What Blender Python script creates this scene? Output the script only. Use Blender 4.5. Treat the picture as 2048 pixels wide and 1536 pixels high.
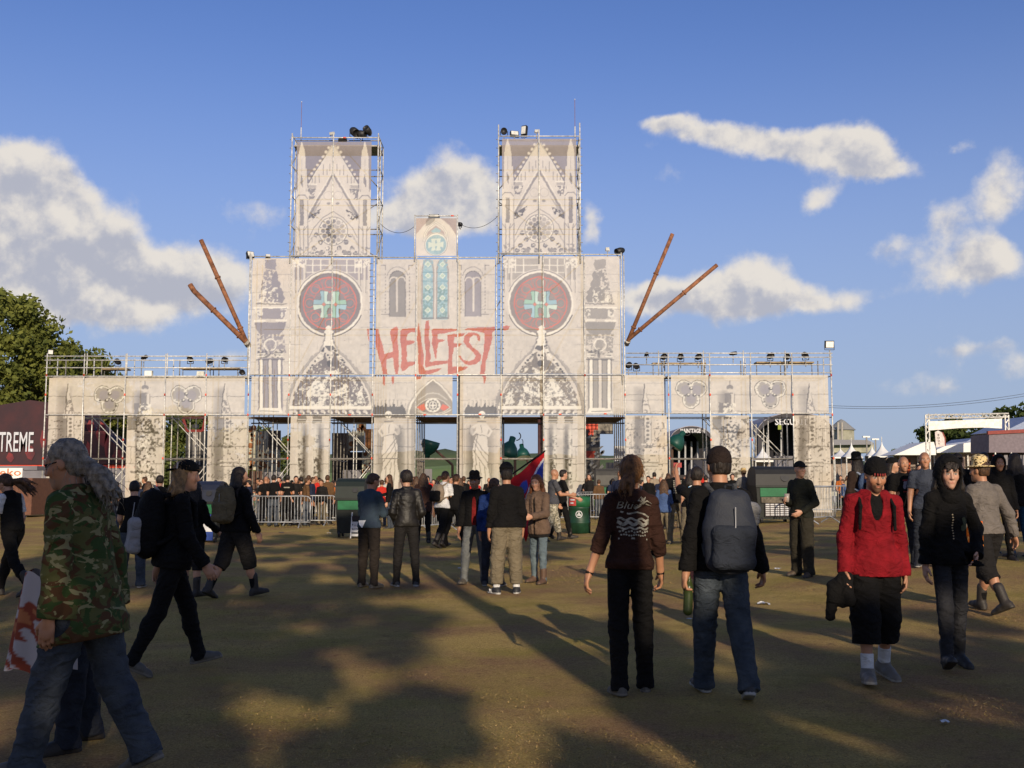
import bpy, math, random
import numpy as np
from mathutils import Vector, Matrix
from mathutils.bvhtree import BVHTree
R = math.radians
random.seed(7); RNG = np.random.default_rng(11)
for o in list(bpy.data.objects): bpy.data.objects.remove(o)
SC = bpy.context.scene
COL = SC.collection
# ------------------------------------------------------------------ camera
EYE = 1.55; FPX = 2100.0; PITCH = math.atan(197.0 / FPX)
cam = bpy.data.cameras.new('camera'); cam.sensor_width = 36.0; cam.lens = 36.0 * FPX / 2048.0
cam.clip_end = 6000; cam.clip_start = 0.05
cob = bpy.data.objects.new('camera', cam); COL.objects.link(cob)
cob.location = (0, 0, EYE); cob.rotation_euler = (R(90) + PITCH, 0, 0)
SC.camera = cob
# ------------------------------------------------------------------ sun, sky, exposure
SUN_EL, SUN_AZ = R(17.5), R(12.0)          # low evening sun behind the viewer, a little to the right
sdir = Vector((math.sin(SUN_AZ) * math.cos(SUN_EL), -math.cos(SUN_AZ) * math.cos(SUN_EL), math.sin(SUN_EL)))
sl = bpy.data.lights.new('sun', 'SUN'); sl.energy = 5.0; sl.angle = R(0.55); sl.color = (1.0, 0.84, 0.63)
so = bpy.data.objects.new('sun', sl); COL.objects.link(so)
so.rotation_euler = sdir.to_track_quat('Z', 'Y').to_euler()
SC.view_settings.view_transform = 'Standard'; SC.view_settings.look = 'None'
SC.view_settings.exposure = 0.0; SC.view_settings.gamma = 1.0
try: SC.view_settings.use_curve_mapping = False
except Exception: pass
SC.cycles.max_bounces = 6; SC.cycles.diffuse_bounces = 2; SC.cycles.transparent_max_bounces = 12
SC.cycles.use_denoising = True
W = bpy.data.worlds.new('World'); SC.world = W; W.use_nodes = True
nt = W.node_tree; nt.nodes.clear()
def N(tree, kind, **kw):
    n = tree.nodes.new(kind)
    for k, v in kw.items():
        if k.startswith('i_'):
            key = k[2:]; key = int(key) if key.isdigit() else key
            n.inputs[key].default_value = v
        else: setattr(n, k, v)
    return n
def LK(tree, a, b): tree.links.new(a, b)
def build_world():
    L = lambda a, b: nt.links.new(a, b)
    def mth(op, a, b=None, c=None, clamp=False):
        n = nt.nodes.new('ShaderNodeMath'); n.operation = op; n.use_clamp = clamp
        for i, v in enumerate((a, b, c)):
            if v is None: continue
            if isinstance(v, (int, float)): n.inputs[i].default_value = v
            else: L(v, n.inputs[i])
        return n.outputs[0]
    out = N(nt, 'ShaderNodeOutputWorld'); bg = N(nt, 'ShaderNodeBackground')
    sky = N(nt, 'ShaderNodeTexSky', sky_type='NISHITA', sun_disc=False)
    sky.sun_elevation = SUN_EL
    sky.sun_rotation = math.pi - SUN_AZ
    sky.altitude = 0; sky.air_density = 1.0; sky.dust_density = 0.35; sky.ozone_density = 2.2
    tc = N(nt, 'ShaderNodeTexCoord')
    sp = N(nt, 'ShaderNodeSeparateXYZ'); L(tc.outputs['Generated'], sp.inputs[0])
    az = mth('ARCTAN2', sp.outputs[0], sp.outputs[1]); el = mth('ARCSINE', sp.outputs[2])
    # every cloud is a few soft lumps at its own azimuth and elevation (degrees), broken up by noise
    cl = []
    def C(px, py, rx, ry, w=1.0):
        x = (px - 1024) / FPX; y = (768 - py) / FPX
        f = math.cos(PITCH) - y * math.sin(PITCH); u = math.sin(PITCH) + y * math.cos(PITCH)
        cl.append((math.atan2(x, f), math.atan2(u, math.hypot(x, f)), rx / FPX * 1.08, ry / FPX * 1.04, w))
    for a in ((30, 345, 90, 52, .95), (120, 385, 70, 60, .95), (30, 450, 130, 70, 1.0), (60, 540, 170, 58, 1.05), (215, 520, 75, 70, 1), (170, 605, 150, 40, .8),
              (330, 570, 90, 50, .95), (440, 560, 80, 55, .9), (520, 430, 70, 38, .62), (470, 705, 60, 22, .6),
              (865, 395, 100, 55, 1), (945, 350, 55, 52, 1), (820, 440, 90, 30, .8), (960, 430, 70, 45, .8), (1180, 440, 26, 46, .8),
              (1390, 600, 110, 42, .95), (1490, 560, 80, 48, 1), (1570, 600, 80, 30, .8), (1290, 600, 60, 30, .7),
              (1320, 245, 45, 16, .85), (1420, 265, 70, 26, .95), (1530, 290, 85, 30, 1), (1650, 300, 70, 44, 1), (1730, 295, 62, 50, 1), (1760, 340, 55, 26, .9), (1655, 400, 42, 24, .8),
              (1930, 545, 85, 44, .95), (1905, 445, 40, 48, .9), (2000, 500, 40, 40, .7), (2010, 345, 46, 50, .72), (2010, 410, 36, 28, .6), (1770, 500, 46, 30, .6), (1915, 295, 22, 18, .6),
              (1960, 700, 75, 18, .62), (1690, 605, 60, 24, .5), (2030, 735, 60, 20, .6), (1760, 770, 90, 24, .42), (1900, 790, 70, 20, .42), (1350, 350, 60, 26, .36)): C(*a)
    cv = N(nt, 'ShaderNodeCombineXYZ'); L(az, cv.inputs[0]); L(el, cv.inputs[1])
    nz0 = N(nt, 'ShaderNodeTexNoise', i_Scale=15.0, i_Detail=6.0, i_Roughness=.6); L(tc.outputs['Generated'], nz0.inputs['Vector'])
    wob = N(nt, 'ShaderNodeVectorMath', operation='SUBTRACT'); L(nz0.outputs['Color'], wob.inputs[0]); wob.inputs[1].default_value = (.5, .5, .5)
    wb = N(nt, 'ShaderNodeVectorMath', operation='MULTIPLY_ADD'); L(wob.outputs[0], wb.inputs[0]); wb.inputs[1].default_value = (.05, .035, 0); L(cv.outputs[0], wb.inputs[2])
    D = None; V = None
    for (a, e, ra, re, w) in cl:
        n = N(nt, 'ShaderNodeVectorMath', operation='MULTIPLY_ADD'); L(wb.outputs[0], n.inputs[0])
        n.inputs[1].default_value = (1 / ra, 1 / re, 0); n.inputs[2].default_value = (-a / ra, -e / re, 0)
        dt = N(nt, 'ShaderNodeVectorMath', operation='DOT_PRODUCT'); L(n.outputs[0], dt.inputs[0]); L(n.outputs[0], dt.inputs[1])
        g = mth('MULTIPLY', mth('POWER', 0.42, dt.outputs['Value']), w)
        D = g if D is None else mth('ADD', D, g)
        if w > .55:
            s = N(nt, 'ShaderNodeSeparateXYZ'); L(n.outputs[0], s.inputs[0])
            V = mth('MULTIPLY', s.outputs[1], g) if V is None else mth('MULTIPLY_ADD', s.outputs[1], g, V)
    # the rest of the sky, outside the picture: scattered clouds of the same kind
    nb = N(nt, 'ShaderNodeTexNoise', i_Scale=2.6, i_Detail=2.0); L(tc.outputs['Generated'], nb.inputs['Vector'])
    far = N(nt, 'ShaderNodeMapRange'); L(mth('ABSOLUTE', az), far.inputs[0]); far.inputs[1].default_value = .5; far.inputs[2].default_value = .8
    D = mth('MULTIPLY_ADD', mth('MULTIPLY', mth('MULTIPLY', mth('SUBTRACT', nb.outputs[0], .5), 5.0, clamp=True), 1.2), far.outputs[0], D)
    nz = N(nt, 'ShaderNodeTexNoise', i_Scale=20.0, i_Detail=9.0, i_Roughness=.56); L(tc.outputs['Generated'], nz.inputs['Vector'])
    of = N(nt, 'ShaderNodeVectorMath', operation='ADD'); L(tc.outputs['Generated'], of.inputs[0]); of.inputs[1].default_value = (.006, 0, .013)
    nz2 = N(nt, 'ShaderNodeTexNoise', i_Scale=20.0, i_Detail=6.0, i_Roughness=.55); L(of.outputs[0], nz2.inputs['Vector'])
    dens = mth('ADD', D, mth('MULTIPLY', mth('SUBTRACT', nz.outputs[0], .5), 1.7))
    al = N(nt, 'ShaderNodeMapRange', interpolation_type='SMOOTHSTEP'); L(dens, al.inputs[0]); al.inputs[1].default_value = .36; al.inputs[2].default_value = 1.0; al.inputs[4].default_value = .96
    vert = mth('DIVIDE', V, mth('MAXIMUM', D, .15))
    bil = mth('MULTIPLY', mth('SUBTRACT', nz.outputs[0], nz2.outputs[0]), 4.6)
    thin = mth('MULTIPLY', mth('SUBTRACT', 1.0, dens), .55)
    sh = mth('ADD', mth('ADD', mth('MULTIPLY', vert, .40), bil), thin)
    shr = N(nt, 'ShaderNodeMapRange', interpolation_type='SMOOTHSTEP'); L(sh, shr.inputs[0]); shr.inputs[1].default_value = -.75; shr.inputs[2].default_value = .42
    cc = N(nt, 'ShaderNodeMix', data_type='RGBA'); L(shr.outputs[0], cc.inputs['Factor'])
    cc.inputs['A'].default_value = (6.9, 7.1, 8.2, 1); cc.inputs['B'].default_value = (12.2, 11.4, 10.4, 1)
    # thin milky air low over the horizon
    hz = N(nt, 'ShaderNodeMapRange', interpolation_type='SMOOTHSTEP'); L(el, hz.inputs[0]); hz.inputs[1].default_value = .46; hz.inputs[2].default_value = .02; hz.inputs[4].default_value = .82
    hc = N(nt, 'ShaderNodeMix', data_type='RGBA'); L(hz.outputs[0], hc.inputs['Factor']); tn = N(nt, 'ShaderNodeMix', data_type='RGBA', blend_type='MULTIPLY'); tn.inputs['Factor'].default_value = 1; L(sky.outputs[0], tn.inputs['A']); tn.inputs['B'].default_value = (1.2, 1.34, 2.0, 1); L(tn.outputs['Result'], hc.inputs['A']); hc.inputs['B'].default_value = (5.3, 6.4, 8.7, 1)
    mx = N(nt, 'ShaderNodeMix', data_type='RGBA'); L(al.outputs[0], mx.inputs['Factor']); L(hc.outputs['Result'], mx.inputs['A']); L(cc.outputs['Result'], mx.inputs['B'])
    L(mx.outputs['Result'], bg.inputs[0]); bg.inputs[1].default_value = 0.066
    L(bg.outputs[0], out.inputs[0])
    W.cycles.sampling_method = 'MANUAL'; W.cycles.sample_map_resolution = 512
build_world()
# ------------------------------------------------------------------ helpers
def at(px, py, Y):
    """the place that a photograph pixel shows at the real distance Y ahead of the viewer"""
    x = (px - 1024) / FPX; y = (768 - py) / FPX
    f = math.cos(PITCH) - y * math.sin(PITCH); u = math.sin(PITCH) + y * math.cos(PITCH)
    return Vector((x / f * Y, Y, EYE + u / f * Y))
def gz(x, y):
    """height of the ground: level, rising a little towards the stalls on the right"""
    def ss(a, b, t):
        t = np.clip((t - a) / (b - a), 0, 1); return t * t * (3 - 2 * t)
    return 0.34 * ss(2.5, 9.0, np.asarray(x, float)) * ss(9.0, 17.0, np.asarray(y, float)) * (1 - ss(40, 56, np.asarray(y, float)))
def srgb(r, g, b):
    f = lambda c: (c / 255 / 12.92) if c / 255 <= .04045 else ((c / 255 + .055) / 1.055) ** 2.4
    return (f(r), f(g), f(b))
MATS = {}
def mat(name, col, rough=.8, var=.12, scale=6.0, bump=0.0, bscale=40.0, metal=0.0, spec=.35, col2=None):
    if name in MATS: return MATS[name]
    m = bpy.data.materials.new(name); m.use_nodes = True; t = m.node_tree
    b = t.nodes['Principled BSDF']
    b.inputs['Roughness'].default_value = rough; b.inputs['Metallic'].default_value = metal
    b.inputs['Specular IOR Level'].default_value = spec
    tc = N(t, 'ShaderNodeTexCoord'); nz = N(t, 'ShaderNodeTexNoise', i_Scale=scale, i_Detail=6.0, i_Roughness=.6)
    LK(t, tc.outputs['Object'], nz.inputs['Vector'])
    mx = N(t, 'ShaderNodeMix', data_type='RGBA')
    c2 = col2 or tuple(c * (1 - var * 2) for c in col[:3])
    c1 = col if col2 else tuple(min(1, c * (1 + var)) for c in col[:3])
    mx.inputs['A'].default_value = (*c2[:3], 1); mx.inputs['B'].default_value = (*c1[:3], 1)
    mr = N(t, 'ShaderNodeMapRange'); LK(t, nz.outputs[0], mr.inputs[0]); mr.inputs[1].default_value = .32; mr.inputs[2].default_value = .68
    LK(t, mr.outputs[0], mx.inputs['Factor']); LK(t, mx.outputs['Result'], b.inputs['Base Color'])
    if bump:
        n2 = N(t, 'ShaderNodeTexNoise', i_Scale=bscale, i_Detail=4.0); LK(t, tc.outputs['Object'], n2.inputs['Vector'])
        bp = N(t, 'ShaderNodeBump', i_Strength=bump, i_Distance=.02); LK(t, n2.outputs[0], bp.inputs['Height']); LK(t, bp.outputs[0], b.inputs['Normal'])
    MATS[name] = m; return m
def cmat(name, rough=.8, attr='paint', spec=.3, bump=0, bscale=60., trans=0.0):
    """material whose print comes from the mesh's own colour attribute"""
    if name in MATS: return MATS[name]
    m = bpy.data.materials.new(name); m.use_nodes = True; t = m.node_tree; b = t.nodes['Principled BSDF']
    b.inputs['Roughness'].default_value = rough; b.inputs['Specular IOR Level'].default_value = spec
    a = N(t, 'ShaderNodeAttribute', attribute_name=attr); LK(t, a.outputs['Color'], b.inputs['Base Color'])
    if bump:
        tc = N(t, 'ShaderNodeTexCoord'); n2 = N(t, 'ShaderNodeTexNoise', i_Scale=bscale, i_Detail=4.0); LK(t, tc.outputs['Object'], n2.inputs['Vector'])
        bp = N(t, 'ShaderNodeBump', i_Strength=bump, i_Distance=.02); LK(t, n2.outputs[0], bp.inputs['Height']); LK(t, bp.outputs[0], b.inputs['Normal'])
    if trans:
        tr = N(t, 'ShaderNodeBsdfTransparent'); ms = N(t, 'ShaderNodeMixShader'); ms.inputs[0].default_value = trans
        o = t.nodes['Material Output']; LK(t, b.outputs[0], ms.inputs[1]); LK(t, tr.outputs[0], ms.inputs[2]); LK(t, ms.outputs[0], o.inputs[0])
    MATS[name] = m; return m
def tag(o, label=None, cat=None, group=None, kind=None):
    if label: o['label'] = label
    if cat: o['category'] = cat
    if group: o['group'] = group
    if kind: o['kind'] = kind
    return o
def empty(name, loc=(0, 0, 0), rz=0.0, label=None, cat=None, group=None):
    o = bpy.data.objects.new(name, None); COL.objects.link(o); o.location = loc; o.rotation_euler = (0, 0, rz); o.empty_display_size = .1
    return tag(o, label, cat, group)
def link(name, me, m=None, parent=None, smooth=False):
    o = bpy.data.objects.new(name, me); COL.objects.link(o)
    if m is not None and not me.materials: me.materials.append(m)
    if smooth and len(me.polygons): me.polygons.foreach_set('use_smooth', np.ones(len(me.polygons), bool))
    if parent: o.parent = parent
    return o
def meshnp(name, v, f):
    """fast mesh from arrays; f is an (n,3) or (n,4) array"""
    me = bpy.data.meshes.new(name); v = np.asarray(v, np.float32); f = np.asarray(f, np.int32)
    k = f.shape[1]; me.vertices.add(len(v)); me.vertices.foreach_set('co', v.ravel())
    me.loops.add(f.size); me.loops.foreach_set('vertex_index', f.ravel())
    me.polygons.add(len(f)); me.polygons.foreach_set('loop_start', np.arange(0, f.size, k, dtype=np.int32))
    me.polygons.foreach_set('loop_total', np.full(len(f), k, np.int32))
    me.update(calc_edges=True); return me
def vcol(me, name, c):
    a = me.color_attributes.new(name, 'FLOAT_COLOR', 'POINT')
    cc = np.ones((len(me.vertices), 4), np.float32); cc[:, :3] = c; a.data.foreach_set('color', cc.ravel())
class MB:
    """collects boxes, tubes and sheets into ONE mesh"""
    def __init__(s): s.v = []; s.f = []
    def add(s, v, f):
        b = len(s.v); s.v += [tuple(p) for p in v]; s.f += [tuple(i + b for i in q) for q in f]; return s
    def box(s, a, b, M=None):
        (x0, y0, z0), (x1, y1, z1) = a, b
        v = [Vector(p) for p in ((x0, y0, z0), (x1, y0, z0), (x1, y1, z0), (x0, y1, z0), (x0, y0, z1), (x1, y0, z1), (x1, y1, z1), (x0, y1, z1))]
        if M is not None: v = [M @ p for p in v]
        return s.add(v, [(3, 2, 1, 0), (4, 5, 6, 7), (0, 1, 5, 4), (1, 2, 6, 5), (2, 3, 7, 6), (3, 0, 4, 7)])
    def cbox(s, c, d, M=None):
        return s.box([c[i] - d[i] / 2 for i in range(3)], [c[i] + d[i] / 2 for i in range(3)], M)
    def tube(s, p, q, r, n=6, r2=None):
        p, q = Vector(p), Vector(q); d = q - p
        if d.length < 1e-6: return s
        d.normalize(); u = d.orthogonal().normalized(); w = d.cross(u); r2 = r if r2 is None else r2
        v = [p + (u * math.cos(2 * math.pi * i / n) + w * math.sin(2 * math.pi * i / n)) * r for i in range(n)]
        v += [q + (u * math.cos(2 * math.pi * i / n) + w * math.sin(2 * math.pi * i / n)) * r2 for i in range(n)]
        f = [(i, (i + 1) % n, n + (i + 1) % n, n + i) for i in range(n)] + [tuple(range(n))[::-1], tuple(range(n, 2 * n))]
        return s.add(v, f)
    def path(s, pts, r, n=6):
        for a, b in zip(pts, pts[1:]): s.tube(a, b, r, n)
        return s
    def lathe(s, prof, n=12, M=None):
        """prof: (radius, z) pairs round the z axis"""
        v = []
        for r, z in prof:
            for i in range(n):
                p = Vector((r * math.cos(2 * math.pi * i / n), r * math.sin(2 * math.pi * i / n), z)); v.append(M @ p if M is not None else p)
        f = [(k * n + i, k * n + (i + 1) % n, (k + 1) * n + (i + 1) % n, (k + 1) * n + i) for k in range(len(prof) - 1) for i in range(n)]
        f += [tuple(range(n))[::-1], tuple(range((len(prof) - 1) * n, len(prof) * n))]
        return s.add(v, f)
    def prism(s, pts, y0, y1):
        """outline in x,z given depth from y0 to y1"""
        n = len(pts); v = [(x, y0, z) for x, z in pts] + [(x, y1, z) for x, z in pts]
        return s.add(v, [tuple(range(n)), tuple(range(n, 2 * n))[::-1]] + [(i, i + n, (i + 1) % n + n, (i + 1) % n) for i in range(n)])
    def build(s, name, m, parent=None, smooth=False):
        me = bpy.data.meshes.new(name); me.from_pydata([tuple(p) for p in s.v], [], s.f); me.update()
        return link(name, me, m, parent, smooth)
def copy_tree(o, parent=None):
    c = o.copy(); COL.objects.link(c)
    if parent is not None: c.parent = parent
    for ch in list(o.children): copy_tree(ch, c)
    return c
def text_mesh(body, size, width=None, shear=0.0, bold=0.0):
    """flat lettering as a mesh in x,z, centred; made with the built-in font"""
    cu = bpy.data.curves.new('lettering', 'FONT'); cu.body = body; cu.size = size; cu.align_x = 'CENTER'; cu.align_y = 'CENTER'
    cu.shear = shear; cu.offset = bold; cu.resolution_u = 2
    ob = bpy.data.objects.new('lettering', cu); COL.objects.link(ob)
    dg = bpy.context.evaluated_depsgraph_get(); me = bpy.data.meshes.new_from_object(ob.evaluated_get(dg))
    bpy.data.objects.remove(ob)
    v = np.array([p.co[:] for p in me.vertices], np.float32)
    if len(v) and width: v[:, 0] *= width / max(1e-6, (v[:, 0].max() - v[:, 0].min()))
    f = [tuple(p.vertices) for p in me.polygons]; bpy.data.meshes.remove(me)
    return v, f
def lettering(name, body, size, m, parent, loc, rz=0.0, width=None, th=.004, bold=0.0, tilt=0.0):
    """lettering on an upright face: thin raised letters facing -y before rz"""
    v, f = text_mesh(body, size, width, 0, bold)
    me = bpy.data.meshes.new(name); me.from_pydata([(p[0], 0, p[1]) for p in v], [], f); me.update()
    o = link(name, me, m, parent); o.location = loc; o.rotation_euler = (0, tilt, rz); return o
# ------------------------------------------------------------------ the printed cloth: a canvas in facade metres, drawn by code
FY = 52.5                                   # distance of the gate's front
U0, V0, U1, V1, SS = 80, 225, 1680, 1045, 2
CW, CH = (U1 - U0) * SS, (V1 - V0) * SS
def toU(p):
    p = np.asarray(p, np.float64).reshape(-1, 2); x = (p[:, 0] - 1024) / FPX; y = (768 - p[:, 1]) / FPX
    f = math.cos(PITCH) - y * math.sin(PITCH); u = math.sin(PITCH) + y * math.cos(PITCH)
    return np.stack([1024 + x / f * FY * 40, 965 - u / f * FY * 40], 1)
def fbm(h, w, base, octs=5, seed=0, pers=.55):
    rg = np.random.default_rng(seed); out = np.zeros((h, w), np.float32); amp = 1; tot = 0
    for o in range(octs):
        c = max(2, int(base * 2 ** o)); gh, gw = int(h / max(h, w) * c) + 3, int(w / max(h, w) * c) + 3
        g = rg.random((gh, gw), dtype=np.float32)
        yy = np.linspace(0, gh - 2.01, h, dtype=np.float32); xx = np.linspace(0, gw - 2.01, w, dtype=np.float32)
        yi = yy.astype(int); xi = xx.astype(int); fy = (yy - yi)[:, None]; fx = (xx - xi)[None]
        fy = fy * fy * (3 - 2 * fy); fx = fx * fx * (3 - 2 * fx)
        a = g[yi][:, xi]; b = g[yi][:, xi + 1]; c_ = g[yi + 1][:, xi]; d = g[yi + 1][:, xi + 1]
        out += amp * ((a * (1 - fx) + b * fx) * (1 - fy) + (c_ * (1 - fx) + d * fx) * fy); tot += amp; amp *= pers
    return out / tot
n_big = fbm(CH, CW, 9, 5, 1); n_fine = fbm(CH, CW, 260, 3, 2); n_jx = fbm(CH, CW, 330, 2, 3) - .5; n_jy = fbm(CH, CW, 330, 2, 4) - .5
n_blob = fbm(CH, CW, 420, 3, 5)
LT, MD, DK, DD, WH = [np.array(srgb(*c), np.float32) for c in ((215, 204, 189), (172, 162, 151), (126, 117, 110), (84, 74, 60), (233, 225, 208))]
RED, TEAL, PALE = [np.array(srgb(*c), np.float32) for c in ((234, 104, 54), (110, 156, 162), (214, 222, 200))]
CV = np.empty((CH, CW, 3), np.float32)
CV[:] = LT; CV *= (.93 + .16 * (n_big - .5) + .10 * (n_fine - .5))[..., None] * 1.03
CV *= np.array([1, .985, .96], np.float32) ** ((n_big > .55)[..., None] * (n_big[..., None] - .55) * 30)
def _box(u0, v0, u1, v1, pad=4):
    a = max(0, int((u0 - U0 - pad) * SS)); b = min(CW, int((u1 - U0 + pad) * SS) + 1); c = max(0, int((v0 - V0 - pad) * SS)); d = min(CH, int((v1 - V0 + pad) * SS) + 1)
    return slice(c, d), slice(a, b)
def _grid(sl, jit):
    ys, xs = sl
    u = (np.arange(xs.start, xs.stop) + .5)[None] / SS + U0 + n_jx[sl] * jit * 2; v = (np.arange(ys.start, ys.stop) + .5)[:, None] / SS + V0 + n_jy[sl] * jit * 2
    return u, v
MASK = None
def paint(sl, m, col, a):
    if MASK is not None: m = m * MASK[sl]
    m = (m * a)[..., None]; CV[sl] = CV[sl] * (1 - m) + np.asarray(col, np.float32) * m
def polymask(pts, sl, jit):
    u, v = _grid(sl, jit); ins = np.zeros(u.shape, bool); n = len(pts)
    for i in range(n):
        x0, y0 = pts[i]; x1, y1 = pts[(i + 1) % n]
        if y0 == y1: continue
        ins ^= ((y0 > v) != (y1 > v)) & (u < (x1 - x0) * (v - y0) / (y1 - y0) + x0)
    return ins.astype(np.float32)
def poly(pts, col, a=1.0, jit=.8):
    p = toU(pts); sl = _box(p[:, 0].min(), p[:, 1].min(), p[:, 0].max(), p[:, 1].max()); paint(sl, polymask(p, sl, jit), col, a)
def rect(x0, y0, x1, y1, col, a=1.0, jit=.5): poly([(x0, y0), (x1, y0), (x1, y1), (x0, y1)], col, a, jit)
def ell(cx, cy, rx, ry, col, a=1.0, jit=.6):
    (c,) = toU([(cx, cy)]); rx *= 1.01; ry *= 1.01; sl = _box(c[0] - rx, c[1] - ry, c[0] + rx, c[1] + ry); u, v = _grid(sl, jit)
    d = np.sqrt(((u - c[0]) / rx) ** 2 + ((v - c[1]) / ry) ** 2); paint(sl, np.clip((1 - d) * min(rx, ry) * 1.2 + .5, 0, 1), col, a)
def ring(cx, cy, r, w, col, a=1.0, a0=0, a1=360, jit=.6, ry=None):
    (c,) = toU([(cx, cy)]); ry = ry or r; sl = _box(c[0] - r - w, c[1] - ry - w, c[0] + r + w, c[1] + ry + w); u, v = _grid(sl, jit)
    dx, dy = u - c[0], (v - c[1]) * (r / ry); d = np.abs(np.hypot(dx, dy) - r); m = np.clip(w / 2 - d + .5, 0, 1)
    if a1 - a0 < 360: m = m * (((np.degrees(np.arctan2(-dy, dx)) - a0) % 360) <= (a1 - a0))
    paint(sl, m, col, a)
def line(pts, w, col, a=1.0, jit=.6):
    p = toU(pts)
    for (x0, y0), (x1, y1) in zip(p, p[1:]):
        sl = _box(min(x0, x1) - w, min(y0, y1) - w, max(x0, x1) + w, max(y0, y1) + w); u, v = _grid(sl, jit)
        dx, dy = x1 - x0, y1 - y0; t = np.clip(((u - x0) * dx + (v - y0) * dy) / (dx * dx + dy * dy + 1e-9), 0, 1)
        paint(sl, np.clip(w / 2 - np.hypot(u - x0 - t * dx, v - y0 - t * dy) + .5, 0, 1), col, a)
def carve(pts, col, th=.52, a=1.0, seed=0, soft=9.0, jit=.8):
    """carved ornament: blobs of one tone over another inside an outline"""
    p = toU(pts); sl = _box(p[:, 0].min(), p[:, 1].min(), p[:, 0].max(), p[:, 1].max()); m = polymask(p, sl, jit)
    b = np.roll(n_blob, seed * 37, 1)[sl]; paint(sl, m * np.clip((b - th) * soft * 2 + .5, 0, 1), col, a)
def arcpts(cx, cy, r, a0, a1, n=14, ry=None):
    return [(cx + r * math.cos(R(a)), cy - (ry or r) * math.sin(R(a))) for a in np.linspace(a0, a1, n)]
def fade(x0, y0, x1, y1, col, a):
    """soft grey smear"""
    p = toU([(x0, y0), (x1, y1)]); sl = _box(p[0, 0], p[0, 1], p[1, 0], p[1, 1], 0); u, v = _grid(sl, 1.0)
    m = np.clip(1 - np.abs((u - p[:, 0].mean()) / ((p[1, 0] - p[0, 0]) / 2)), 0, 1) * np.clip(3 - 3 * np.abs((v - p[:, 1].mean()) / ((p[1, 1] - p[0, 1]) / 2)), 0, 1)
    paint(sl, np.sqrt(m), col, a)
def art():
    rd = random.Random(5)
    # stone courses
    for y in (793, 826): line([(96, y), (496, y)], 1.1, DD, .75, 1.4); line([(1252, y - 3), (1660, y - 4)], 1.1, DD, .6, 1.4)
    for y in (858, 893, 928, 963, 998):
        for x0, x1 in ((92, 167), (250, 330), (412, 497), (578, 661), (745, 830), (917, 1001), (1087, 1170), (1250, 1336), (1420, 1501), (1585, 1662)):
            line([(x0, y + rd.uniform(-1, 1)), (x0 + (x1 - x0) * rd.uniform(.3, .5), y)], 1.2, DD, .8, 1.6); line([(x1, y + rd.uniform(-1, 1)), (x1 - (x1 - x0) * rd.uniform(.3, .45), y)], 1.2, DD, .8, 1.6)
            if rd.random() < .6: x = rd.choice((x0 + 12, x1 - 18)); line([(x, y), (x, y + 34)], 1.1, DD, .6, 1.2)
    for y in (550, 585, 620, 655, 690, 724, 767, 801):
        for x0, x1 in ((503, 604), (722, 830), (912, 1010), (1150, 1240)) + (((1246, 1330),) if y > 750 else ()): line([(x0, y), (x1, y - 1)], 1.0, DK, .55, 1.3)
        for k in range(5): x = rd.choice([rd.uniform(505, 590), rd.uniform(725, 1000), rd.uniform(1150, 1240)]); line([(x, y), (x, y + 34)], .9, DK, .4, 1.2)
    for k in range(900):                                     # chips and stains
        x, y = rd.uniform(92, 1660), rd.uniform(515, 1000); ell(x, y, rd.uniform(.5, 1.5), rd.uniform(.4, 1.2), DK, rd.uniform(.2, .6))
    for k in range(60):
        x, y = rd.uniform(92, 1660), rd.uniform(770, 960); fade(x, y, x + rd.uniform(8, 40), y + rd.uniform(15, 60), MD, rd.uniform(.12, .4))
    for k in range(520):
        x, y = rd.uniform(500, 1245), rd.uniform(520, 828); l = rd.uniform(4, 16); line([(x, y), (x + (l if k % 3 == 0 else rd.uniform(-1, 1)), y + (0 if k % 3 == 0 else l))], .8, DK, rd.uniform(.15, .45), 1.2)
    # wings: pinnacles, ornate pinnacle and trefoils
    for cx, fl in ((137, 1), (450, 1), (1290, 1), (1619, 1)):
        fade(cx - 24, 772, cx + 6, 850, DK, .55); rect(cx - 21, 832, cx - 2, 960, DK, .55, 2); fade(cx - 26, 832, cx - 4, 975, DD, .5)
        poly([(cx - 1, 766), (cx + 1, 766), (cx + 6, 800), (cx + 14, 836), (cx - 10, 836), (cx - 4, 800)], LT, .95); line([(cx - 1, 768), (cx - 4, 800), (cx - 7, 834)], 2.2, DD, .8, 1.4); line([(cx + 3, 786), (cx + 8, 812), (cx + 14, 834)], 1.2, DD, .6, 1.6)
        carve([(cx - 4, 800), (cx + 6, 800), (cx + 12, 832), (cx - 8, 832)], DK, .55, .8, 3)
        rect(cx - 2, 832, cx + 12, 886, LT, .9); line([(cx - 2, 832), (cx - 2, 886)], 1.4, DD, .8); line([(cx + 12, 834), (cx + 12, 886)], 1.0, DD, .7)
        for y in range(838, 884, 8): ell(cx + 5, y, 3.2, 2.6, DD, .75)
        line([(cx - 6, 889), (cx + 16, 889)], 3.0, LT); line([(cx - 4, 892), (cx + 15, 892)], 1.6, DD, .9); ell(cx + 2, 895, 4, 1.6, DD, .8); ell(cx + 10, 895, 4, 1.6, DD, .8)
        for y in (922, 930): line([(cx - 8, y), (cx + 26, y)], 3.0, LT); line([(cx - 8, y + 2.5), (cx + 26, y + 2.5)], 1.5, DD, .8)
        for x in (cx - 5, cx + 8, cx + 20): line([(x, 938), (x, 1000)], 1.2, DK, .7)
        carve([(cx - 44, 840), (cx + 40, 840), (cx + 40, 960), (cx - 44, 960)], DD, .66, .7, 5)
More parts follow.
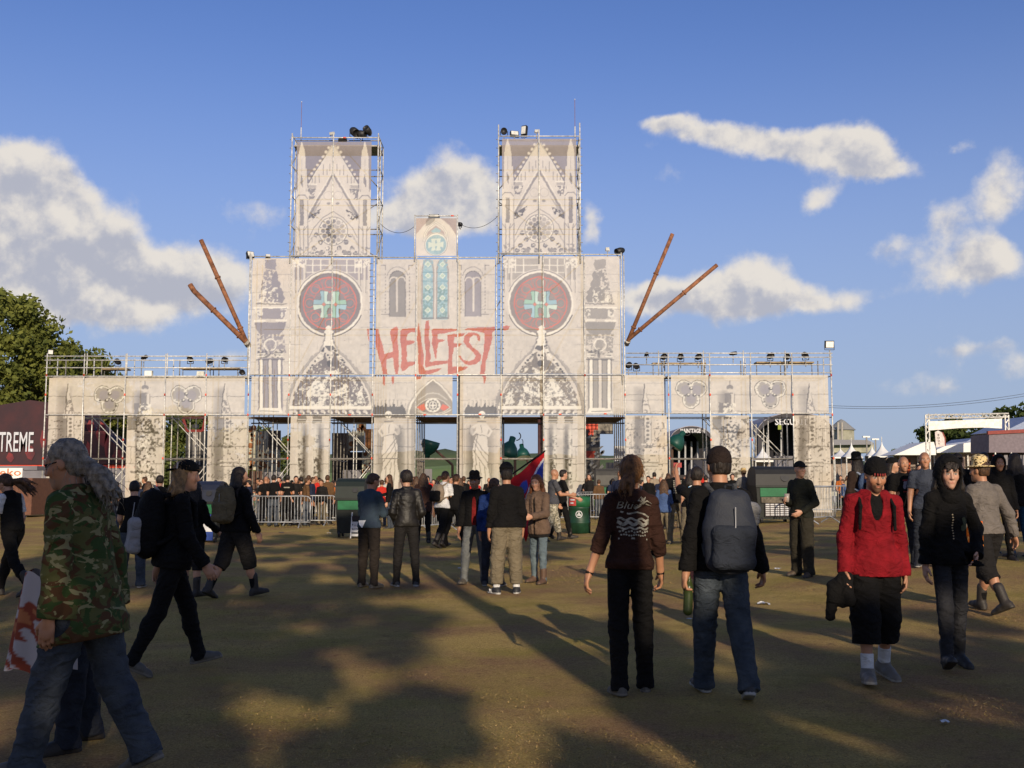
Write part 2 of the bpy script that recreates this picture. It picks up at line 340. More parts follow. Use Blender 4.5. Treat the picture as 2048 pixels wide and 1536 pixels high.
    for cx in (290, 1459):
        fade(cx - 26, 780, cx + 6, 850, DK, .75); rect(cx - 22, 806, cx - 8, 834, DK, .8, 2.5); rect(cx - 10, 786, cx + 5, 822, DK, .75, 2)
        line([(cx, 762), (cx, 772)], 1.6, DK); ell(cx, 775, 7, 5, DK, .85); ell(cx, 781, 5, 4, LT, .8); rect(cx + 1, 788, cx + 10, 808, LT, .9); line([(cx + 2, 790), (cx + 2, 808)], 1.6, DD, .8); line([(cx + 9, 788), (cx + 9, 808)], 1.6, DD, .7)
        carve([(cx - 12, 806), (cx + 12, 806), (cx + 14, 834), (cx - 14, 834)], WH, .5, .9, 7)
        rect(cx - 34, 834, cx - 6, 860, DD, .62, 3); rect(cx - 16, 834, cx + 8, 864, LT, .6, 2); carve([(cx - 18, 834), (cx + 12, 834), (cx + 20, 866), (cx - 18, 866)], DD, .52, .9, 11)
        line([(cx - 20, 862), (cx + 26, 866)], 4, DD, .85, 2.2); rect(cx - 20, 866, cx - 8, 1000, DD, .5, 2.4)
        carve([(cx - 18, 868), (cx + 22, 868), (cx + 22, 1000), (cx - 20, 1000)], DD, .56, .85, 13, 12); carve([(cx - 16, 868), (cx + 10, 868), (cx + 10, 1000), (cx - 16, 1000)], WH, .6, .8, 17, 12)
        carve([(cx + 20, 836), (cx + 42, 836), (cx + 40, 900), (cx + 10, 880)], DD, .56, .7, 19); line([(cx - 26, 944), (cx + 28, 947)], 4, DD, .7, 2)
    for cx, cy in ((220, 797), (373, 797), (1382, 786), (1541, 786)):
        for k, col, ex in ((0, DD, 3.4), (1, WH, 2.0), (2, MD * .86, 0)):
            for dx, dy, r in ((-14, -8, 14.5), (14, -8, 14.5), (0, 14, 14)): ell(cx + dx, cy + dy, r + ex, r + ex, col, .9 if k else .75, 1.6)
        for k in range(34):
            dx, dy = rd.choice(((-14, -8), (14, -8), (0, 14))); t = rd.uniform(0, 6.28); ell(cx + dx + 13.5 * math.cos(t), cy + dy + 13.5 * math.sin(t), 1.9, 1.5, rd.choice((WH, WH, DD)), .85)
        for dx, dy in ((-14, -8), (14, -8), (0, 14)): ell(cx + dx * .8, cy + dy * .8, 9, 9.5, np.array(srgb(160, 151, 152), np.float32), .95, 1.4)
        for dx, dy in ((-6, 4), (7, 4), (0, -9)): ell(cx + dx, cy + dy, 4, 3, DD, .8); ell(cx + dx + 1, cy + dy - 1, 1.8, 1.6, WH)
    # centre: both sides of the rose, mirrored
    for mir in (0, 1):
        X = (lambda x: x) if not mir else (lambda x: 1741.0 - x)
        PL = lambda pts: [(X(x), y) for x, y in pts]
        GR = np.array(srgb(*((164, 153, 153), (172, 162, 148))[mir]), np.float32); RG = np.array(srgb(*((140, 127, 118), (152, 138, 124))[mir]), np.float32)
        # buttress with a dark shrub-like shade, corbels and a clustered pier
        poly(PL([(530, 519), (552, 519), (554, 530), (551, 540), (530, 538)]), GR * .9, 1, 2)
        poly(PL([(552, 542), (558, 552), (556, 560), (562, 568), (560, 574), (568, 584), (566, 590), (570, 598), (564, 605), (532, 604), (532, 582), (545, 572), (542, 556)]), GR * .82, 1, 2)
        carve(PL([(530, 540), (548, 540), (552, 604), (514, 608)]), GR * .8, .47, .95, 23, 12, 1.5); carve(PL([(528, 575), (556, 575), (556, 606), (518, 606)]), WH, .58, .9, 29)
        line(PL([(514, 608), (572, 608)]), 3.5, DD, .55, 2.2); line(PL([(508, 616), (575, 615)]), 3.0, WH)
        poly(PL([(512, 618), (574, 616), (570, 630), (566, 638), (520, 638), (516, 630)]), GR * .88, 1, 1.2); carve(PL([(510, 618), (526, 618), (526, 638), (514, 638)]), WH, .5, .8, 31); carve(PL([(560, 618), (574, 618), (570, 638), (560, 638)]), WH, .5, .8, 37)
        line(PL([(510, 642), (530, 642)]), 4, WH); line(PL([(553, 641), (573, 641)]), 4, WH)
        poly(PL([(509, 645), (574, 644), (568, 660), (560, 668), (522, 670), (514, 660)]), GR * .82, 1, 1.6)
        carve(PL([(514, 668), (568, 668), (572, 706), (516, 712)]), GR * .84, .47, .95, 41, 12); ring(X(541), 690, 12, 2.2, WH, .9); ell(X(541), 689, 9, 8, GR * .85, .8); carve(PL([(516, 700), (568, 700), (568, 716), (518, 716)]), DD, .54, .7, 43)
        for y in (708, 713): line(PL([(517, y), (530, y)]), 2, WH); line(PL([(553, y), (566, y)]), 2, WH)
        rect(min(X(517), X(566)), 716, max(X(517), X(566)), 824, GR * .92, 1, 1); line(PL([(514, 720), (568, 719)]), 3, DD, .7)
        for x in (523, 541, 559):
            line(PL([(x, 722), (x, 816)]), 6.0, WH if x != 541 else LT); line(PL([(x - 4, 722), (x - 4, 816)]), 1.3, DD, .75); line(PL([(x + 4, 722), (x + 4, 816)]), 1.3, DD, .75)
        poly(PL([(520, 816), (562, 816), (566, 826), (516, 826)]), WH, .95); line(PL([(520, 822), (558, 823)]), 1.6, DD, .8); line(PL([(516, 832), (570, 832)]), 2.2, DD, .8)
        # gallery above the rose
        rect(min(X(588), X(740)), 517, max(X(588), X(740)), 560, GR, .85, .6)
        for x in (612, 626, 642, 694, 710, 723): line(PL([(x, 519), (x, 546)]), 2.0, WH)
        line(PL([(612, 531), (724, 531)]), 1.6, WH); line(PL([(612, 545), (724, 545)]), 1.4, WH); line(PL([(661, 517), (661, 545)]), 7, LT)
        for x in (588, 597, 609, 718, 729, 738): line(PL([(x, 528), (x + .5, 590)]), 4.2, LT); line(PL([(x + 3, 530), (x + 3, 586)]), 1.2, DD, .6)
        for x in (592, 602, 716, 733): carve(PL([(x - 7, 517), (x + 7, 517), (x + 7, 536), (x - 7, 536)]), WH, .47, .9, 47)
        # rose window
        c = (660, 607)
        ell(X(c[0]), c[1], 70, 70, LT, 1, .5); ring(X(c[0]), c[1], 68, 1.6, DK, .9, 20, 160); ring(X(c[0]), c[1], 68, 2.0, DD, .9, 200, 340); ring(X(c[0]), c[1], 64.5, 3.0, WH, 1, 0, 360, 1.4)
        ell(X(c[0]), c[1], 61.5, 61.5, RG, 1, 1.2); ell(X(c[0]), c[1] - 26, 40, 26, GR * .86, .35)
        for k in range(8):
            t = R(45 * k + 90); x, y = c[0] + 40 * math.cos(t), c[1] - 40 * math.sin(t)
            ring(X(x), y, 14.5, .7, RED, .45, 0, 360, .6); ring(X(x), y, 9.0, 1.3, RED, .9, 0, 360, .6); ell(X(x), y, 4.5, 4.5, GR * .75, .7)
            t2 = t + R(22.5); line(PL([(c[0] + 32 * math.cos(t2), c[1] - 32 * math.sin(t2)), (c[0] + 53 * math.cos(t2), c[1] - 53 * math.sin(t2))]), 1.8, RED, .4)
        ring(X(c[0]), c[1], 53, 2.0, RED, .9, 0, 360, 1.0); ring(X(c[0]), c[1], 33, 1.3, RED, .6, 0, 360, 1.0)
        for x in (-1, 1):
            line(PL([(c[0] - 30, c[1] + 34 * x), (c[0], c[1] + 22 * x), (c[0] + 30, c[1] + 34 * x)]), 1.8, RED, .6)
        # the double cross: two uprights joined by a bar, flaring arms, in eight shades of green and blue glass
        s, ox, oy = 1 / 8.533, 580, 520
        gl = [tuple(.72 * c + .20 for c in srgb(*q)) for q in ((106, 168, 184), (178, 214, 196), (176, 214, 194), (120, 186, 146), (110, 170, 190), (190, 216, 190), (176, 212, 196), (112, 178, 138), (112, 174, 142), (128, 188, 204))]
        gp = [[(515, 545), (585, 535), (588, 725), (550, 765), (400, 762), (412, 680), (535, 690), (540, 640)], [(588, 535), (660, 548), (640, 640), (645, 705), (690, 708), (690, 762), (620, 762), (588, 725)],
              [(712, 548), (780, 535), (778, 725), (750, 762), (690, 762), (690, 708), (728, 705), (730, 640)], [(780, 535), (852, 548), (835, 630), (832, 690), (955, 678), (972, 762), (815, 762), (780, 725)],
              [(815, 766), (972, 766), (955, 855), (832, 835), (832, 900), (852, 975), (785, 998), (780, 800)], [(395, 770), (550, 768), (585, 800), (580, 998), (515, 985), (540, 880), (535, 830), (412, 860)],
              [(580, 800), (620, 768), (690, 768), (690, 815), (650, 830), (632, 880), (655, 975), (580, 998)], [(690, 768), (750, 768), (782, 800), (785, 998), (708, 980), (728, 890), (725, 830), (690, 815)]]
        for q, col in zip(gp, (gl[0], gl[1], gl[2], gl[3], gl[9], gl[5], gl[8], gl[7])): poly(PL([(ox + x * s, oy + y * s) for x, y in q]), col, 1, .35)
        for q in gp: line(PL([(ox + x * s, oy + y * s) for x, y in q + q[:1]]), .7, DD, .65, .3)
        for x in (583, 780): poly(PL([(ox + (x + a) * s, oy + (762 + b) * s) for a, b in ((-34, 0), (0, -34), (34, 0), (0, 34))]), np.array(srgb(214, 128, 92), np.float32), 1, .3)
        # crocketed ogee gable over the doorway with its carved field
        og = [(577, 836), (578, 810), (582, 790), (592, 765), (610, 738), (626, 718), (640, 706), (647, 690), (652, 672), (658, 654), (664, 672), (670, 690), (678, 706), (692, 718), (708, 738), (728, 765), (740, 790), (744, 810), (745, 836)]
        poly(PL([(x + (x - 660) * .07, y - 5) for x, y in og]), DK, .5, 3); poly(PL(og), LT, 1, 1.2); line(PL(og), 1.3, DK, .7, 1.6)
        for k in range(90):
            i = rd.randrange(1, len(og) - 2); t = rd.random(); x = og[i][0] * (1 - t) + og[i + 1][0] * t; y = og[i][1] * (1 - t) + og[i + 1][1] * t
            q = 660 + (x - 660) * .86; ell(X(q), y + 5, rd.uniform(1.8, 3.4), rd.uniform(1.4, 2.6), rd.choice((DD, DD, WH)), .85)
        fi = [(584, 812), (588, 790), (602, 762), (624, 736), (640, 722), (652, 716), (660, 706), (668, 716), (680, 722), (698, 736), (722, 762), (735, 790), (739, 812)]
        fd = np.array(srgb(*((134, 120, 110), (146, 132, 112))[mir]), np.float32)
        poly(PL(fi), fd * 1.12, 1, 1.4); carve(PL(fi), DD, .54, .38, 51 + mir, 9)
        for q in ([(610, 792), (628, 764), (640, 752), (644, 770), (652, 780), (640, 790), (656, 788), (670, 784), (684, 774), (690, 766), (696, 772), (692, 786), (676, 792), (652, 795), (628, 794)], [(634, 812), (638, 796), (650, 796), (654, 812)], [(714, 806), (716, 786), (722, 778), (726, 790), (732, 808)], [(616, 812), (626, 800), (634, 812)], [(648, 742), (672, 742), (676, 752), (664, 760), (652, 756)], [(690, 812), (700, 800), (708, 812)]):
            poly(PL(q), WH * .97, .95, 2.2)
        carve(PL(fi), WH, .60, .9, 57, 10); carve(PL(fi), DK, .60, .7, 77 + mir, 8)
        for k in range(26):
            x, y = rd.uniform(596, 728), rd.uniform(752, 808); line(PL([(x, y), (x + rd.uniform(-5, 5), y + rd.uniform(4, 11))]), 1.0, rd.choice((DD, WH, DD)), .8)
        for k in range(9): x, y = rd.uniform(600, 724), rd.uniform(770, 808); ell(X(x), y, 3.0, 3.2, WH, .95); ell(X(x - 1), y, .8, .8, DD); ell(X(x + 1.2), y, .8, .8, DD); line(PL([(x, y + 3), (x, y + 8)]), 2.6, LT)
        poly(PL([(650, 694), (658, 680), (672, 698), (660, 703)]), DD, .85, 1.4); poly(PL([(644, 728), (650, 706), (660, 703), (672, 706), (678, 728), (676, 734), (646, 734)]), fd * .8, .95, 1.4)
        ell(X(660), 711, 8, 8.5, LT, .95); rect(min(X(655), X(665)), 714, max(X(655), X(665)), 722, LT, .9); ell(X(656.5), 711, 2.4, 2, DD); ell(X(663.5), 711, 2.4, 2, DD); ell(X(660), 716, 1.2, 1.8, DD); ell(X(660), 727, 6, 7, DD, .75)
        # finial
        poly(PL([(650, 692), (652, 672), (648, 664), (653, 660), (652, 655), (658, 651), (664, 655), (663, 660), (668, 664), (664, 672), (668, 692)]), WH, .95, 1.2); ell(X(650), 669, 2, 2.5, DD, .8); ell(X(667), 669, 2, 2.5, DD, .8)
        # cornice and row of little heads
        rect(min(X(578), X(745)), 812, max(X(578), X(745)), 818, WH); line(PL([(579, 820), (744, 820)]), 1.4, DD, .8); rect(min(X(586), X(742)), 820, max(X(586), X(742)), 829, fd * .85, 1, 1.2)
        for x in range(590, 744, 14): ell(X(x), 823, 4.2, 3, LT, .9); ell(X(x + 4), 826, 2, 2.6, WH)
        # pair of columns on the pier
        for x in (604, 635):
            rect(min(X(x - 9), X(x + 9)), 832, max(X(x - 9), X(x + 9)), 846, DD, .75, 1.8); line(PL([(x - 8, 839), (x + 8, 839)]), 1.5, WH, .7); line(PL([(x - 8, 844), (x + 8, 844)]), 1.5, WH, .6)
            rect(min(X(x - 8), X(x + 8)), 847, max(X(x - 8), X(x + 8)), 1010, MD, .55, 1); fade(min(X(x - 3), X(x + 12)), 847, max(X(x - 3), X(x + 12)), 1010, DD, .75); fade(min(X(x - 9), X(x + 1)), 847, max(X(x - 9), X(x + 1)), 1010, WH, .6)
            carve(PL([(x - 8, 870), (x + 8, 870), (x + 8, 1000), (x - 8, 1000)]), DD, .60, .6, 61, 9); carve(PL([(x - 6, 915), (x + 6, 915), (x + 6, 960), (x - 6, 960)]), DD, .5, .9, 63, 12)
        # robed skeleton on the pier beside the middle arch
        sx = lambda x: X(x)
        poly(PL([(746, 824), (750, 808), (762, 814), (770, 805), (778, 815), (786, 804), (794, 814), (806, 810), (812, 822), (812, 836), (746, 836)]), DD, .85, 1.6)
        for x in range(752, 812, 8): line(PL([(x, 795 + abs(x - 778) * .3), (x, 812)]), 3.2, LT); line(PL([(x + 3, 798 + abs(x - 778) * .3), (x + 3, 812)]), .9, DD, .7)
        rect(min(sx(748), sx(826)), 834, max(sx(748), sx(826)), 1000, MD, .25); fade(min(sx(752), sx(776)), 850, max(sx(752), sx(776)), 985, DD, .5); fade(min(sx(784), sx(810)), 850, max(sx(784), sx(810)), 985, DD, .75)
        poly(PL([(768, 846), (786, 844), (790, 858), (786, 868), (792, 880), (796, 900), (794, 925), (798, 950), (796, 985), (788, 990), (784, 955), (778, 992), (764, 985), (762, 950), (766, 930), (764, 905), (768, 872), (764, 858)]), LT, 1, 1.2)
        for q in ([(768, 872), (790, 868)], [(792, 876), (772, 905), (764, 912)], [(793, 884), (780, 905), (766, 925)], [(794, 900), (784, 915), (768, 938)], [(786, 868), (791, 900), (788, 930)], [(772, 935), (768, 985)], [(782, 925), (776, 985)], [(790, 930), (786, 975)], [(779, 850), (777, 866)]): line(PL(q), 1.5, DD, .7, 1.2)
        line(PL([(768, 850), (758, 862), (764, 872), (775, 866)]), 4, LT); line(PL([(788, 850), (799, 858), (795, 868), (786, 862)]), 5, LT, .9); line(PL([(800, 850), (802, 868)]), 1.6, DD, .7); ell(X(797), 862, 5, 7, MD, .7)
        ell(X(777), 829, 6.5, 7, WH, 1, .5); rect(min(X(773.5), X(780.5)), 832, max(X(773.5), X(780.5)), 839, WH, 1); ell(X(774.5), 830, 2, 1.9, DD); ell(X(779.5), 830, 2, 1.9, DD); ell(X(777), 834, .9, 1.3, DD); line(PL([(774, 837.5), (780, 837.5)]), .8, DD, .8); line(PL([(770, 843), (786, 843)]), 3, DD, .6)
        line(PL([(816, 834), (816, 1000)]), 3, DK, .6); line(PL([(826, 832), (826, 1000)]), 7, DK, .5)
        # twin grey windows
        w = [(X(a), b) for a, b in [(779, 633), (779, 560)] + arcpts(795, 558, 16, 180, 0, 12) + [(811, 560), (811, 633)]]
        ww = [(X(795 + (a - 795) * 1.0), b) for a, b in arcpts(795, 555, 21, 170, 10, 10)]
        line(ww, 1.4, DK, .7); poly(w, np.array(srgb(*((152, 143, 130), (158, 148, 146))[mir]), np.float32), 1, .8); line(w, 2.0, DD, .5)
        line(PL([(794, 556), (794, 622)]), 3.4, LT); line(PL(arcpts(787, 562, 7.5, 180, 0, 8)), 2.2, LT); line(PL(arcpts(803, 562, 7.5, 180, 0, 8)), 2.2, LT)
        for q in ([(763, 531), (771, 531), (771, 540)], [(818, 540), (818, 531), (826, 531)], [(763, 629), (778, 629)]): line(PL(q), 1.6, DK, .85)
        for y in range(548, 628, 7): ell(X(771), y, 1, 2, DK, .7); ell(X(819), y, 1.2, 2.2, DK, .7)
    # blue lancets in the middle
    for cx in (856, 885):
        w = [(cx - 12, 637), (cx - 11.5, 540)] + [(cx - 8, 525), (cx, 515.5), (cx + 8, 525)] + [(cx + 11.5, 540), (cx + 12, 637)]
        poly([(cx + (x - cx) * 1.12, y - 1) for x, y in w], DK, .6); poly(w, MD, 1, .3); poly([(cx + (x - cx) * .86, y + 2.5) for x, y in w], np.array(srgb(168, 194, 196), np.float32), 1, .4)
        carve([(cx - 10, 520), (cx + 10, 520), (cx + 10, 636), (cx - 10, 636)], np.array(srgb(140, 178, 190), np.float32), .48, .85, 71 + int(cx), 8); carve([(cx - 10, 575), (cx + 10, 575), (cx + 10, 636), (cx - 10, 636)], np.array(srgb(120, 150, 140), np.float32), .5, .7, 73, 8)
        for y in (529, 552, 575, 597, 621):
            r = 6.4; poly([(cx - r, y), (cx, y - r), (cx + r, y), (cx, y + r)], PALE, .92, .8); ell(cx, y, 2.6, 2.6, np.array(srgb(140, 180, 160), np.float32), .9); ell(cx, y, 1.1, 1.1, PALE)
        for y in (545, 563, 602): line([(cx - 11, y), (cx + 11, y)], 1, TEAL * .6, .8)
        line([(cx - 12, 637), (cx + 12, 637)], 3, DK, .8)
    line([(870.5, 525), (870.5, 636)], 3.4, LT)
    # turret panel
    rect(828, 430, 918, 512, np.array(srgb(184, 160, 148), np.float32), 1); rect(880, 430, 918, 470, np.array(srgb(158, 140, 140), np.float32), .8)
    poly([(832, 514), (832, 470), (846, 452), (858, 440), (874, 434), (886, 440), (900, 452), (914, 474), (914, 514)], LT, 1, .8); poly([(852, 440), (858, 434), (872, 434), (868, 442), (858, 450), (851, 452)], DD, .5, 1)
    ow = [(847, 482), (850, 466), (858, 454), (872, 445), (886, 454), (893, 466), (896, 482)]
    line(ow, 3.4, DK, .7); line(ow, 1.8, WH); poly([(851, 478), (855, 464), (872, 451), (888, 464), (892, 478)], np.array(srgb(178, 160, 154), np.float32), 1); poly([(862, 462), (872, 455), (882, 462), (879, 466), (866, 466)], np.array(srgb(150, 186, 194), np.float32), 1)
    ell(872, 489, 25, 24.5, WH, 1, .4); ring(872, 489, 23.5, 1.4, DK, .8); ell(872, 490, 21, 20.5, np.array(srgb(164, 190, 192), np.float32), 1, .5); carve(arcpts(872, 490, 20, 0, 360, 24), np.array(srgb(146, 178, 184), np.float32), .5, .7, 81, 8)
    for sx_ in (-1, 1):
        c = 872 + sx_ * 5; poly([(c - 5, 478), (c + 5, 478), (c + 3, 486), (c + 3, 494), (c + 5, 501), (c - 5, 501), (c - 3, 494), (c - 3, 486)], PALE, 1, .3)
        poly([(872, 487), (872 + sx_ * 8, 486), (872 + sx_ * 15, 483.5), (872 + sx_ * 15, 496), (872 + sx_ * 8, 493), (872, 493)], PALE, 1, .3)
    # eye in the pointed arch
    ar = [(818, 838), (820, 822), (826, 806), (836, 790), (850, 774), (866, 761), (882, 774), (896, 790), (906, 806), (911, 822), (913, 838)]
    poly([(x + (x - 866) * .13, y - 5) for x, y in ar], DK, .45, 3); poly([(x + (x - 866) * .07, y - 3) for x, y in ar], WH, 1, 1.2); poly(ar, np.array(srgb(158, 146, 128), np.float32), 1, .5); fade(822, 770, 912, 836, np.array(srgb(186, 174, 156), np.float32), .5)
    ey = [(833, 815), (845, 804), (858, 798), (866, 797), (876, 798), (888, 804), (900, 815), (888, 823), (874, 827), (860, 827), (846, 824)]
    line(ey + ey[:1], 2.2, WH, .8); poly(ey, np.array(srgb(150, 134, 118), np.float32), 1, .5); poly([(834, 815), (848, 807), (852, 818), (846, 822)], RED, .9, 1.2); poly([(899, 815), (886, 807), (880, 818), (888, 822)], RED, .9, 1.2)
    line([(838, 800), (855, 788), (866, 786), (878, 788), (894, 800)], 2, WH, .5); line([(836, 822), (860, 832), (878, 832), (902, 820)], 2.4, WH, .6)
    ell(866, 811, 15, 14, WH, .95); ell(866, 811, 12, 11.5, DD, .75); ell(866, 811, 8, 8, WH); ell(866, 811, 6.4, 6.4, DK); line([(861, 811), (871, 811)], 2.4, WH); line([(866, 806), (866, 816)], 2.4, WH)
    for k in range(10): t = k * .628; ell(866 + 12.5 * math.cos(t), 811 + 12 * math.sin(t), 2.1, 2.1, WH)
    # the two towers
    for mir in (0, 1):
        ox, oy = (0, 0) if not mir else (411.5, -6)
        X = lambda x: x + ox
        PL = lambda pts: [(x + ox, y + oy) for x, y in pts]
        G = np.array(srgb(*((150, 139, 139), (158, 147, 146))[mir]), np.float32)
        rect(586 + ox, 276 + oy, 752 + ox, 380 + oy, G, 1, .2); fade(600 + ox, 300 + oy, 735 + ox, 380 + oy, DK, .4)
        poly(PL([(667, 286), (672, 294), (716, 368), (724, 392), (720, 520), (614, 520), (612, 392), (618, 368), (662, 294)]), LT, 1, .6)
        for s in (-1, 1):
            for k in range(8): t = k / 7.5; ell(667 + s * (9 + 42 * t) + ox, 296 + 66 * t + oy, 3.0, 2.8, LT, 1, 1.2)
            line(PL([(667, 288), (667 + s * 49, 366)]), 2.2, DK, .85); line(PL([(667 + s * 3, 292), (667 + s * 46, 366)]), 1.1, WH, .8)
            line(PL([(667, 349), (667 + s * 51, 436)]), 4.4, DK, .75, 1.4); line(PL([(667 + s * 5, 349), (667 + s * 54, 434)]), 1.6, WH, .7)
            poly(PL([(667 + s * 20, 398), (667 + s * 50, 430), (667 + s * 50, 440), (667 + s * 40, 430)]), DK, .5, 1.6); carve(PL([(667 + s * 24, 418), (667 + s * 50, 432), (667 + s * 52, 446), (667 + s * 30, 436)]), DD, .5, .85, 91)
            for x, y0, y1 in ((7, 328, 342), (20, 330, 350), (28, 350, 366), (36, 354, 368), (13, 340, 350), (42, 358, 366)): line(PL([(667 + s * x, y0), (667 + s * x, y1)]), 1.4, DK, .8)
            rect(min(667 + s * 34, 667 + s * 52) + ox, 371 + oy, max(667 + s * 34, 667 + s * 52) + ox, 377 + oy, DK, .45, 1.5); line(PL([(667 + s * 33, 369), (667 + s * 52, 369)]), 1.6, WH); line(PL([(667 + s * 36, 380), (667 + s * 52, 386)]), 1.6, WH, .9); carve(PL([(667 + s * 32, 378), (667 + s * 52, 378), (667 + s * 48, 400), (667 + s * 38, 398)]), DK, .48, .85, 95)
            cx = 667 + s * 63
            poly(PL([(cx, 282), (cx + 5, 300), (cx + 8, 318), (cx + 10, 400), (cx - 10, 400), (cx - 8, 318), (cx - 5, 300)]), LT, 1, .8); line(PL([(cx - 8, 318), (cx - 9, 385)]), 1.3, DK, .8); line(PL([(cx + 8, 318), (cx + 9, 385)]), 1.3, DK, .8); line(PL([(cx, 320), (cx, 345)]), 1.0, DK, .5)
            poly(PL([(cx - 1, 348), (cx + 3, 362), (cx + 2, 376), (cx - 3, 366)]), DK, .8, 1); line(PL([(cx - s * 9, 340), (cx - s * 10, 378)]), 3, LT); line(PL([(cx - s * 12, 342), (cx - s * 13, 376)]), 1.1, DK, .8)
            rect(min(cx - 13, cx + 13) + ox, 384 + oy, max(cx - 13, cx + 13) + ox, 520 + oy, LT, .9); line(PL([(cx - 12, 398), (cx - 6, 391), (cx + 6, 391), (cx + 12, 398)]), 2.0, DK, .75); rect(cx - 4 + ox, 400 + oy, cx + 4 + ox, 452 + oy, DK, .85, 1.0); rect(cx - 3 + ox, 400 + oy, cx + 1 + ox, 425 + oy, MD, .6, 1.5)
            for x in (-12, 12): line(PL([(cx + x, 402), (cx + x, 512)]), 1.6, DK, .65)
            for x in (-6, 6): line(PL([(cx + x * .9, 454), (cx + x * .6, 462), (cx + x * .6, 512)]), 1.8, DK, .75); line(PL([(cx + x * 1.8, 454), (cx + x * .8, 462)]), 1.6, DK, .7)
            carve(PL([(cx - 13, 494), (cx + 13, 494), (cx + 13, 514), (cx - 13, 514)]), DK, .55, .7, 97)
            line(PL([(667, 424), (667 + s * 20, 436), (667 + s * 38, 456), (667 + s * 48, 476)]), 1.5, DK, .8); line(PL([(667 + s * 50, 452), (667 + s * 50, 520)]), 1.4, DK, .7); line(PL([(667 + s * 49, 490), (667 + s * 42, 478), (667 + s * 36, 470)]), 3, DK, .35, 2)
            for x, y in ((34, 471), (26, 485), (12, 497), (38, 497), (22, 505), (44, 507), (6, 507), (32, 507)): carve(PL(arcpts(667 + s * x, y, 5.2, 0, 360, 10)), DK, .42, .9, 101 + x); line(PL([(667 + s * x - 2, y), (667 + s * x + 2, y)]), 1.2, WH, .6)
            rect(min(667 + s * 20, 667 + s * 30) + ox, 503 + oy, max(667 + s * 20, 667 + s * 30) + ox, 512 + oy, MD * .8, .9, .8)
            ell(667 + s * 9 + ox, 408 + oy, 4, 2.6, DK, .7); ring(667 + s * 10 + ox, 392 + oy, 9, 1, MD, .8)
        a_ = .9 if not mir else .75
        ring(667 + ox, 463 + oy, 29, 1.8, DK, .8); ring(667 + ox, 463 + oy, 27, 1.8, WH, .9)
        for k in range(12):
            t = R(30 * k); q = a_ * (.95 if math.cos(t) < .1 else .55); ell(667 + 20 * math.cos(t) + ox, 463 - 20 * math.sin(t) + oy, 4.4, 4.4, DK, q, .8); t += R(15)
            p = [(667 + r * math.cos(t + d), 463 - r * math.sin(t + d)) for r, d in ((5, 0), (10, .30), (14, .22), (16, 0), (14, -.22), (10, -.30))]; poly(PL(p), DD if q > .7 else DK, q, .6)
            ell(667 + 25.5 * math.cos(t) + ox, 463 - 25.5 * math.sin(t) + oy, 1.4, 1.4, DD, q)
        ell(667 + ox, 463 + oy, 4, 4, DK, .8)
    # big red lettering, hand drawn strokes
    z = lambda q: [(730 + x / 6.827, 640 + y / 6.827) for x, y in q]
    LR = np.array(srgb(204, 104, 60), np.float32)
    strokes = [[(30, 130), (60, 122), (52, 210), (66, 270), (60, 295), (42, 250)],
      [(110, 125), (185, 122), (200, 210), (235, 320), (265, 465), (380, 435), (375, 330), (345, 210), (350, 130), (430, 85), (455, 120), (440, 250), (460, 400), (460, 560), (465, 640), (440, 770), (415, 770), (400, 640), (385, 520), (300, 535), (290, 620), (300, 720), (320, 745), (275, 760), (280, 880), (265, 902), (245, 870), (245, 720), (210, 560), (175, 460), (145, 330)],
      [(362, 760), (402, 760), (398, 850), (385, 890), (368, 850)],
      [(480, 150), (510, 120), (700, 108), (712, 170), (640, 165), (590, 190), (565, 250), (570, 275), (690, 290), (660, 320), (570, 350), (565, 420), (580, 450), (565, 520), (580, 570), (690, 570), (695, 600), (600, 640), (545, 690), (510, 700), (490, 650), (500, 560), (495, 400), (480, 280)],
      [(735, 30), (748, 120), (765, 220), (775, 330), (795, 430), (800, 560), (800, 640), (820, 690), (1050, 660), (1000, 700), (900, 740), (780, 760), (765, 805), (710, 815), (690, 780), (740, 745), (725, 640), (725, 420), (710, 250), (720, 110)],
      [(830, 15), (870, 10), (885, 110), (870, 230), (890, 300), (885, 420), (900, 520), (880, 570), (1130, 550), (1135, 600), (950, 620), (830, 650), (815, 600), (830, 430), (810, 290), (815, 120)],
      [(910, 150), (930, 120), (1100, 120), (1270, 125), (1250, 150), (1080, 185), (990, 195), (995, 260), (1100, 270), (1060, 295), (1000, 310), (985, 400), (975, 540), (950, 500), (935, 400), (915, 320), (925, 230)],
      [(1130, 210), (1190, 195), (1370, 180), (1330, 230), (1220, 240), (1215, 320), (1335, 325), (1290, 365), (1215, 380), (1200, 480), (1190, 560), (1200, 640), (1420, 640), (1350, 690), (1200, 740), (1130, 755), (1130, 630), (1140, 480), (1140, 370), (1125, 270)],
      [(1570, 290), (1530, 270), (1525, 220), (1480, 210), (1430, 250), (1425, 310), (1470, 370), (1550, 430), (1590, 480), (1580, 550), (1520, 600), (1440, 620), (1360, 600), (1310, 550), (1275, 490), (1300, 490), (1350, 550), (1420, 560), (1490, 540), (1510, 490), (1480, 440), (1390, 370), (1345, 300), (1360, 220), (1420, 175), (1500, 170), (1560, 200), (1575, 250)],
      [(1360, 130), (1400, 115), (1640, 100), (1780, 95), (1985, 80), (1950, 140), (1770, 150), (1740, 170), (1735, 280), (1690, 440), (1650, 570), (1635, 720), (1655, 780), (1650, 830), (1625, 890), (1620, 790), (1570, 740), (1590, 590), (1620, 430), (1630, 290), (1630, 180), (1500, 150), (1370, 140)]]
    for q in strokes: poly([(x, y) for x, y in z(q)], WH, .5, 2.2); poly(z(q), LR, .97, 1.0)
    for q in strokes: carve(z(q), LR * .82, .56, .55, 111, 5)
art()
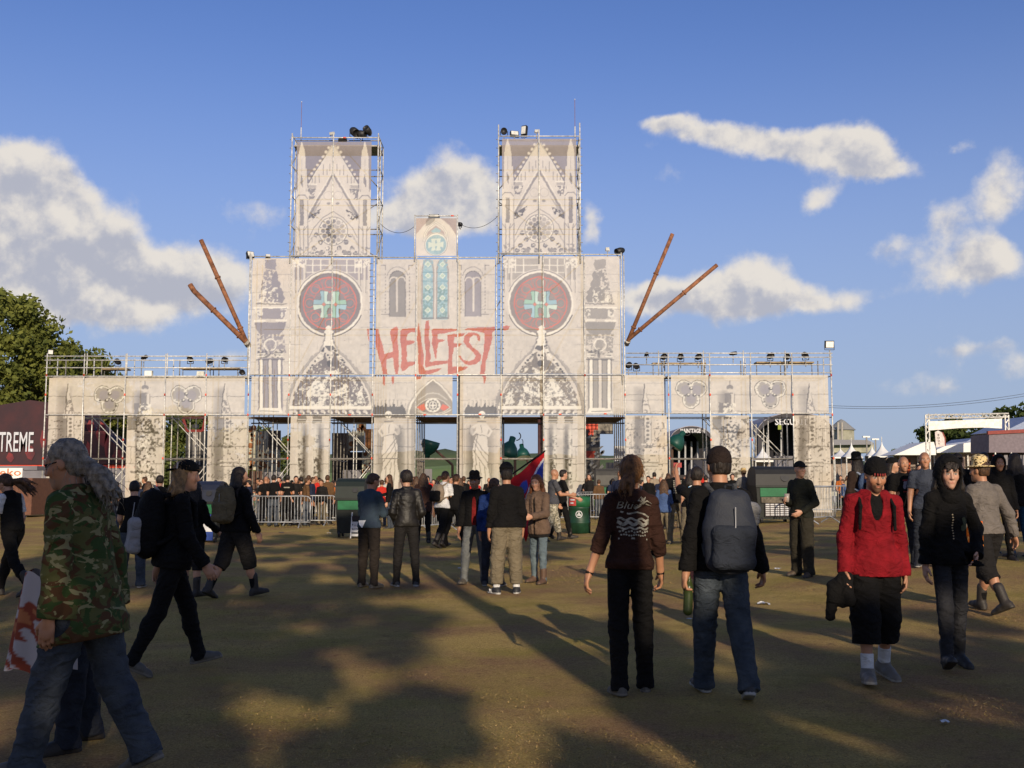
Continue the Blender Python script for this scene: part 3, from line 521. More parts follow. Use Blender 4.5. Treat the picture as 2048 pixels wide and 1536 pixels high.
CV *= (.94 + .12 * n_fine)[..., None]
g_ = CV.mean(2, keepdims=True); CV = (g_ + (CV - g_) * .8) * .85 * np.array([.985, 1.0, .985], np.float32)      # sun-bleached, dusty mesh
def sample(U, V):
    x = np.clip((U - U0) * SS - .5, 0, CW - 1.01); y = np.clip((V - V0) * SS - .5, 0, CH - 1.01); xi = x.astype(int); yi = y.astype(int); fx = (x - xi)[..., None]; fy = (y - yi)[..., None]
    return (CV[yi, xi] * (1 - fx) + CV[yi, xi + 1] * fx) * (1 - fy) + (CV[yi + 1, xi] * (1 - fx) + CV[yi + 1, xi + 1] * fx) * fy
# ------------------------------------------------------------------ ground
def ss_(a, b, t):
    t = np.clip((t - a) / (b - a), 0, 1); return t * t * (3 - 2 * t)
def build_ground():
    xs = np.concatenate([np.linspace(-900, -60, 12), np.linspace(-50, 50, 201), np.linspace(60, 900, 12)])
    ys = np.concatenate([np.linspace(-60, -1, 10), np.linspace(0, 60, 241), np.linspace(66, 1500, 20)])
    X, Y = np.meshgrid(xs, ys); Z = gz(X, Y)
    rg = np.random.default_rng(3)
    bump = sum(np.sin(X * a + p) * np.sin(Y * b + q) * h for a, b, p, q, h in ((1.3, .9, 0, 1, .012), (3.1, 2.3, 2, .4, .008), (.5, .4, 1, 3, .02)))
    Z = Z + bump * ((np.abs(X) < 50) & (Y > 0) & (Y < 50))
    Z = Z - 1.2 * ss_(75, 160, Y)                    # the field falls away gently behind the gate
    v = np.stack([X, Y, Z], -1).reshape(-1, 3); nx = len(xs)
    i = np.arange((len(ys) - 1) * (nx - 1)); r, c = i // (nx - 1), i % (nx - 1); a = r * nx + c
    me = meshnp('ground', v, np.stack([a, a + 1, a + nx + 1, a + nx], 1))
    m = bpy.data.materials.new('trampled_grass'); m.use_nodes = True; t = m.node_tree; b = t.nodes['Principled BSDF']
    b.inputs['Roughness'].default_value = .95; b.inputs['Specular IOR Level'].default_value = .1
    g = N(t, 'ShaderNodeNewGeometry')
    def noise(sc, det=6, ro=.6):
        n = N(t, 'ShaderNodeTexNoise', i_Scale=sc, i_Detail=det, i_Roughness=ro); LK(t, g.outputs['Position'], n.inputs['Vector']); return n.outputs[0]
    def ramp(x, a, b_, lo=0., hi=1.):
        n = N(t, 'ShaderNodeMapRange'); LK(t, x, n.inputs[0]); n.inputs[1].default_value = a; n.inputs[2].default_value = b_; n.inputs[3].default_value = lo; n.inputs[4].default_value = hi; return n.outputs[0]
    def mix(f, a, b_):
        n = N(t, 'ShaderNodeMix', data_type='RGBA'); LK(t, f, n.inputs['Factor'])
        for s, v_ in (('A', a), ('B', b_)):
            if isinstance(v_, tuple): n.inputs[s].default_value = (*v_, 1)
            else: LK(t, v_, n.inputs[s])
        return n.outputs['Result']
    dirt = mix(ramp(noise(30), .35, .7), (.34, .205, .10), (.48, .31, .15))
    straw = mix(ramp(noise(60, 4), .35, .68), (.49, .345, .115), (.68, .51, .19))
    green = mix(ramp(noise(45, 5), .35, .68), (.36, .285, .075), (.52, .40, .12))
    gr = mix(ramp(noise(.8, 7, .65), .42, .60), straw, green)
    c = mix(ramp(noise(.42, 8, .68), .44, .60), gr, dirt)
    c = mix(ramp(noise(9, 5, .7), .58, .70, 0, .7), c, (.19, .12, .06))
    gn = N(t, 'ShaderNodeMix', data_type='RGBA', blend_type='MULTIPLY'); gn.inputs['Factor'].default_value = 1; LK(t, c, gn.inputs['A']); LK(t, mix(ramp(noise(75, 4, .8), .35, .65), (.55, .52, .5), (1.2, 1.2, 1.2)), gn.inputs['B']); c = gn.outputs['Result']
    # the fields far behind are plain green
    sp = N(t, 'ShaderNodeSeparateXYZ'); LK(t, g.outputs['Position'], sp.inputs[0])
    c = mix(ramp(sp.outputs[1], 66, 90), c, mix(ramp(noise(.02, 4), .4, .6), (.10, .17, .035), (.16, .24, .05)))
    LK(t, c, b.inputs['Base Color'])
    bp = N(t, 'ShaderNodeBump', i_Strength=.9, i_Distance=.05); ad = N(t, 'ShaderNodeMath', operation='ADD'); LK(t, noise(26, 6, .75), ad.inputs[0]); LK(t, noise(110, 3), ad.inputs[1]); LK(t, ad.outputs[0], bp.inputs['Height']); LK(t, bp.outputs[0], b.inputs['Normal'])
    tag(link('ground', me, m, None, True), kind='structure')
build_ground()
# ------------------------------------------------------------------ the gate
STEEL = mat('galvanised_tube', (.62, .61, .57), .45, .25, 9, metal=.25)
STEEL_D = mat('dull_steel_tube', (.30, .28, .25), .55, .25, 9, metal=.3)
RUST = mat('rusty_steel', (.25, .105, .05), .8, .3, 5, bump=.4)
BLACK = mat('black_plastic', (.018, .018, .02), .5, .2, 9)
COUPLER = mat('red_marker_tape', (.75, .10, .05), .6)
WHITEP = mat('white_paint', (.78, .77, .74), .55, .08)
CLOTH = cmat('printed_mesh_cloth', .9, trans=.19, spec=.1, bump=.15, bscale=18.)
gate = empty('festival_gate', (0, FY, 0), 0, 'wide scaffold gate dressed in printed cathedral cloth, with two tall towers', 'gate')
fx = lambda px, py=830: at(px, py, FY).x
fzz = lambda py: at(1024, py, FY).z
def banner(x0, y0, x1, y1, seed, label=None, y=FY - .05, sag=0.0):
    a, b = at(x0, y0, FY), at(x1, y1, FY); ym = (y0 + y1) / 2
    X0, X1 = fx(x0, ym), fx(x1, ym); Z1, Z0 = a.z, max(b.z, .03)
    st = .032; nx, nz = max(2, int((X1 - X0) / st)), max(2, int((Z1 - Z0) / st))
    X, Z = np.meshgrid(np.linspace(X0, X1, nx + 1), np.linspace(Z0, Z1, nz + 1))
    rg = np.random.default_rng(seed); ph = rg.uniform(0, 6, 6)
    tX = (X - X0) / (X1 - X0); tZ = (Z - Z0) / (Z1 - Z0); edge = np.clip(4 * tX * (1 - tX) * 2, 0, 1) * np.clip(4 * tZ * (1 - tZ) * 2, 0, 1)
    dy = edge * 1.5 * (.028 * np.sin(X * 1.3 + Z * .6 + ph[0]) + .02 * np.sin(X * 2.4 - Z * 1.9 + ph[1]) + .012 * np.sin(X * .7 + Z * 4.2 + ph[2]) + .009 * np.sin(X * 6.1 + ph[3] + Z)) + .035 * edge * rg.uniform(-1, 1)
    if sag: Z = Z - sag * 4 * tX * (1 - tX) * (1 - tZ) ** 6
    v = np.stack([X, y - FY + dy, Z], -1).reshape(-1, 3); n1 = nx + 1
    i = np.arange(nx * nz); r, c = i // nx, i % nx; q = r * n1 + c
    me = meshnp('cloth_banner', v, np.stack([q, q + 1, q + n1 + 1, q + n1], 1))
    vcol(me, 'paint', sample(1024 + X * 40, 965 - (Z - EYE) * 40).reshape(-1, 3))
    o = link('cloth_banner', me, CLOTH, gate, True)
    if label: o['label'] = label
PIERS = ((92, 167), (250, 330), (412, 497), (578, 661), (745, 830), (917, 1001), (1087, 1170), (1250, 1336), (1420, 1501), (1585, 1662))
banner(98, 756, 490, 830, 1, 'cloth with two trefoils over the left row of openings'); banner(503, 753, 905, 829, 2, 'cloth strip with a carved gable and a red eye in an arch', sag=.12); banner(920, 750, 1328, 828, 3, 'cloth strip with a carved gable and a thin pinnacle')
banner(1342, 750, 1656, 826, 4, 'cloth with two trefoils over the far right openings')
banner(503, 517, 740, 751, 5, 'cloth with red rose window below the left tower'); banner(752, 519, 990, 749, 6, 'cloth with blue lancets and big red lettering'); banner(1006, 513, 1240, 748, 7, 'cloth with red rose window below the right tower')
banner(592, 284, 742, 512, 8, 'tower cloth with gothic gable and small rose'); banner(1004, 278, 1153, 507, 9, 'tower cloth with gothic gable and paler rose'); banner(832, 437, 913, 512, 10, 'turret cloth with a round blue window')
for i, (a, b) in enumerate(PIERS): banner(a + 2, 831, b - 1, 1040, 20 + i)
def pole(name, p, q, r=.03, m=STEEL, n=6):
    p = Vector(p) - Vector((0, FY, 0)); q = Vector(q) - Vector((0, FY, 0))
    return MB().tube(p, q, r, n).build(name, m, gate, True)
EX = [92, 167, 250, 330, 412, 497, 578, 661, 745, 831, 915, 1002, 1087, 1170, 1250, 1337, 1420, 1502, 1585, 1663]
F0 = FY - .13
zT, zC, zW, zG = fzz(272), fzz(512), fzz(750), fzz(712)
for i, px in enumerate(EX):                                  # front standards
    top = zG + .1 if (px < 480 or px > 1300) else zC
    if px in (578, 745, 1002, 1170): top = zC
    pole('standard', (fx(px), F0, 0), (fx(px), F0, top), .032)
for px, dz in ((583, .1), (756, .1), (666, .15), (997, .55), (1160, .65), (1078, .3)):   # tower standards in front of the cloth
    x = fx(px, 400); pole('standard', (x, F0, zC - .4), (x, F0, zT + dz), .036)
for px in (830, 915): pole('standard', (fx(px, 470), F0, zC - .3), (fx(px, 470), F0, fzz(431)), .034)
for px in (499, 1243): pole('standard', (fx(px, 630), F0, zW - .5), (fx(px, 630), F0, zC + .15), .034)
for px in (748, 993, 1002): pole('standard', (fx(px, 630), F0, zW), (fx(px, 630), F0, zC), .034)
def ledger(x0, x1, py, y=F0, m=STEEL, r=.028): pole('ledger', (fx(x0, py), y, fzz(py)), (fx(x1, py), y, fzz(py)), r, m)
ledger(92, 497, 830); ledger(497, 1250, 830); ledger(1250, 1663, 827)
ledger(92, 497, 753); ledger(497, 1250, 750); ledger(1250, 1663, 746)
ledger(499, 750, 514); ledger(750, 1002, 516); ledger(1002, 1243, 510)
ledger(583, 756, 277); ledger(997, 1160, 274); ledger(830, 915, 433); ledger(583, 756, 513, F0 - .06); ledger(997, 1160, 508, F0 - .06)
for py in (713, 721, 736): ledger(92, 497, py); ledger(1252, 1663, py - 6)
ledger(92, 1663, 917, FY + .02, STEEL_D, .024)
for px in (92, 172, 252, 333, 412): pole('guard_post', (fx(px), F0 + .02, zW), (fx(px), F0 + .02, zG + .12), .028)
for px in (1318, 1408, 1488, 1572, 1662): pole('guard_post', (fx(px), F0 + .02, zW), (fx(px), F0 + .02, zG + .26), .028)
# depth of the scaffold: rows behind, transoms and braces
for px in EX:
    wing = px < 480 or px > 1260
    rows = (1.1, 2.1) if wing else (1.1, 2.2, 3.3, 4.4, 5.5)
    top = zG if wing else zC
    for k, d in enumerate(rows):
        pole('standard', (fx(px), FY + d, 0), (fx(px), FY + d, top if k < 2 else zC * .6), .03, STEEL if (wing and k == 0) else STEEL_D)
    for z in (fzz(917), fzz(832), zW):
        pole('transom', (fx(px), F0, z - .06), (fx(px), FY + rows[-1], z - .06), .026, STEEL_D)
for d in (1.1, 2.2):
    for py in (832, 917, 753): ledger(92, 1663, py, FY + d, STEEL_D, .024)
for d in (3.3, 5.5): ledger(497, 1250, 833, FY + d, STEEL_D, .03); ledger(497, 1250, 640, FY + d, STEEL_D, .026)
for (a, b) in ((168, 250), (330, 412), (500, 578), (662, 745), (1420, 1502), (1502, 1585)):
    for d in (1.1, 2.1):
        pole('brace', (fx(a), FY + d, fzz(832)), (fx(b), FY + d, fzz(917)), .024); pole('brace', (fx(b), FY + d, fzz(917)), (fx(a), FY + d, .1), .024)
        pole('brace', (fx((a + b) / 2), FY + d - .3, 0), (fx((a + b) / 2), FY + d - .3, fzz(832)), .026)
for (a, b) in ((578, 661), (1087, 1170), (745, 831), (915, 1002)):
    for (p, q) in ((750, 590), (590, 512)): pole('brace', (fx(a, 600), FY + 1.1, fzz(p)), (fx(b, 600), FY + 1.1, fzz(q)), .026, STEEL_D)
for tx0, tx1 in ((583, 756), (997, 1160)):                   # tower depth
    xa, xb = fx(tx0, 400), fx(tx1, 400)
    for x in (xa, xb):
        for d in (.75, 1.9):
            pole('standard', (x, FY + d, zC), (x, FY + d, zT), .034)
        for k in range(5):
            z = zC + (zT - zC) * k / 4; pole('transom', (x, F0, z), (x, FY + 1.9, z), .028)
        for k in range(4):
            z = zC + (zT - zC) * k / 4; pole('brace', (x, F0, z), (x, FY + 1.9, z + (zT - zC) / 4), .024, STEEL_D)
        for k in range(14):
            z = zC + (zT - zC) * (k + .5) / 14; pole('rung', (x, F0 + .02, z), (x + (.12 if x == xb else -.12), F0 + .02, z), .018, STEEL_D)
    for k in range(1, 5):
        z = zC + (zT - zC) * k / 4
        for d in (.75, 1.9): pole('ledger', (xa, FY + d, z), (xb, FY + d, z), .028, STEEL_D)
    for s in (0, 1):
        pole('brace', ((xa, xb)[s], FY + .75, zT - 2.6), ((xa + xb) / 2, FY + .75, zT - .1), .028, STEEL_D); pole('brace', ((xa, xb)[s], FY + .75, zC), ((xb, xa)[s], FY + .75, zC + 3.0), .024, STEEL_D)
    MB().box((xa, .3, zT - .45), (xb, 1.9, zT - .38)).build('deck_board', STEEL_D, gate)
for px in (745, 1002):                                        # open ladder frames in the slots beside the middle cloth
    for py in np.arange(528, 742, 13): x = fx(px, py); pole('rung', (x - .13, F0 + .03, fzz(py)), (x + .16, F0 + .03, fzz(py)), .018, STEEL_D)
MB().box((fx(100), .2, zW - .12), (fx(490), 1.0, zW - .05)).build('deck_board', STEEL_D, gate); MB().box((fx(1260), .2, zW - .12), (fx(1655), 1.0, zW - .05)).build('deck_board', STEEL_D, gate)
# dark deck above each opening
for (a, b) in ((500, 578), (662, 745), (832, 915), (1003, 1087), (1170, 1250)):
    MB().box((fx(a), .25, fzz(834)), (fx(b), 5.4, fzz(833))).build('deck_board', mat('wet_plywood', (.12, .07, .045), .8), gate)
    pole('edge_tube', (fx(a), FY + .3, fzz(846)), (fx(b), FY + .3, fzz(846)), .035, BLACK)
pole('edge_tube', (fx(1080), FY + .5, 0), (fx(1080), FY + .5, fzz(834)), .14, mat('dark_red_post', (.06, .025, .025), .7), 4); pole('edge_tube', (fx(1007), FY + .5, 0), (fx(1007), FY + .5, fzz(834)), .05, BLACK, 4)
rd = random.Random(9)
for k in range(70):                                            # bits of red tape at the joints
    px = rd.choice(EX); py = rd.choice((751, 830, 917, 880, 790)); p = (fx(px), F0 - .01, fzz(py))
    pole('tape_band', (p[0], p[1], p[2] - .05), (p[0], p[1], p[2] + .06), .04, COUPLER)
for px, py in ((690, 277), (640, 513), (1090, 508), (905, 433), (600, 830), (700, 830), (850, 830), (960, 829), (1120, 829), (1210, 828)):
    x = fx(px, py); z = fzz(py); pole('tape_band', (x - .07, F0 - .01, z), (x + .07, F0 - .01, z), .036, COUPLER)
# rusty pipes that stick out from the shoulders
def pipe(x0, y0, x1, y1, lab, r, bend=None):
    a, b = at(x0, y0, FY - .4), at(x1, y1, FY - .4); e = empty('flame_pipe', a, 0, lab, 'pipe', 'rusty pipes fixed to the gate shoulders')
    v = b - a; MB().tube((0, 0, 0), v, r, 10).build('tube', RUST, e, True)
    for t in (.12, .62): MB().tube(v * t, v * (t + .012), r * 1.4, 10).build('flange', RUST, e)
    if bend: c = at(*bend, FY - .4) - a; MB().tube(v, c, r, 10).build('bent_mouth', RUST, e, True)
    MB().tube((0, 0, 0), (0, .5, -.1), r * 1.2, 8).build('bracket', STEEL_D, e)
pipe(492, 682, 402, 480, 'steep rusty pipe leaning out beside the left trefoil wing', .11); pipe(492, 684, 388, 582, 'low rusty pipe with a hooked mouth at the left shoulder', .13, (380, 569))
pipe(1256, 682, 1345, 468, 'steep rusty pipe leaning out from the right shoulder', .10); pipe(1258, 678, 1434, 530, 'long low rusty pipe leaning out from the right shoulder', .10)
# lightning rods
for px, py0, py1, lab in ((602, 276, 205, 'thin lightning rod on the left tower corner'), (1150, 274, 200, 'thin lightning rod on the right tower corner')):
    a, b = at(px, py0, FY), at(px + 1, py1, FY); e = empty('lightning_rod', a, 0, lab, 'lightning rod')
    MB().tube((0, 0, -.1), (0, 0, .55), .03).build('foot', STEEL, e); MB().tube((0, 0, .5), (0, 0, b.z - a.z), .012).build('rod', RUST, e); MB().lathe([(.0, 0), (.035, .03), (0, .07)], 6, Matrix.Translation((0, 0, b.z - a.z))).build('tip', WHITEP, e)
# loose cables between turret and towers
for (xa, ya, xb, yb, lab) in ((760, 447, 830, 452, 'thin cable sagging between left tower and turret'), (916, 446, 996, 432, 'thin cable sagging between turret and right tower')):
    a, b = at(xa, ya, FY), at(xb, yb, FY); pts = [a.lerp(b, t) - Vector((0, 0, .42 * 4 * t * (1 - t))) for t in np.linspace(0, 1, 13)]
    tag(MB().path(pts, .012, 5).build('cable', BLACK), lab, 'cable')
# ------------------------------------------------------------------ trees
def leafmat(name, a, b):
    if name in MATS: return MATS[name]
    m = mat(name, a, .7, .2, .9, 0, spec=.2, col2=b); t = m.node_tree; bs = t.nodes['Principled BSDF']; o = t.nodes['Material Output']
    tr = N(t, 'ShaderNodeBsdfTranslucent'); ms = N(t, 'ShaderNodeMixShader'); ms.inputs[0].default_value = .28
    src = bs.inputs['Base Color'].links[0].from_socket; LK(t, src, tr.inputs['Color']); LK(t, bs.outputs[0], ms.inputs[1]); LK(t, tr.outputs[0], ms.inputs[2]); LK(t, ms.outputs[0], o.inputs[0]); return m
BARK = mat('bark', (.085, .06, .04), .95, .3, 5, .8, 12)
LEAF1, LEAF2, LEAF3 = leafmat('oak_leaves', (.21, .22, .045), (.06, .085, .02)), leafmat('dark_leaves', (.06, .085, .018), (.022, .038, .010)), leafmat('far_leaves', (.13, .155, .045), (.05, .075, .025))
def tree(loc, H, rx, ry, zc, rz, nclump, nleaf, ls, label, group=None, seed=1, m=None, trunk_r=.28, lean=0., cr=1.0):
    rg = np.random.default_rng(seed); e = empty('tree', loc, 0, label, 'tree', group); b = MB()
    base = Vector((0, 0, 0)); fork = Vector((lean * .4, 0, zc - rz * .55)); b.tube(base - Vector((0, 0, .2)), base.lerp(fork, .5), trunk_r, 9, trunk_r * .75); b.tube(base.lerp(fork, .5), fork, trunk_r * .75, 9, trunk_r * .6)
    cs = []
    for i in range(nclump):
        d = rg.normal(size=3); d /= np.linalg.norm(d); rr = rg.uniform(.45, 1.0) ** .6; c = np.array([lean + d[0] * rx * rr, d[1] * ry * rr, zc + d[2] * rz * rr * (1 if d[2] > 0 else .8)]); cs.append((c, cr * rg.uniform(.16, .30) * min(rx, rz) * (1.15 - .3 * rr)))
    for i in range(min(nclump, 12)):
        c = Vector(cs[i][0]); mid = fork.lerp(c, .5) + Vector((0, 0, -.12 * rz)); b.tube(fork, mid, trunk_r * .38, 6, trunk_r * .22); b.tube(mid, c, trunk_r * .22, 5, trunk_r * .06)
    b.build('trunk', BARK, e, True)
    cen = np.array([c for c, _ in cs]); rad = np.array([r for _, r in cs]); ix = rg.integers(0, nclump, nleaf)
    d = rg.normal(size=(nleaf, 3)); d /= np.linalg.norm(d, axis=1)[:, None]; p = cen[ix] + d * (rad[ix] * rg.uniform(.3, 1.3, nleaf))[:, None] * np.array([1.15, 1.15, .85])
    u = rg.normal(size=(nleaf, 3)); u /= np.linalg.norm(u, axis=1)[:, None]; w = np.cross(u, rg.normal(size=(nleaf, 3))); w /= np.linalg.norm(w, axis=1)[:, None]; s = ls * rg.uniform(.6, 1.4, nleaf)[:, None]
    v = np.stack([p - u * s, p + w * s * .55, p + u * s, p - w * s * .55], 1).reshape(-1, 3); f = np.arange(nleaf * 4).reshape(-1, 4)
    link('crown', meshnp('crown', v, f), m or LEAF1, e); return e
q = at(10, 830, 68); tree((q.x, 68, 0), 13.5, 4.4, 5.0, 8.9, 5.0, 70, 30000, .17, 'big round oak standing behind the left end of the gate', seed=4, trunk_r=.45, lean=-.6)
q = at(138, 830, 76); tree((q.x, 76, 0), 11, 4.6, 4, 8.0, 3.8, 44, 16000, .18, 'smaller oak beside the big one, behind the gate wing', seed=5)
TG = 'trees behind the gate openings'
for i, (px, Y, H, rx, lab) in enumerate(((262, 84, 7.5, 4.4, 'leafy tree seen through the leftmost opening'), (352, 86, 8, 4.0, 'leafy tree seen through the second opening with the speaker tower'), (470, 92, 7, 4, 'tree between the third pier and the painted boards'), (572, 96, 7.5, 3.2, 'tree beside the painted boards in the third opening'))):
    q = at(px, 830, Y); tree((q.x, Y, -.3), H, rx, 3.4, H * .52, H * .48, 30, 9000, .20, lab, TG, 20 + i, (LEAF1, LEAF3)[i % 2])
for i, (px, Y, H, rx, lab) in enumerate(((1905, 120, 9.0, 6.5, 'round tree behind the white banner of the truss arch'), (1960, 126, 9.8, 7, 'tree beside the feather flag, behind the truss arch'), (2044, 112, 10.0, 6, 'tree at the right edge above the container'), (1790, 190, 8, 9, 'low tree far behind the peaked tents'), (1725, 200, 7, 8, 'low tree far off beside the silo'))):
    q = at(px, 830, Y); tree((q.x, Y, -1), H, rx, 5, H * .55, H * .5, 34, 9000, .28, lab, 'trees behind the stalls', 40 + i, (LEAF2, LEAF3)[i % 2])
# trees behind the viewer: they throw the dappled evening shade over the field
for i, (x, y, H, rx, ry, zc, rz, nl, nc, cr) in enumerate(((-1.2, -12, 12, 4.2, 4.0, 8.0, 3.0, 6500, 70, .55), (1.6, -12, 9, 2.3, 2.2, 6.2, 1.4, 3600, 46, .66), (7.6, -12, 9, 2.9, 2.2, 6.2, 1.6, 5600, 62, .62), (15.5, -14, 14, 4.6, 4.0, 11.9, 1.6, 3600, 44, .85), (-7.5, -12, 12, 5.0, 4.0, 8.0, 3.6, 7500, 70, .55), (3.1, -17, 15, 2.9, 3.2, 9.7, 1.6, 2900, 40, .7), (10.9, -13, 10, 3.6, 3.0, 6.7, 1.5, 5200, 56, .8), (.9, -10.6, 13, 4.4, 3.2, 10.6, 2.0, 3000, 46, .6), (6.2, -11.5, 8, 4.4, 2.4, 5.0, 1.0, 5600, 64, .8), (3.0, -2.5, 12, 5.2, 3.6, 9.2, 2.0, 5200, 60, .75))):  # last one is added: its crown cuts sky light and shades the left midfield
    tree((x, y, 0), H, rx, ry, zc, rz, nc, nl, .17, ('shade tree behind the viewer, left of the middle', 'slender shade tree straight behind the viewer', 'slender shade tree behind the viewer, right of the middle', 'tallest shade tree behind the viewer, far right', 'broad shade tree behind the viewer, far left', 'slim shade tree furthest behind the viewer', 'low shade tree behind the viewer to the right', 'high thin-crowned shade tree behind the viewer', 'lowest shade tree, branches just above the viewer', 'wide shade tree added over the viewer to hold back sky light')[i], 'shade trees behind the viewer', 60 + i, LEAF2, .22, 0., cr)
# ------------------------------------------------------------------ far land
def hills():
    for nm, Y, tops, col, col2 in (('wooded_hill', 900, ((-700, 14), (-300, 22), (-150, 25), (-60, 29), (10, 26), (60, 24), (130, 26), (300, 20), (700, 14)), (.055, .085, .028), (.085, .115, .04)), ('meadow_hill', 520, ((-600, -2), (-160, 2), (-60, 8), (-30, 10), (10, 7), (60, 4), (300, 0), (600, -2)), (.12, .19, .045), (.17, .24, .06))):
        xs = np.linspace(-700, 700, 160); zt = np.interp(xs, [t[0] for t in tops], [t[1] for t in tops]); rg = np.random.default_rng(8); rough = rg.normal(size=160) * (.8 if 'wood' in nm else .05)
        v = []; 
        for j, (dy, s) in enumerate(((-160, 0), (-80, .45), (-30, .85), (0, 1.0), (60, .6), (160, 0))):
            for i, x in enumerate(xs): v.append((x, Y + dy, -4 + (zt[i] + 4) * s + (rough[i] if s == 1.0 else 0)))
        i = np.arange(5 * 159); q = (i // 159) * 160 + i % 159; me = meshnp(nm, v, np.stack([q, q + 1, q + 161, q + 160], 1)); tag(link(nm, me, mat(nm + '_green', col, .95, .2, .05, col2=col2), None, True), kind='structure')
hills()
# ------------------------------------------------------------------ stages, panels and stalls behind the gate
def gbox(name, x0, y0, x1, y1, Y, depth, m, parent, e0=None):
    a, b = at(x0, y0, Y), at(x1, y1, Y); o = Vector(parent.location) if parent else Vector((0, 0, 0)); return MB().box(Vector((a.x, Y, b.z)) - o, Vector((b.x, Y + depth, a.z)) - o).build(name, m, parent)
def gthing(name, px, Y, label, cat, group=None): q = at(px, 900, Y); return empty(name, (q.x, Y, -1.0 if Y > 90 else 0), 0, label, cat, group)
def pg(name, pts, Y, depth, m, parent):
    o = Vector(parent.location); b = MB(); v = [at(x, y, Y) for x, y in pts]; b.prism([(p.x - o.x, p.z - o.z) for p in v], Y - o.y, Y + depth - o.y); return b.build(name, m, parent)
# marquee with the big word on its side
TENTR = mat('dark_red_tent', (.055, .020, .028), .7, .3, .8, col2=(.26, .03, .03)); PURP = mat('plum_tent', (.028, .018, .024), .8, .25, .8, col2=(.06, .022, .026)); REDB = mat('red_band', (.55, .06, .03), .7); GREYW = mat('grey_tarp', (.17, .165, .185), .7, .12, 1.5)
e = gthing('marquee', 40, 60, 'dark plum and red marquee with pale lettering behind the left wing', 'marquee')
pg('front_wall', [(-120, 930), (-120, 830), (60, 800), (150, 812), (178, 852), (270, 915), (270, 928)], 60, 3, PURP, e)
for i, (x, y, w, h) in enumerate(((181, 853, 9, 13), (203, 868, 12, 26), (214, 890, 6, 30), (236, 912, 12, 14), (60, 905, 10, 16), (86, 880, 6, 20), (20, 915, 8, 10), (176, 900, 5, 18))): pg('red_patch', [(x - w, y), (x - w * .3, y - h), (x + w * .6, y - h * .7), (x + w, y + h * .2), (x + w * .3, y + h), (x - w * .5, y + h * .7)], 59.96, .02, TENTR, e)
pg('red_band', [(-120, 930), (270, 930), (270, 936), (-120, 936)], 59.94, .05, REDB, e); pg('grey_skirt', [(-120, 936), (270, 936), (270, 1022), (-120, 1022)], 59.98, .05, GREYW, e); pg('white_skirt', [(166, 936), (190, 936), (190, 1022), (166, 1022)], 59.93, .04, WHITEP, e)
pl = mat('pale_tent_letter', (.55, .57, .62), .7); o = Vector(e.location)
v, f = text_mesh('EXTREME', 1.9, None, 0, .03); w0 = max(p[0] for p in v) - min(p[0] for p in v); c = None
lo = lettering('lettering', 'EXTREME', 1.6, pl, e, (at(18, 886, 59.88) - o), 0, 2.75, bold=.01)
# power container with its sign, left edge
e = gthing('power_container', 10, 47, 'white generator container with an orange word at the left edge', 'container'); gbox('body', -70, 956, 62, 1030, 47, 2.4, mat('orange_container', (.14, .06, .035), .6), e); gbox('sign_panel', -70, 936, 44, 958, 46.9, .08, WHITEP, e); gbox('roof', -70, 932, 74, 940, 47.1, 2.2, GREYW, e)
lettering('lettering', 'aggreko', .46, mat('orange_letter', (.55, .14, .02), .6), e, at(-4, 945, 46.88) - Vector(e.location), 0, 2.05)
# speaker tower in the second opening
e = gthing('speaker_tower', 393, 66, 'black speaker tower with red truss in the second opening', 'speaker tower'); gbox('stack', 372, 862, 408, 1000, 66, 1.5, BLACK, e)
for x in (377, 386, 389, 393, 399): gbox('rail', x, 864, x + 1.2, 930, 65.95, .04, STEEL_D, e)
for a, b in (((366, 836), (374, 862)), ((411, 836), (405, 862)), ((366, 836), (411, 836)), ((374, 862), (405, 862))): MB().tube(at(*a, 66) - Vector(e.location), at(*b, 66) - Vector(e.location), .09, 6).build('truss_tube', mat('red_truss', (.22, .04, .035), .5), e)
gbox('lamp', 384, 849, 395, 856, 66, .3, BLACK, e)
# painted scenery boards in the third and fourth openings
CRM = mat('cream_board', (.52, .50, .38), .8, .15, 2); RUSTP = mat('rust_paint', (.30, .12, .045), .8, .3, 4); DARKB = mat('dark_board', (.028, .020, .020), .7, .2, 3); ORB = mat('orange_board', (.40, .17, .06), .8, .2, 3)
rb = random.Random(4)
def board(x0, y0, x1, y1, Y, m, lab, dots=0, teeth=0, dcol=None):
    e = gthing('scenery_board', (x0 + x1) / 2, Y, lab, 'board', 'painted boards behind the gate'); top = [(x0, y0)]
    if teeth:
        for k in range(teeth): t = (k + .5) / teeth; top += [(x0 + (x1 - x0) * (k + .15) / teeth, y0), (x0 + (x1 - x0) * t, y0 - 7), (x0 + (x1 - x0) * (k + .85) / teeth, y0)]
    pg('board', top + [(x1, y0), (x1, y1), (x0, y1)], Y, .12, m, e)
    for k in range(dots):
        r = rb.choice((2, 2, 3, 4, 5.5)); x, y = rb.uniform(x0 + 3, x1 - 3), rb.uniform(y0 + 3, min(y1, 960)); pg('painted_disc', [(x + r * math.cos(a), y + r * math.sin(a)) for a in np.linspace(0, 6.28, 13)[:-1]], Y - .03, .02, dcol or RUSTP, e)
    return e
board(496, 852, 512, 940, 60, CRM, 'narrow cream board with rust dots in the third opening', 16, 0); board(512, 905, 560, 950, 61, CRM, 'low toothed cream board with rust dots in the third opening', 22, 8); board(512, 862, 538, 905, 64, mat('grey_board', (.2, .2, .19), .8, .2, 2), 'grey board with a rust arc in the third opening', 4, 0); board(537, 861, 561, 904, 63, DARKB, 'dark board in the third opening', 0, 0); board(498, 942, 524, 1000, 58.5, mat('brown_crate_board', (.10, .055, .04), .8), 'brown booth wall at the foot of the third opening')
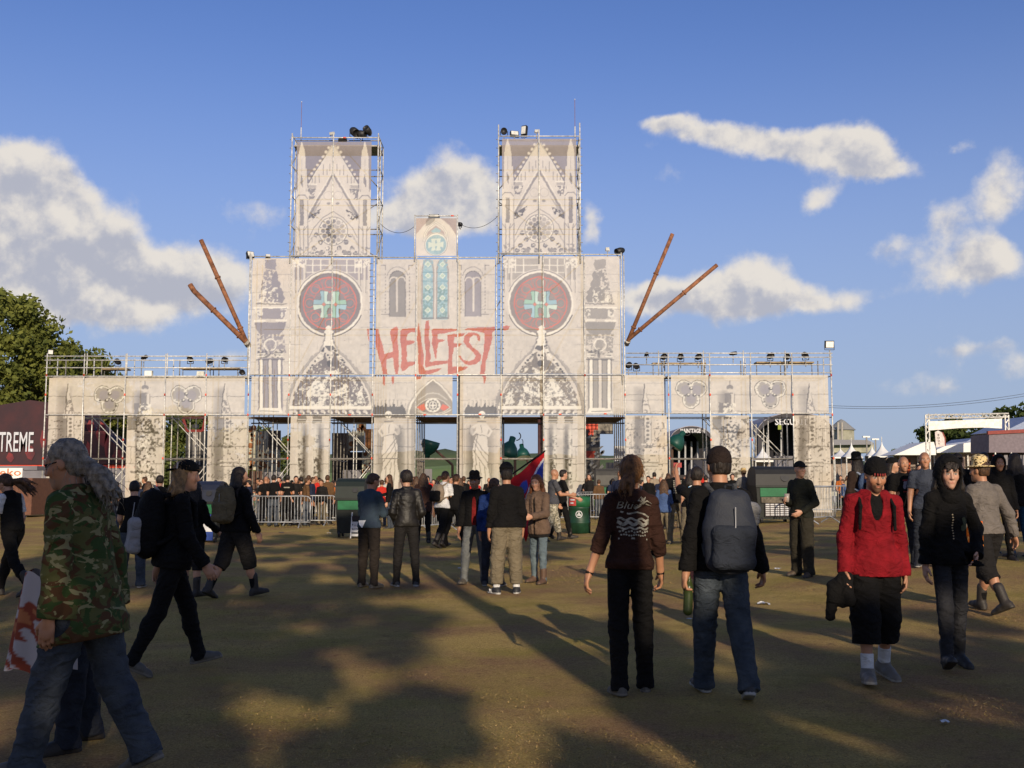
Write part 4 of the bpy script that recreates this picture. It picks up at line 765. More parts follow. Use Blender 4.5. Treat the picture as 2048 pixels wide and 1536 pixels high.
board(524, 944, 566, 1005, 58.6, GREYW, 'grey screen at the foot of the third opening')
board(697, 866, 729, 902, 60, CRM, 'cream board with big rust disc in the fourth opening', 12, 6); board(724, 905, 746, 945, 59.5, CRM, 'cream gear board low in the fourth opening', 10, 5); board(730, 858, 746, 906, 62, ORB, 'orange board in the fourth opening'); board(664, 866, 700, 1000, 64, DARKB, 'wide dark wall in the fourth opening'); board(700, 904, 724, 960, 60.5, DARKB, 'dark booth below the cream board in the fourth opening'); board(715, 848, 732, 866, 62.5, CRM, 'small cream board high in the fourth opening', 5)
board(684, 940, 722, 1002, 58.4, GREYW, 'grey screen at the foot of the fourth opening'); board(833, 917, 847, 1000, 58.5, mat('taupe_board', (.15, .13, .115), .8), 'narrow taupe booth in the middle opening'); board(847, 938, 864, 990, 58.4, GREYW, 'small grey screen in the middle opening')
board(1212, 925, 1250, 1000, 58.4, GREYW, 'grey screen in the seventh opening'); board(1388, 920, 1420, 985, 58.4, GREYW, 'grey screen in the opening with the arched stage'); board(1548, 912, 1586, 975, 58.4, GREYW, 'grey screen in the last opening')
board(1168, 842, 1180, 1000, 62, mat('graffiti_board', (.30, .27, .22), .8, .5, 3, col2=(.06, .055, .05)), 'graffiti board with red crosses in the seventh opening'); board(1180, 842, 1226, 868, 63, mat('graffiti_board', (.3, .27, .22)), 'graffiti board high in the seventh opening'); board(1172, 868, 1200, 960, 62.6, mat('graffiti_board', (.3, .27, .22)), 'tall graffiti board with a slanted edge in the seventh opening')
e = gthing('red_cross_sign', 1186, 61.5, 'big red plus sign on the graffiti boards', 'sign'); pg('cross', [(1173, 842), (1183, 842), (1183, 847), (1196, 847), (1196, 860), (1187, 860), (1187, 872), (1177, 872), (1177, 860), (1172, 860)], 61.5, .05, mat('poppy_red', (.62, .09, .05), .7), e); pg('lower_panel', [(1172, 902), (1191, 902), (1188, 916), (1172, 918)], 61.5, .05, MATS['poppy_red'], e)
for k in range(16):
    x, y = rb.uniform(1174, 1200), rb.uniform(870, 955); pg('white_scrawl', [(x, y), (x + rb.uniform(4, 9), y - rb.uniform(3, 9)), (x + 10, y - 3), (x + 3, y + 3)], 61.45, .02, mat('scrawl_white', (.5, .48, .42), .8), e)
board(1228, 892, 1252, 930, 66, mat('white_sheet', (.5, .5, .5), .8), 'white sheet behind the black poles in the seventh opening')
# giant green desk lamps
GRN = mat('lamp_green', (.008, .06, .046), .45, .15, 2); INR = mat('lamp_inside', (.75, .72, .62), .6)
def desk_lamp(px, py, Y, sz, tilt, yaw, lab, arm):
    c = at(px, py, Y); e = empty('giant_lamp', (c.x, Y, 0), 0, lab, 'lamp', 'giant green desk lamps'); M = Matrix.Translation((0, 0, c.z)) @ Matrix.Rotation(yaw, 4, 'Z') @ Matrix.Rotation(tilt, 4, 'Y') @ Matrix.Scale(sz, 4)
    MB().lathe([(.55, -.5), (.52, -.2), (.40, .1), (.22, .3), (.17, .34), (.17, .62), (.05, .66)], 18, M).build('shade', GRN, e, True); MB().lathe([(.53, -.505), (.0, -.46)], 18, M).build('inside', INR, e)
    h = [M @ Vector((.17 + .22 * math.sin(t), 0, .5 + .22 - .22 * math.cos(t))) for t in np.linspace(.2, 2.9, 8)]; MB().path(h, .03 * sz, 5).build('handle', BLACK, e)
    a = M @ Vector((0, 0, .3)); o = Vector(e.location); pts = [a] + [at(x, y, Y) - o for x, y in arm] + [Vector(((at(arm[-1][0], 900, Y) - o).x, 0, 0))]; MB().path(pts, .08 * sz, 6).build('arm', mat('lamp_arm', (.09, .05, .035), .6), e)
    MB().lathe([(.7, 0), (.7, .12), (.3, .2)], 16, Matrix.Translation(pts[-1])).build('base', GRN, e)
desk_lamp(858, 898, 72, 1.15, R(-165), 0, 'green giant lamp with head turned down, in the middle opening', [(866, 896), (905, 930)])
desk_lamp(1019, 896, 76, 1.35, R(18), 0, 'bigger green giant lamp in the sixth opening', [(1030, 912)]); desk_lamp(1045, 904, 84, 1.05, R(-22), R(-70), 'smaller green giant lamp showing its pale inside in the sixth opening', [(1058, 930)]); desk_lamp(1356, 880, 74, 1.15, R(35), 0, 'green giant lamp in front of the arched stage', [(1344, 900)])
# arched stages
NAVYD = mat('stage_black', (.022, .020, .030), .6, .2, 1); STEELT = mat('stage_truss', (.35, .35, .36), .5, metal=.3)
def stage(x0, x1, ytop, ybase, Y, word, lab, px, py, size, width):
    e = gthing('stage', (x0 + x1) / 2, Y, lab, 'stage', 'arched stages behind the gate'); o = Vector(e.location); cx = (x0 + x1) / 2; n = 18; w = (x1 - x0) / 2
    arc = [(cx - w * math.cos(t), ybase - (ybase - ytop) * math.sin(t) ** .8) for t in np.linspace(0, math.pi, n)]
    inn = [(cx - w * .94 * math.cos(t), ybase - (ybase - ytop) * .78 * math.sin(t) ** .85) for t in np.linspace(math.pi, 0, n)]
    pg('arch_front', arc + inn, Y, 1.0, NAVYD, e); pg('back_cloth', [(x0 + 4, ybase)] + inn[::-1] + [(x1 - 4, ybase), (x1 - 4, 985), (x0 + 4, 985)], Y + 9, .3, mat('backstage_dark', (.012, .011, .016), .8, .3, .5), e); pg('roof_edge', [(a[0], a[1] - 1.5) for a in arc] + arc[::-1], Y - .1, 10, mat('roof_grey', (.3, .28, .32), .6), e)
    for s in (-1, 1): pg('wing', [(cx + s * w * .97, ybase), (cx + s * w * 1.0, ybase + 100), (cx + s * w * .8, ybase + 100), (cx + s * w * .86, ybase - 4)], Y + .5, 1.5, NAVYD, e)
    for k in range(5): x = x0 + 20 + (x1 - x0 - 40) * k / 4; MB().tube(at(x, ytop + 30, Y + 4) - o, at(x, 985, Y + 4) - o, .12, 5).build('truss_leg', STEELT, e)
    pg('deck', [(x0, 950), (x1, 950), (x1, 990), (x0, 990)], Y - .5, 8, DARKB, e)
    if word: lettering('lettering', word, size, mat('stage_letter', (.6, .6, .62), .6), e, at(px, py, Y - .12) - o, 0, width, bold=.02, tilt=0)
    return e
S1 = stage(1338, 1428, 853, 892, 112, 'MAINSTAGE 01', 'black arched stage with pale lettering, seen through the eighth opening', 1386, 862, .6, 2.6)
S2 = stage(1514, 1668, 826, 872, 108, '', 'black arched stage with pale lettering in the last opening', 1580, 842, .8, 3)
lettering('lettering', 'SECURIT', .95, MATS['stage_letter'], S2, at(1583, 844, 107.8) - Vector(S2.location), 0, 3.4, bold=.02)
pg('green_sign', [(1556, 850), (1565, 850), (1565, 859), (1556, 859)], 107.6, .1, mat('lime_sign', (.25, .3, .03), .6), S2)
for px, lab in ((1508, 'slim lattice tower beside the stage in the last opening'), ):
    e = gthing('lattice_tower', px, 95, lab, 'tower'); o = Vector(e.location)
    for dx in (-4, 4): MB().tube(at(px + dx, 848, 95) - o, at(px + dx, 985, 95) - o, .06, 5).build('leg', STEEL_D, e)
    for k in range(8): MB().tube(at(px - 4, 850 + k * 15, 95) - o, at(px + 4, 865 + k * 15, 95) - o, .04, 5).build('brace', STEEL_D, e)
# peaked tents
TENTW = mat('white_pvc', (.72, .72, .70), .5, .06, 1)
def pagoda(px, ytop, ybot, half, Y, lab, skirt=8, walls=True):
    e = gthing('pagoda_tent', px, Y, lab, 'tent', 'white peaked tents'); o = Vector(e.location); a, b = at(px, ytop, Y), at(px, ybot, Y); hw = half * Y / FPX; h = a.z - b.z
    prof = [(hw * (1 - t) ** 1.75 + .02, b.z - o.z + h * t) for t in np.linspace(0, 1, 10)]; v = []; f = []
    for r, z in prof: v += [(-r, -r, z), (r, -r, z), (r, r, z), (-r, r, z)]
    for k in range(9):
        for i in range(4): f.append((k * 4 + i, k * 4 + (i + 1) % 4, k * 4 + 4 + (i + 1) % 4, k * 4 + 4 + i))
    MB().add(v, f).build('roof', TENTW, e, True); sk = skirt * Y / FPX; z0 = b.z - o.z
    MB().box((-hw, -hw, z0 - sk * .4), (hw, -hw + .03, z0)).build('valance', TENTW, e); MB().box((-hw, hw - .03, z0 - sk * .4), (hw, hw, z0)).build('valance', TENTW, e)
    for sx in (-1, 1):
        for sy in (-1, 1): MB().tube((sx * hw * .97, sy * hw * .97, 0), (sx * hw * .97, sy * hw * .97, z0), .05, 6).build('pole', STEEL, e)
    MB().box((-hw, hw - .1, 0), (hw, hw - .07, z0)).build('back_wall', mat('stall_wall', (.30, .24, .2), .8, .2, 2), e); MB().tube((0, 0, z0 + h), (0, 0, z0 + h + .4), .03).build('finial', STEEL, e)
pagoda(1525, 894, 921, 19, 78, 'white peaked tent seen in the last opening'); pagoda(1703, 886, 914, 16, 80, 'small white peaked tent just right of the gate'); pagoda(1744, 892, 912, 11, 92, 'smallest white peaked tent between its neighbours'); pagoda(1764, 884, 912, 16, 80, 'white peaked tent left of the long marquee'); pagoda(1681, 897, 914, 18, 86, 'low white peaked tent half behind the gate edge')
e = gthing('long_marquee', 1880, 76, 'long white marquee with grey side wall on the right', 'marquee'); o = Vector(e.location)
pg('roof', [(1788, 910), (1850, 884), (1868, 884), (1872, 900), (1872, 910)], 74, 3, TENTW, e); pg('roof_slope', [(1860, 906), (1890, 892), (1990, 878), (1990, 903)], 75, 6, TENTW, e); pg('blue_roof', [(1925, 888), (1945, 876), (1988, 872), (1988, 884)], 82, 4, mat('blue_grey_pvc', (.22, .27, .4), .5), e)
pg('side_wall', [(1790, 910), (1990, 905), (1990, 1000), (1790, 1000)], 76, .2, mat('stall_wall', (.3, .24, .2)), e)
for x in (1800, 1835, 1868, 1902, 1935, 1968): MB().tube(at(x, 908, 75.8) - o, Vector(((at(x, 900, 75.8) - o).x, -.2, 0)), .07, 6).build('pole', STEEL, e)
for k, (x, c) in enumerate(((1812, (.4, .08, .03)), (1850, (.12, .03, .03)), (1884, (.45, .2, .05)), (1920, (.09, .06, .06)), (1955, (.35, .07, .05)))): pg('hanging_goods', [(x - 9, 918), (x + 9, 918), (x + 9, 990), (x - 9, 990)], 75.6, .1, mat('goods_%d' % k, c, .8, .3, 3), e)
e = gthing('sales_container', 2020, 62, 'grey sales container with red fascia at the right edge', 'container'); pg('body', [(1978, 868), (2075, 864), (2075, 905), (1978, 905)], 62, 2.5, mat('mauve_grey', (.17, .14, .16), .7), e); pg('fascia', [(1976, 862), (2075, 857), (2075, 864), (1976, 869)], 61.9, .2, mat('brick_red_paint', (.24, .05, .04), .7), e); pg('counter', [(1978, 905), (2075, 905), (2075, 1005), (1978, 1005)], 63.5, 1, DARKB, e)
for x in (1990, 2022, 2050): pg('post', [(x, 905), (x + 2, 905), (x + 2, 1010), (x, 1010)], 62, .1, STEEL, e)
for k in range(6): pg('hanging_shirt', [(1986 + k * 11, 910), (1994 + k * 11, 910), (1994 + k * 11, 930), (1986 + k * 11, 930)], 62.3, .05, mat('shirt_%d' % (k % 3), ((.3, .05, .04), (.05, .05, .06), (.2, .19, .2))[k % 3], .8), e)
pg('canopy', [(2010, 862), (2075, 830), (2075, 858), (2012, 862)], 66, 5, MATS['blue_grey_pvc'], e)
# truss arch with white banner
e = gthing('truss_arch', 1933, 66, 'silver truss arch with a plain white banner', 'arch'); o = Vector(e.location); A2 = lambda x, y, Y=66: at(x, y, Y) - o
for x in (1851, 1858, 2010, 2017): MB().tube(A2(x, 830), Vector((A2(x, 900).x, 0, 0)), .05, 6).build('chord', STEEL, e)
for y in (830, 837): MB().tube(A2(1851, y + (0 if y < 833 else 0)), A2(2017, y - 3), .05, 6).build('chord', STEEL, e)
for k in range(24): x = 1851 + 166 * k / 24; MB().tube(A2(x, 830 if k % 2 else 837), A2(x + 166 / 24, 837 - 3 if k % 2 else 830 - 3), .03, 5).build('lattice', STEEL, e)
for s in (1851, 2010):
    for k in range(14): y = 838 + k * 11; MB().tube(A2(s + (0 if k % 2 else 7), y), A2(s + (7 if k % 2 else 0), y + 11), .03, 5).build('lattice', STEEL, e)
pg('banner', [(1857, 843), (1930, 840), (2004, 837), (2004, 857), (1965, 855), (1920, 856), (1857, 861)], 65.9, .04, mat('white_banner', (.8, .78, .72), .7), e)
# feather flag
e = gthing('feather_flag', 1878, 60, 'white feather flag with small dark letters under the truss arch', 'flag'); o = Vector(e.location); MB().path([at(1873, 912, 60) - o, at(1871, 880, 60) - o, at(1871, 866, 60) - o, at(1876, 861, 60) - o, at(1884, 864, 60) - o], .02, 5).build('pole', BLACK, e); pg('sail', [(1872, 895), (1870, 864), (1876, 861), (1884, 865), (1889, 876), (1890, 892)], 59.97, .02, mat('sail_white', (.62, .55, .52), .7), e); pg('red_edge', [(1884, 865), (1889, 876), (1890, 892), (1892, 892), (1891, 875), (1886, 864)], 59.96, .02, mat('brick_red_paint', (.24, .05, .04)), e)
for k, c in enumerate('BODY'): lettering('letter', c, .17, BLACK, e, at(1877 + k * .4, 870 + k * 6, 59.95) - o)
# silo hall, floodlight masts, power line
e = gthing('grain_silo', 1690, 260, 'grey grain silo with conical roof beyond the stalls', 'silo'); o = Vector(e.location); c = at(1683, 862, 260) - o; r = 24 * 260 / FPX; zr = (at(1683, 858, 260) - o).z; zt = (at(1683, 838, 260) - o).z
MB().lathe([(r, 0), (r, zr)], 20, Matrix.Translation((c.x, 0, 0))).build('drum', mat('silo_sheet', (.33, .32, .24), .6, .2, .4), e, True); MB().lathe([(r * 1.15, zr - .3), (r * .3, zt - .5), (0, zt)], 20, Matrix.Translation((c.x, 0, 0))).build('roof', mat('silo_roof', (.24, .24, .23), .6), e); pg('hall_roof', [(1668, 885), (1668, 879), (1735, 880), (1748, 886), (1748, 889), (1668, 890)], 240, 10, mat('hall_grey', (.2, .2, .22), .7), e); pg('hall_wall', [(1668, 890), (1748, 889), (1748, 905), (1668, 905)], 242, 8, mat('silo_sheet', (.33, .32, .24)), e)
for x in (1676, 1684): MB().tube(at(x, 845, 255) - o, at(x, 880, 255) - o, .3, 5).build('ladder_rail', STEEL_D, e)
for px, py, lab in ((1733, 874, 'pale floodlight mast just left of the tents'), (1751, 879, 'second pale floodlight mast, nearer the marquee')):
    e = gthing('floodlight_mast', px, 170, lab, 'mast', 'floodlight masts'); o = Vector(e.location); MB().tube(Vector((0, 0, 0)), at(px, py, 170) - o, .12, 6).build('pole', STEEL_D, e); pg('lamp_bar', [(px - 7, py - 2), (px + 7, py - 2), (px + 7, py + 1), (px - 7, py + 1)], 170, .4, WHITEP, e)
for k, (y0, y1) in enumerate(((810, 776), (814, 781))):
    a, b = at(1640, y0, 150), at(2140, y1 - 6, 140); pts = [a.lerp(b, t) - Vector((0, 0, 1.2 * 4 * t * (1 - t))) for t in np.linspace(0, 1, 15)]; tag(MB().path(pts, .035, 4).build('power_line', BLACK), ('upper', 'lower')[k] + ' thin power line crossing the sky on the right', 'cable')
# ------------------------------------------------------------------ people: each layer is one continuous surface grown from tapered limbs
V_ = lambda *a: np.array(a, np.float64)
def nrm_rows(v): return v / (np.linalg.norm(v, axis=1)[:, None] + 1e-9)
def nrm(v): return v / (np.linalg.norm(v) + 1e-9)
class Lay:
    def __init__(s): s.p = []; s.cuts = []
    def cone(s, a, b, r1, r2, k=.03): s.p.append(('c', np.asarray(a, float), np.asarray(b, float), r1, r2, k)); return s
    def ell(s, c, r, M=None, k=.03, sub=False): s.p.append(('e', np.asarray(c, float), np.asarray(r, float), np.eye(3) if M is None else np.asarray(M, float), k, sub)); return s
    def cut(s, p, n, box=None): s.cuts.append((np.asarray(p, float), nrm(np.asarray(n, float)), box)); return s   # removes what lies on the side n points to
def field(L, vx, folds=0.0, seed=0, fdir=(.35, .35, 1.0), flen=.085):
    lo = np.full(3, 9.); hi = np.full(3, -9.)
    for q in L.p:
        if q[0] == 'c':
            r = max(q[3], q[4]); lo = np.minimum(lo, np.minimum(q[1], q[2]) - r); hi = np.maximum(hi, np.maximum(q[1], q[2]) + r)
        elif not q[5]:
            r = np.abs(q[3].T) @ q[2]; lo = np.minimum(lo, q[1] - r); hi = np.maximum(hi, q[1] + r)
    lo -= vx * 3 + .03; hi += vx * 3 + .03
    n = np.ceil((hi - lo) / vx).astype(int) + 1
    D = np.full(n, .2, np.float32); ax = [lo[i] + vx * np.arange(n[i]) for i in range(3)]
    for q in L.p:
        k = q[-1] if q[0] == 'c' else q[4]; pad = k + .012 + vx * 2
        if q[0] == 'c': r = max(q[3], q[4]); a, b = np.minimum(q[1], q[2]) - r - pad, np.maximum(q[1], q[2]) + r + pad
        else: r = np.abs(q[3].T) @ q[2]; a, b = q[1] - r - pad, q[1] + r + pad
        i0 = np.clip(np.floor((a - lo) / vx).astype(int), 0, n); i1 = np.clip(np.ceil((b - lo) / vx).astype(int) + 1, 0, n)
        if (i1 <= i0).any(): continue
        sl = tuple(slice(i0[j], i1[j]) for j in range(3))
        X = (ax[0][sl[0]][:, None, None].astype(np.float32), ax[1][sl[1]][None, :, None].astype(np.float32), ax[2][sl[2]][None, None, :].astype(np.float32))
        if q[0] == 'c':
            A, B, r1, r2 = q[1:5]; d = B - A; l2 = d @ d + 1e-9
            px, py, pz = X[0] - A[0], X[1] - A[1], X[2] - A[2]
            t = np.clip((px * d[0] + py * d[1] + pz * d[2]) / l2, 0, 1)
            dp = np.sqrt((px - t * d[0]) ** 2 + (py - t * d[1]) ** 2 + (pz - t * d[2]) ** 2) - (r1 + (r2 - r1) * t)
        else:
            c, r, M = q[1:4]; px, py, pz = X[0] - c[0], X[1] - c[1], X[2] - c[2]
            loc = [(M[j, 0] * px + M[j, 1] * py + M[j, 2] * pz) / r[j] for j in range(3)]
            k0 = np.sqrt(loc[0] ** 2 + loc[1] ** 2 + loc[2] ** 2); k1 = np.sqrt((loc[0] / r[0]) ** 2 + (loc[1] / r[1]) ** 2 + (loc[2] / r[2]) ** 2) + 1e-6
            dp = k0 * (k0 - 1) / k1
        cur = D[sl]
        if q[0] == 'e' and q[5]:
            h = np.clip(.5 - .5 * (cur + dp) / k, 0, 1); D[sl] = cur * (1 - h) - dp * h + k * h * (1 - h)
        else:
            h = np.clip(.5 + .5 * (cur - dp) / k, 0, 1); D[sl] = cur * (1 - h) + dp * h - k * h * (1 - h)
    if folds:
        idx = np.argwhere(np.abs(D) < .045); P = lo + idx * vx; rg = np.random.default_rng(seed); s = np.zeros(len(P)); w = np.sin(P @ V_(9, 7, 5) + seed) * .9 + np.sin(P @ V_(-6, 11, 8) + 2 * seed) * .7
        for j in range(4):
            kv = nrm(rg.normal(size=3) * V_(*fdir)) * (2 * math.pi / (flen * rg.uniform(1.0, 2.2))); ph = rg.uniform(0, 6.3); z = np.sin(P @ kv + ph + w * 2.2)
            mk = np.clip(.5 + .9 * np.sin(P @ (rg.normal(size=3) * 6.5) + ph * 3) + .5 * np.sin(P @ (rg.normal(size=3) * 13) + ph), 0, 1.3)
            s += ((1 - np.abs(z)) ** 1.6 - .3) * mk
        D[tuple(idx.T)] -= (s * folds / 3.0).astype(np.float32)
    for (p, nn, box) in L.cuts:
        g = ((ax[0] - p[0]) * nn[0])[:, None, None] + ((ax[1] - p[1]) * nn[1])[None, :, None] + ((ax[2] - p[2]) * nn[2])[None, None, :]
        if box is not None:
            c, rad = box; far = ((ax[0] - c[0]) ** 2)[:, None, None] + ((ax[1] - c[1]) ** 2)[None, :, None] + ((ax[2] - c[2]) ** 2)[None, None, :] > rad * rad
            g = np.where(far, -1, g)
        D = np.maximum(D, g.astype(np.float32))
    return D, lo
def nets(D, lo, vx):
    s = D < 0; nx, ny, nz = D.shape
    cnt = np.zeros((nx - 1, ny - 1, nz - 1), np.int8)
    for i in (0, 1):
        for j in (0, 1):
            for k in (0, 1): cnt += s[i:nx - 1 + i, j:ny - 1 + j, k:nz - 1 + k]
    act = np.argwhere((cnt > 0) & (cnt < 8)); ids = np.full(cnt.shape, -1, np.int32); ids[tuple(act.T)] = np.arange(len(act))
    acc = np.zeros((len(act), 3)); num = np.zeros(len(act)); cor = {}
    for i in (0, 1):
        for j in (0, 1):
            for k in (0, 1): cor[i, j, k] = D[act[:, 0] + i, act[:, 1] + j, act[:, 2] + k]
    for a in cor:
        for d in range(3):
            if a[d] == 0:
                b = list(a); b[d] = 1; va, vb = cor[a], cor[tuple(b)]; m = (va < 0) != (vb < 0); t = np.where(m, va / (va - vb + 1e-12), 0)
                p = np.array(a, float)[None] + np.zeros((len(act), 3)); p[:, d] += t; acc += p * m[:, None]; num += m
    v = lo + (act + acc / np.maximum(num, 1)[:, None]) * vx
    F = []
    for d in range(3):
        a, b = [(1, 2), (2, 0), (0, 1)][d]
        sh = [slice(None)] * 3; sh2 = [slice(None)] * 3; sh[d] = slice(0, -1); sh2[d] = slice(1, None)
        e = np.argwhere(s[tuple(sh)] != s[tuple(sh2)])
        e = e[(e[:, a] > 0) & (e[:, b] > 0) & (e[:, a] < D.shape[a] - 1) & (e[:, b] < D.shape[b] - 1)]
        if not len(e): continue
        inside = s[tuple(e.T)]; q = []
        for da, db in ((1, 1), (0, 1), (0, 0), (1, 0)):
            c = e.copy(); c[:, a] -= da; c[:, b] -= db; q.append(ids[tuple(c.T)])
        q = np.stack(q, 1); q[~inside] = q[~inside][:, ::-1]; F.append(q)
    return v, np.concatenate(F)
SKIN = cmat('skin', .5, 'tone', .4, bump=.05, bscale=90.)
DYED = cmat('dyed_cloth', .85, 'tone', .25, bump=.25, bscale=120.)
LEATHERY = cmat('shoe_leather', .6, 'tone', .4, bump=.2)
HAIRM = {}
def hairmat(name, col):
    if name in MATS: return MATS[name]
    m = mat(name, col, .55, .35, 30, 0, spec=.3); t = m.node_tree; b = t.nodes['Principled BSDF']
    tc = N(t, 'ShaderNodeTexCoord'); mp = N(t, 'ShaderNodeMapping'); mp.inputs['Scale'].default_value = (90, 90, 7); LK(t, tc.outputs['Object'], mp.inputs[0])
    n2 = N(t, 'ShaderNodeTexNoise', i_Scale=1.0, i_Detail=3.0); LK(t, mp.outputs[0], n2.inputs['Vector']); bp = N(t, 'ShaderNodeBump', i_Strength=.9, i_Distance=.012); LK(t, n2.outputs[0], bp.inputs['Height']); LK(t, bp.outputs[0], b.inputs['Normal'])
    return m
def wrinkle(m):
    t = m.node_tree
    if 'creases' in t.nodes: return m
    b = t.nodes['Principled BSDF']; tc = N(t, 'ShaderNodeTexCoord'); mp = N(t, 'ShaderNodeMapping'); mp.inputs['Scale'].default_value = (9, 9, 15); mp.inputs['Rotation'].default_value = (.5, .3, 0); LK(t, tc.outputs['Object'], mp.inputs[0])
    n2 = N(t, 'ShaderNodeTexNoise', i_Scale=1.0, i_Detail=3.0, i_Roughness=.5, i_Distortion=1.6); n2.name = 'creases'; LK(t, mp.outputs[0], n2.inputs['Vector'])
    old = b.inputs['Normal'].links[0].from_socket if b.inputs['Normal'].links else None
    bp = N(t, 'ShaderNodeBump', i_Strength=.75, i_Distance=.035); LK(t, n2.outputs[0], bp.inputs['Height'])
    if old: LK(t, old, bp.inputs['Normal'])
    LK(t, bp.outputs[0], b.inputs['Normal']); return m
def cloth(name, rgb, var=.12, rough=.88, sc=7.):
    return wrinkle(mat('cloth_' + name, rgb, rough, var, sc, .35, 140., 0, .15))
def jeans(name, a, b):
    return wrinkle(mat('denim_' + name, a, .85, .2, 7.5, .4, 160., 0, .15, col2=b))
def camo(name, cols, scale=9.):
    if name in MATS: return MATS[name]
    m = bpy.data.materials.new(name); m.use_nodes = True; t = m.node_tree; b = t.nodes['Principled BSDF']; b.inputs['Roughness'].default_value = .9; b.inputs['Specular IOR Level'].default_value = .12
    tc = N(t, 'ShaderNodeTexCoord'); prev = None
    for i, c in enumerate(cols):
        if prev is None: prev = N(t, 'ShaderNodeRGB'); prev.outputs[0].default_value = (*c, 1); prev = prev.outputs[0]; continue
        mp = N(t, 'ShaderNodeMapping'); mp.inputs['Location'].default_value = (i * 7.3, i * 3.1, i * 5.7); mp.inputs['Scale'].default_value = (1, 1, 1.5); LK(t, tc.outputs['Object'], mp.inputs[0])
        nz = N(t, 'ShaderNodeTexNoise', i_Scale=scale * (1 + .12 * i), i_Detail=2.5, i_Roughness=.55, i_Distortion=.8); LK(t, mp.outputs[0], nz.inputs['Vector'])
        mr = N(t, 'ShaderNodeMapRange'); LK(t, nz.outputs[0], mr.inputs[0]); th = (.5, .5, .535, .575)[min(i, 3)]; mr.inputs[1].default_value = th; mr.inputs[2].default_value = th + .012
        mx = N(t, 'ShaderNodeMix', data_type='RGBA'); LK(t, mr.outputs[0], mx.inputs['Factor']); LK(t, prev, mx.inputs['A']); mx.inputs['B'].default_value = (*c, 1); prev = mx.outputs['Result']
    LK(t, prev, b.inputs['Base Color']); MATS[name] = m; return m
def ground_at(px, py):
    """the spot on the ground that a photograph pixel shows"""
    x = (px - 1024) / FPX; y = (768 - py) / FPX; f = math.cos(PITCH) - y * math.sin(PITCH); u = math.sin(PITCH) + y * math.cos(PITCH)
    Y = EYE / (-u / f)
    for _ in range(30): Y = .5 * Y + .5 * (EYE - float(gz(x / f * Y, Y))) / (-u / f)
    return Vector((x / f * Y, Y, float(gz(x / f * Y, Y))))
def rotm(axis, ang):
    return np.array(Matrix.Rotation(ang, 3, Vector(axis)))
def setslot(o, m):
    """give this object its own material while it shares its mesh with others"""
    if not o.material_slots: o.data.materials.append(m)
    o.material_slots[0].link = 'OBJECT'; o.material_slots[0].material = m
def skeleton(H, pose, w=1.0):
    k = H / 1.75; J = {}
    P = V_(0, 0, .95)
    legs = {}
    for s, nm in ((-1, 'L'), (1, 'R')):
        fl, ab, kn, ft = [R(a) for a in pose.get('leg' + nm, (0, 3, 3, 0))]
        hip = P + V_(s * .088 * w, 0, -.04); td = nrm(V_(s * math.sin(ab), math.sin(fl) * math.cos(ab), -math.cos(fl) * math.cos(ab)))
        kne = hip + td * .43; sd = nrm(V_(s * math.sin(ab) * .6, math.sin(fl - kn), -math.cos(fl - kn))); ank = kne + sd * .40
        a = ft; fd = nrm(V_(s * math.sin(R(pose.get('toe', 10))), math.cos(a), math.sin(a))); legs[nm] = (hip, kne, ank, fd)
    low = min(l[2][2] - .085 + min(0, l[3][2] * .16) - max(0, l[3][2] * .05) for l in legs.values())
    dz = V_(0, 0, -low)
    P = P + dz
    J['P'] = P
    for nm, l in legs.items(): J['hip' + nm], J['knee' + nm], J['ank' + nm] = [q + dz for q in l[:3]]; J['fd' + nm] = l[3]
    le = R(pose.get('lean', 2)); tw = R(pose.get('twist', 0)); sd_ = R(pose.get('side', 0))
    u = nrm(V_(math.sin(sd_), math.sin(le), math.cos(le))); rt = V_(math.cos(tw), math.sin(tw), 0); rt = nrm(rt - u * (rt @ u)); f = np.cross(u, rt)
    J['u'], J['r'], J['f'] = u, rt, f
    J['chest'] = P + u * .34; J['neck'] = P + u * .515
    for s, nm in ((-1, 'L'), (1, 'R')):
        fl, ab, elb, inw = [R(a) for a in pose.get('arm' + nm, (4, 8, 12, 0))[:4]]
        sh = P + u * .445 + rt * s * .158 * w + f * -.012
        loc = lambda x, y, z: rt * x + f * y + u * z
        ud = nrm(loc(s * math.sin(ab), math.sin(fl) * math.cos(ab), -math.cos(fl) * math.cos(ab))); el = sh + ud * .295
        f2 = fl + elb; fd_ = nrm(loc(s * math.sin(ab * .6 - inw), math.sin(f2), -math.cos(f2))); wr = el + fd_ * .262
        J['sh' + nm], J['el' + nm], J['wr' + nm], J['hd' + nm] = sh, el, wr, fd_
        pn = nrm(-rt * s - fd_ * ((-rt * s) @ fd_)); J['pn' + nm] = pn; J['ts' + nm] = nrm(np.cross(fd_, pn)) * (1 if np.cross(fd_, pn) @ f > 0 else -1)
    hy, hp = pose.get('head', (0, 0)); Rm = rotm(tuple(u), R(hy)); hr = Rm @ rt; hf = Rm @ f; R2 = rotm(tuple(hr), R(hp)); hf = R2 @ hf; hu = R2 @ u
    J['hr'], J['hf'], J['hu'] = hr, hf, hu; J['H'] = J['neck'] + nrm(u * .7 + hu * .3) * .12 + hf * .028 + hu * .03
    for q in list(J):
        if q[:2] not in ('fd', 'hd', 'pn', 'ts') and q not in ('u', 'r', 'f', 'hr', 'hf', 'hu'): J[q] = J[q] * k
    J['k'] = k; J['w'] = w; return J
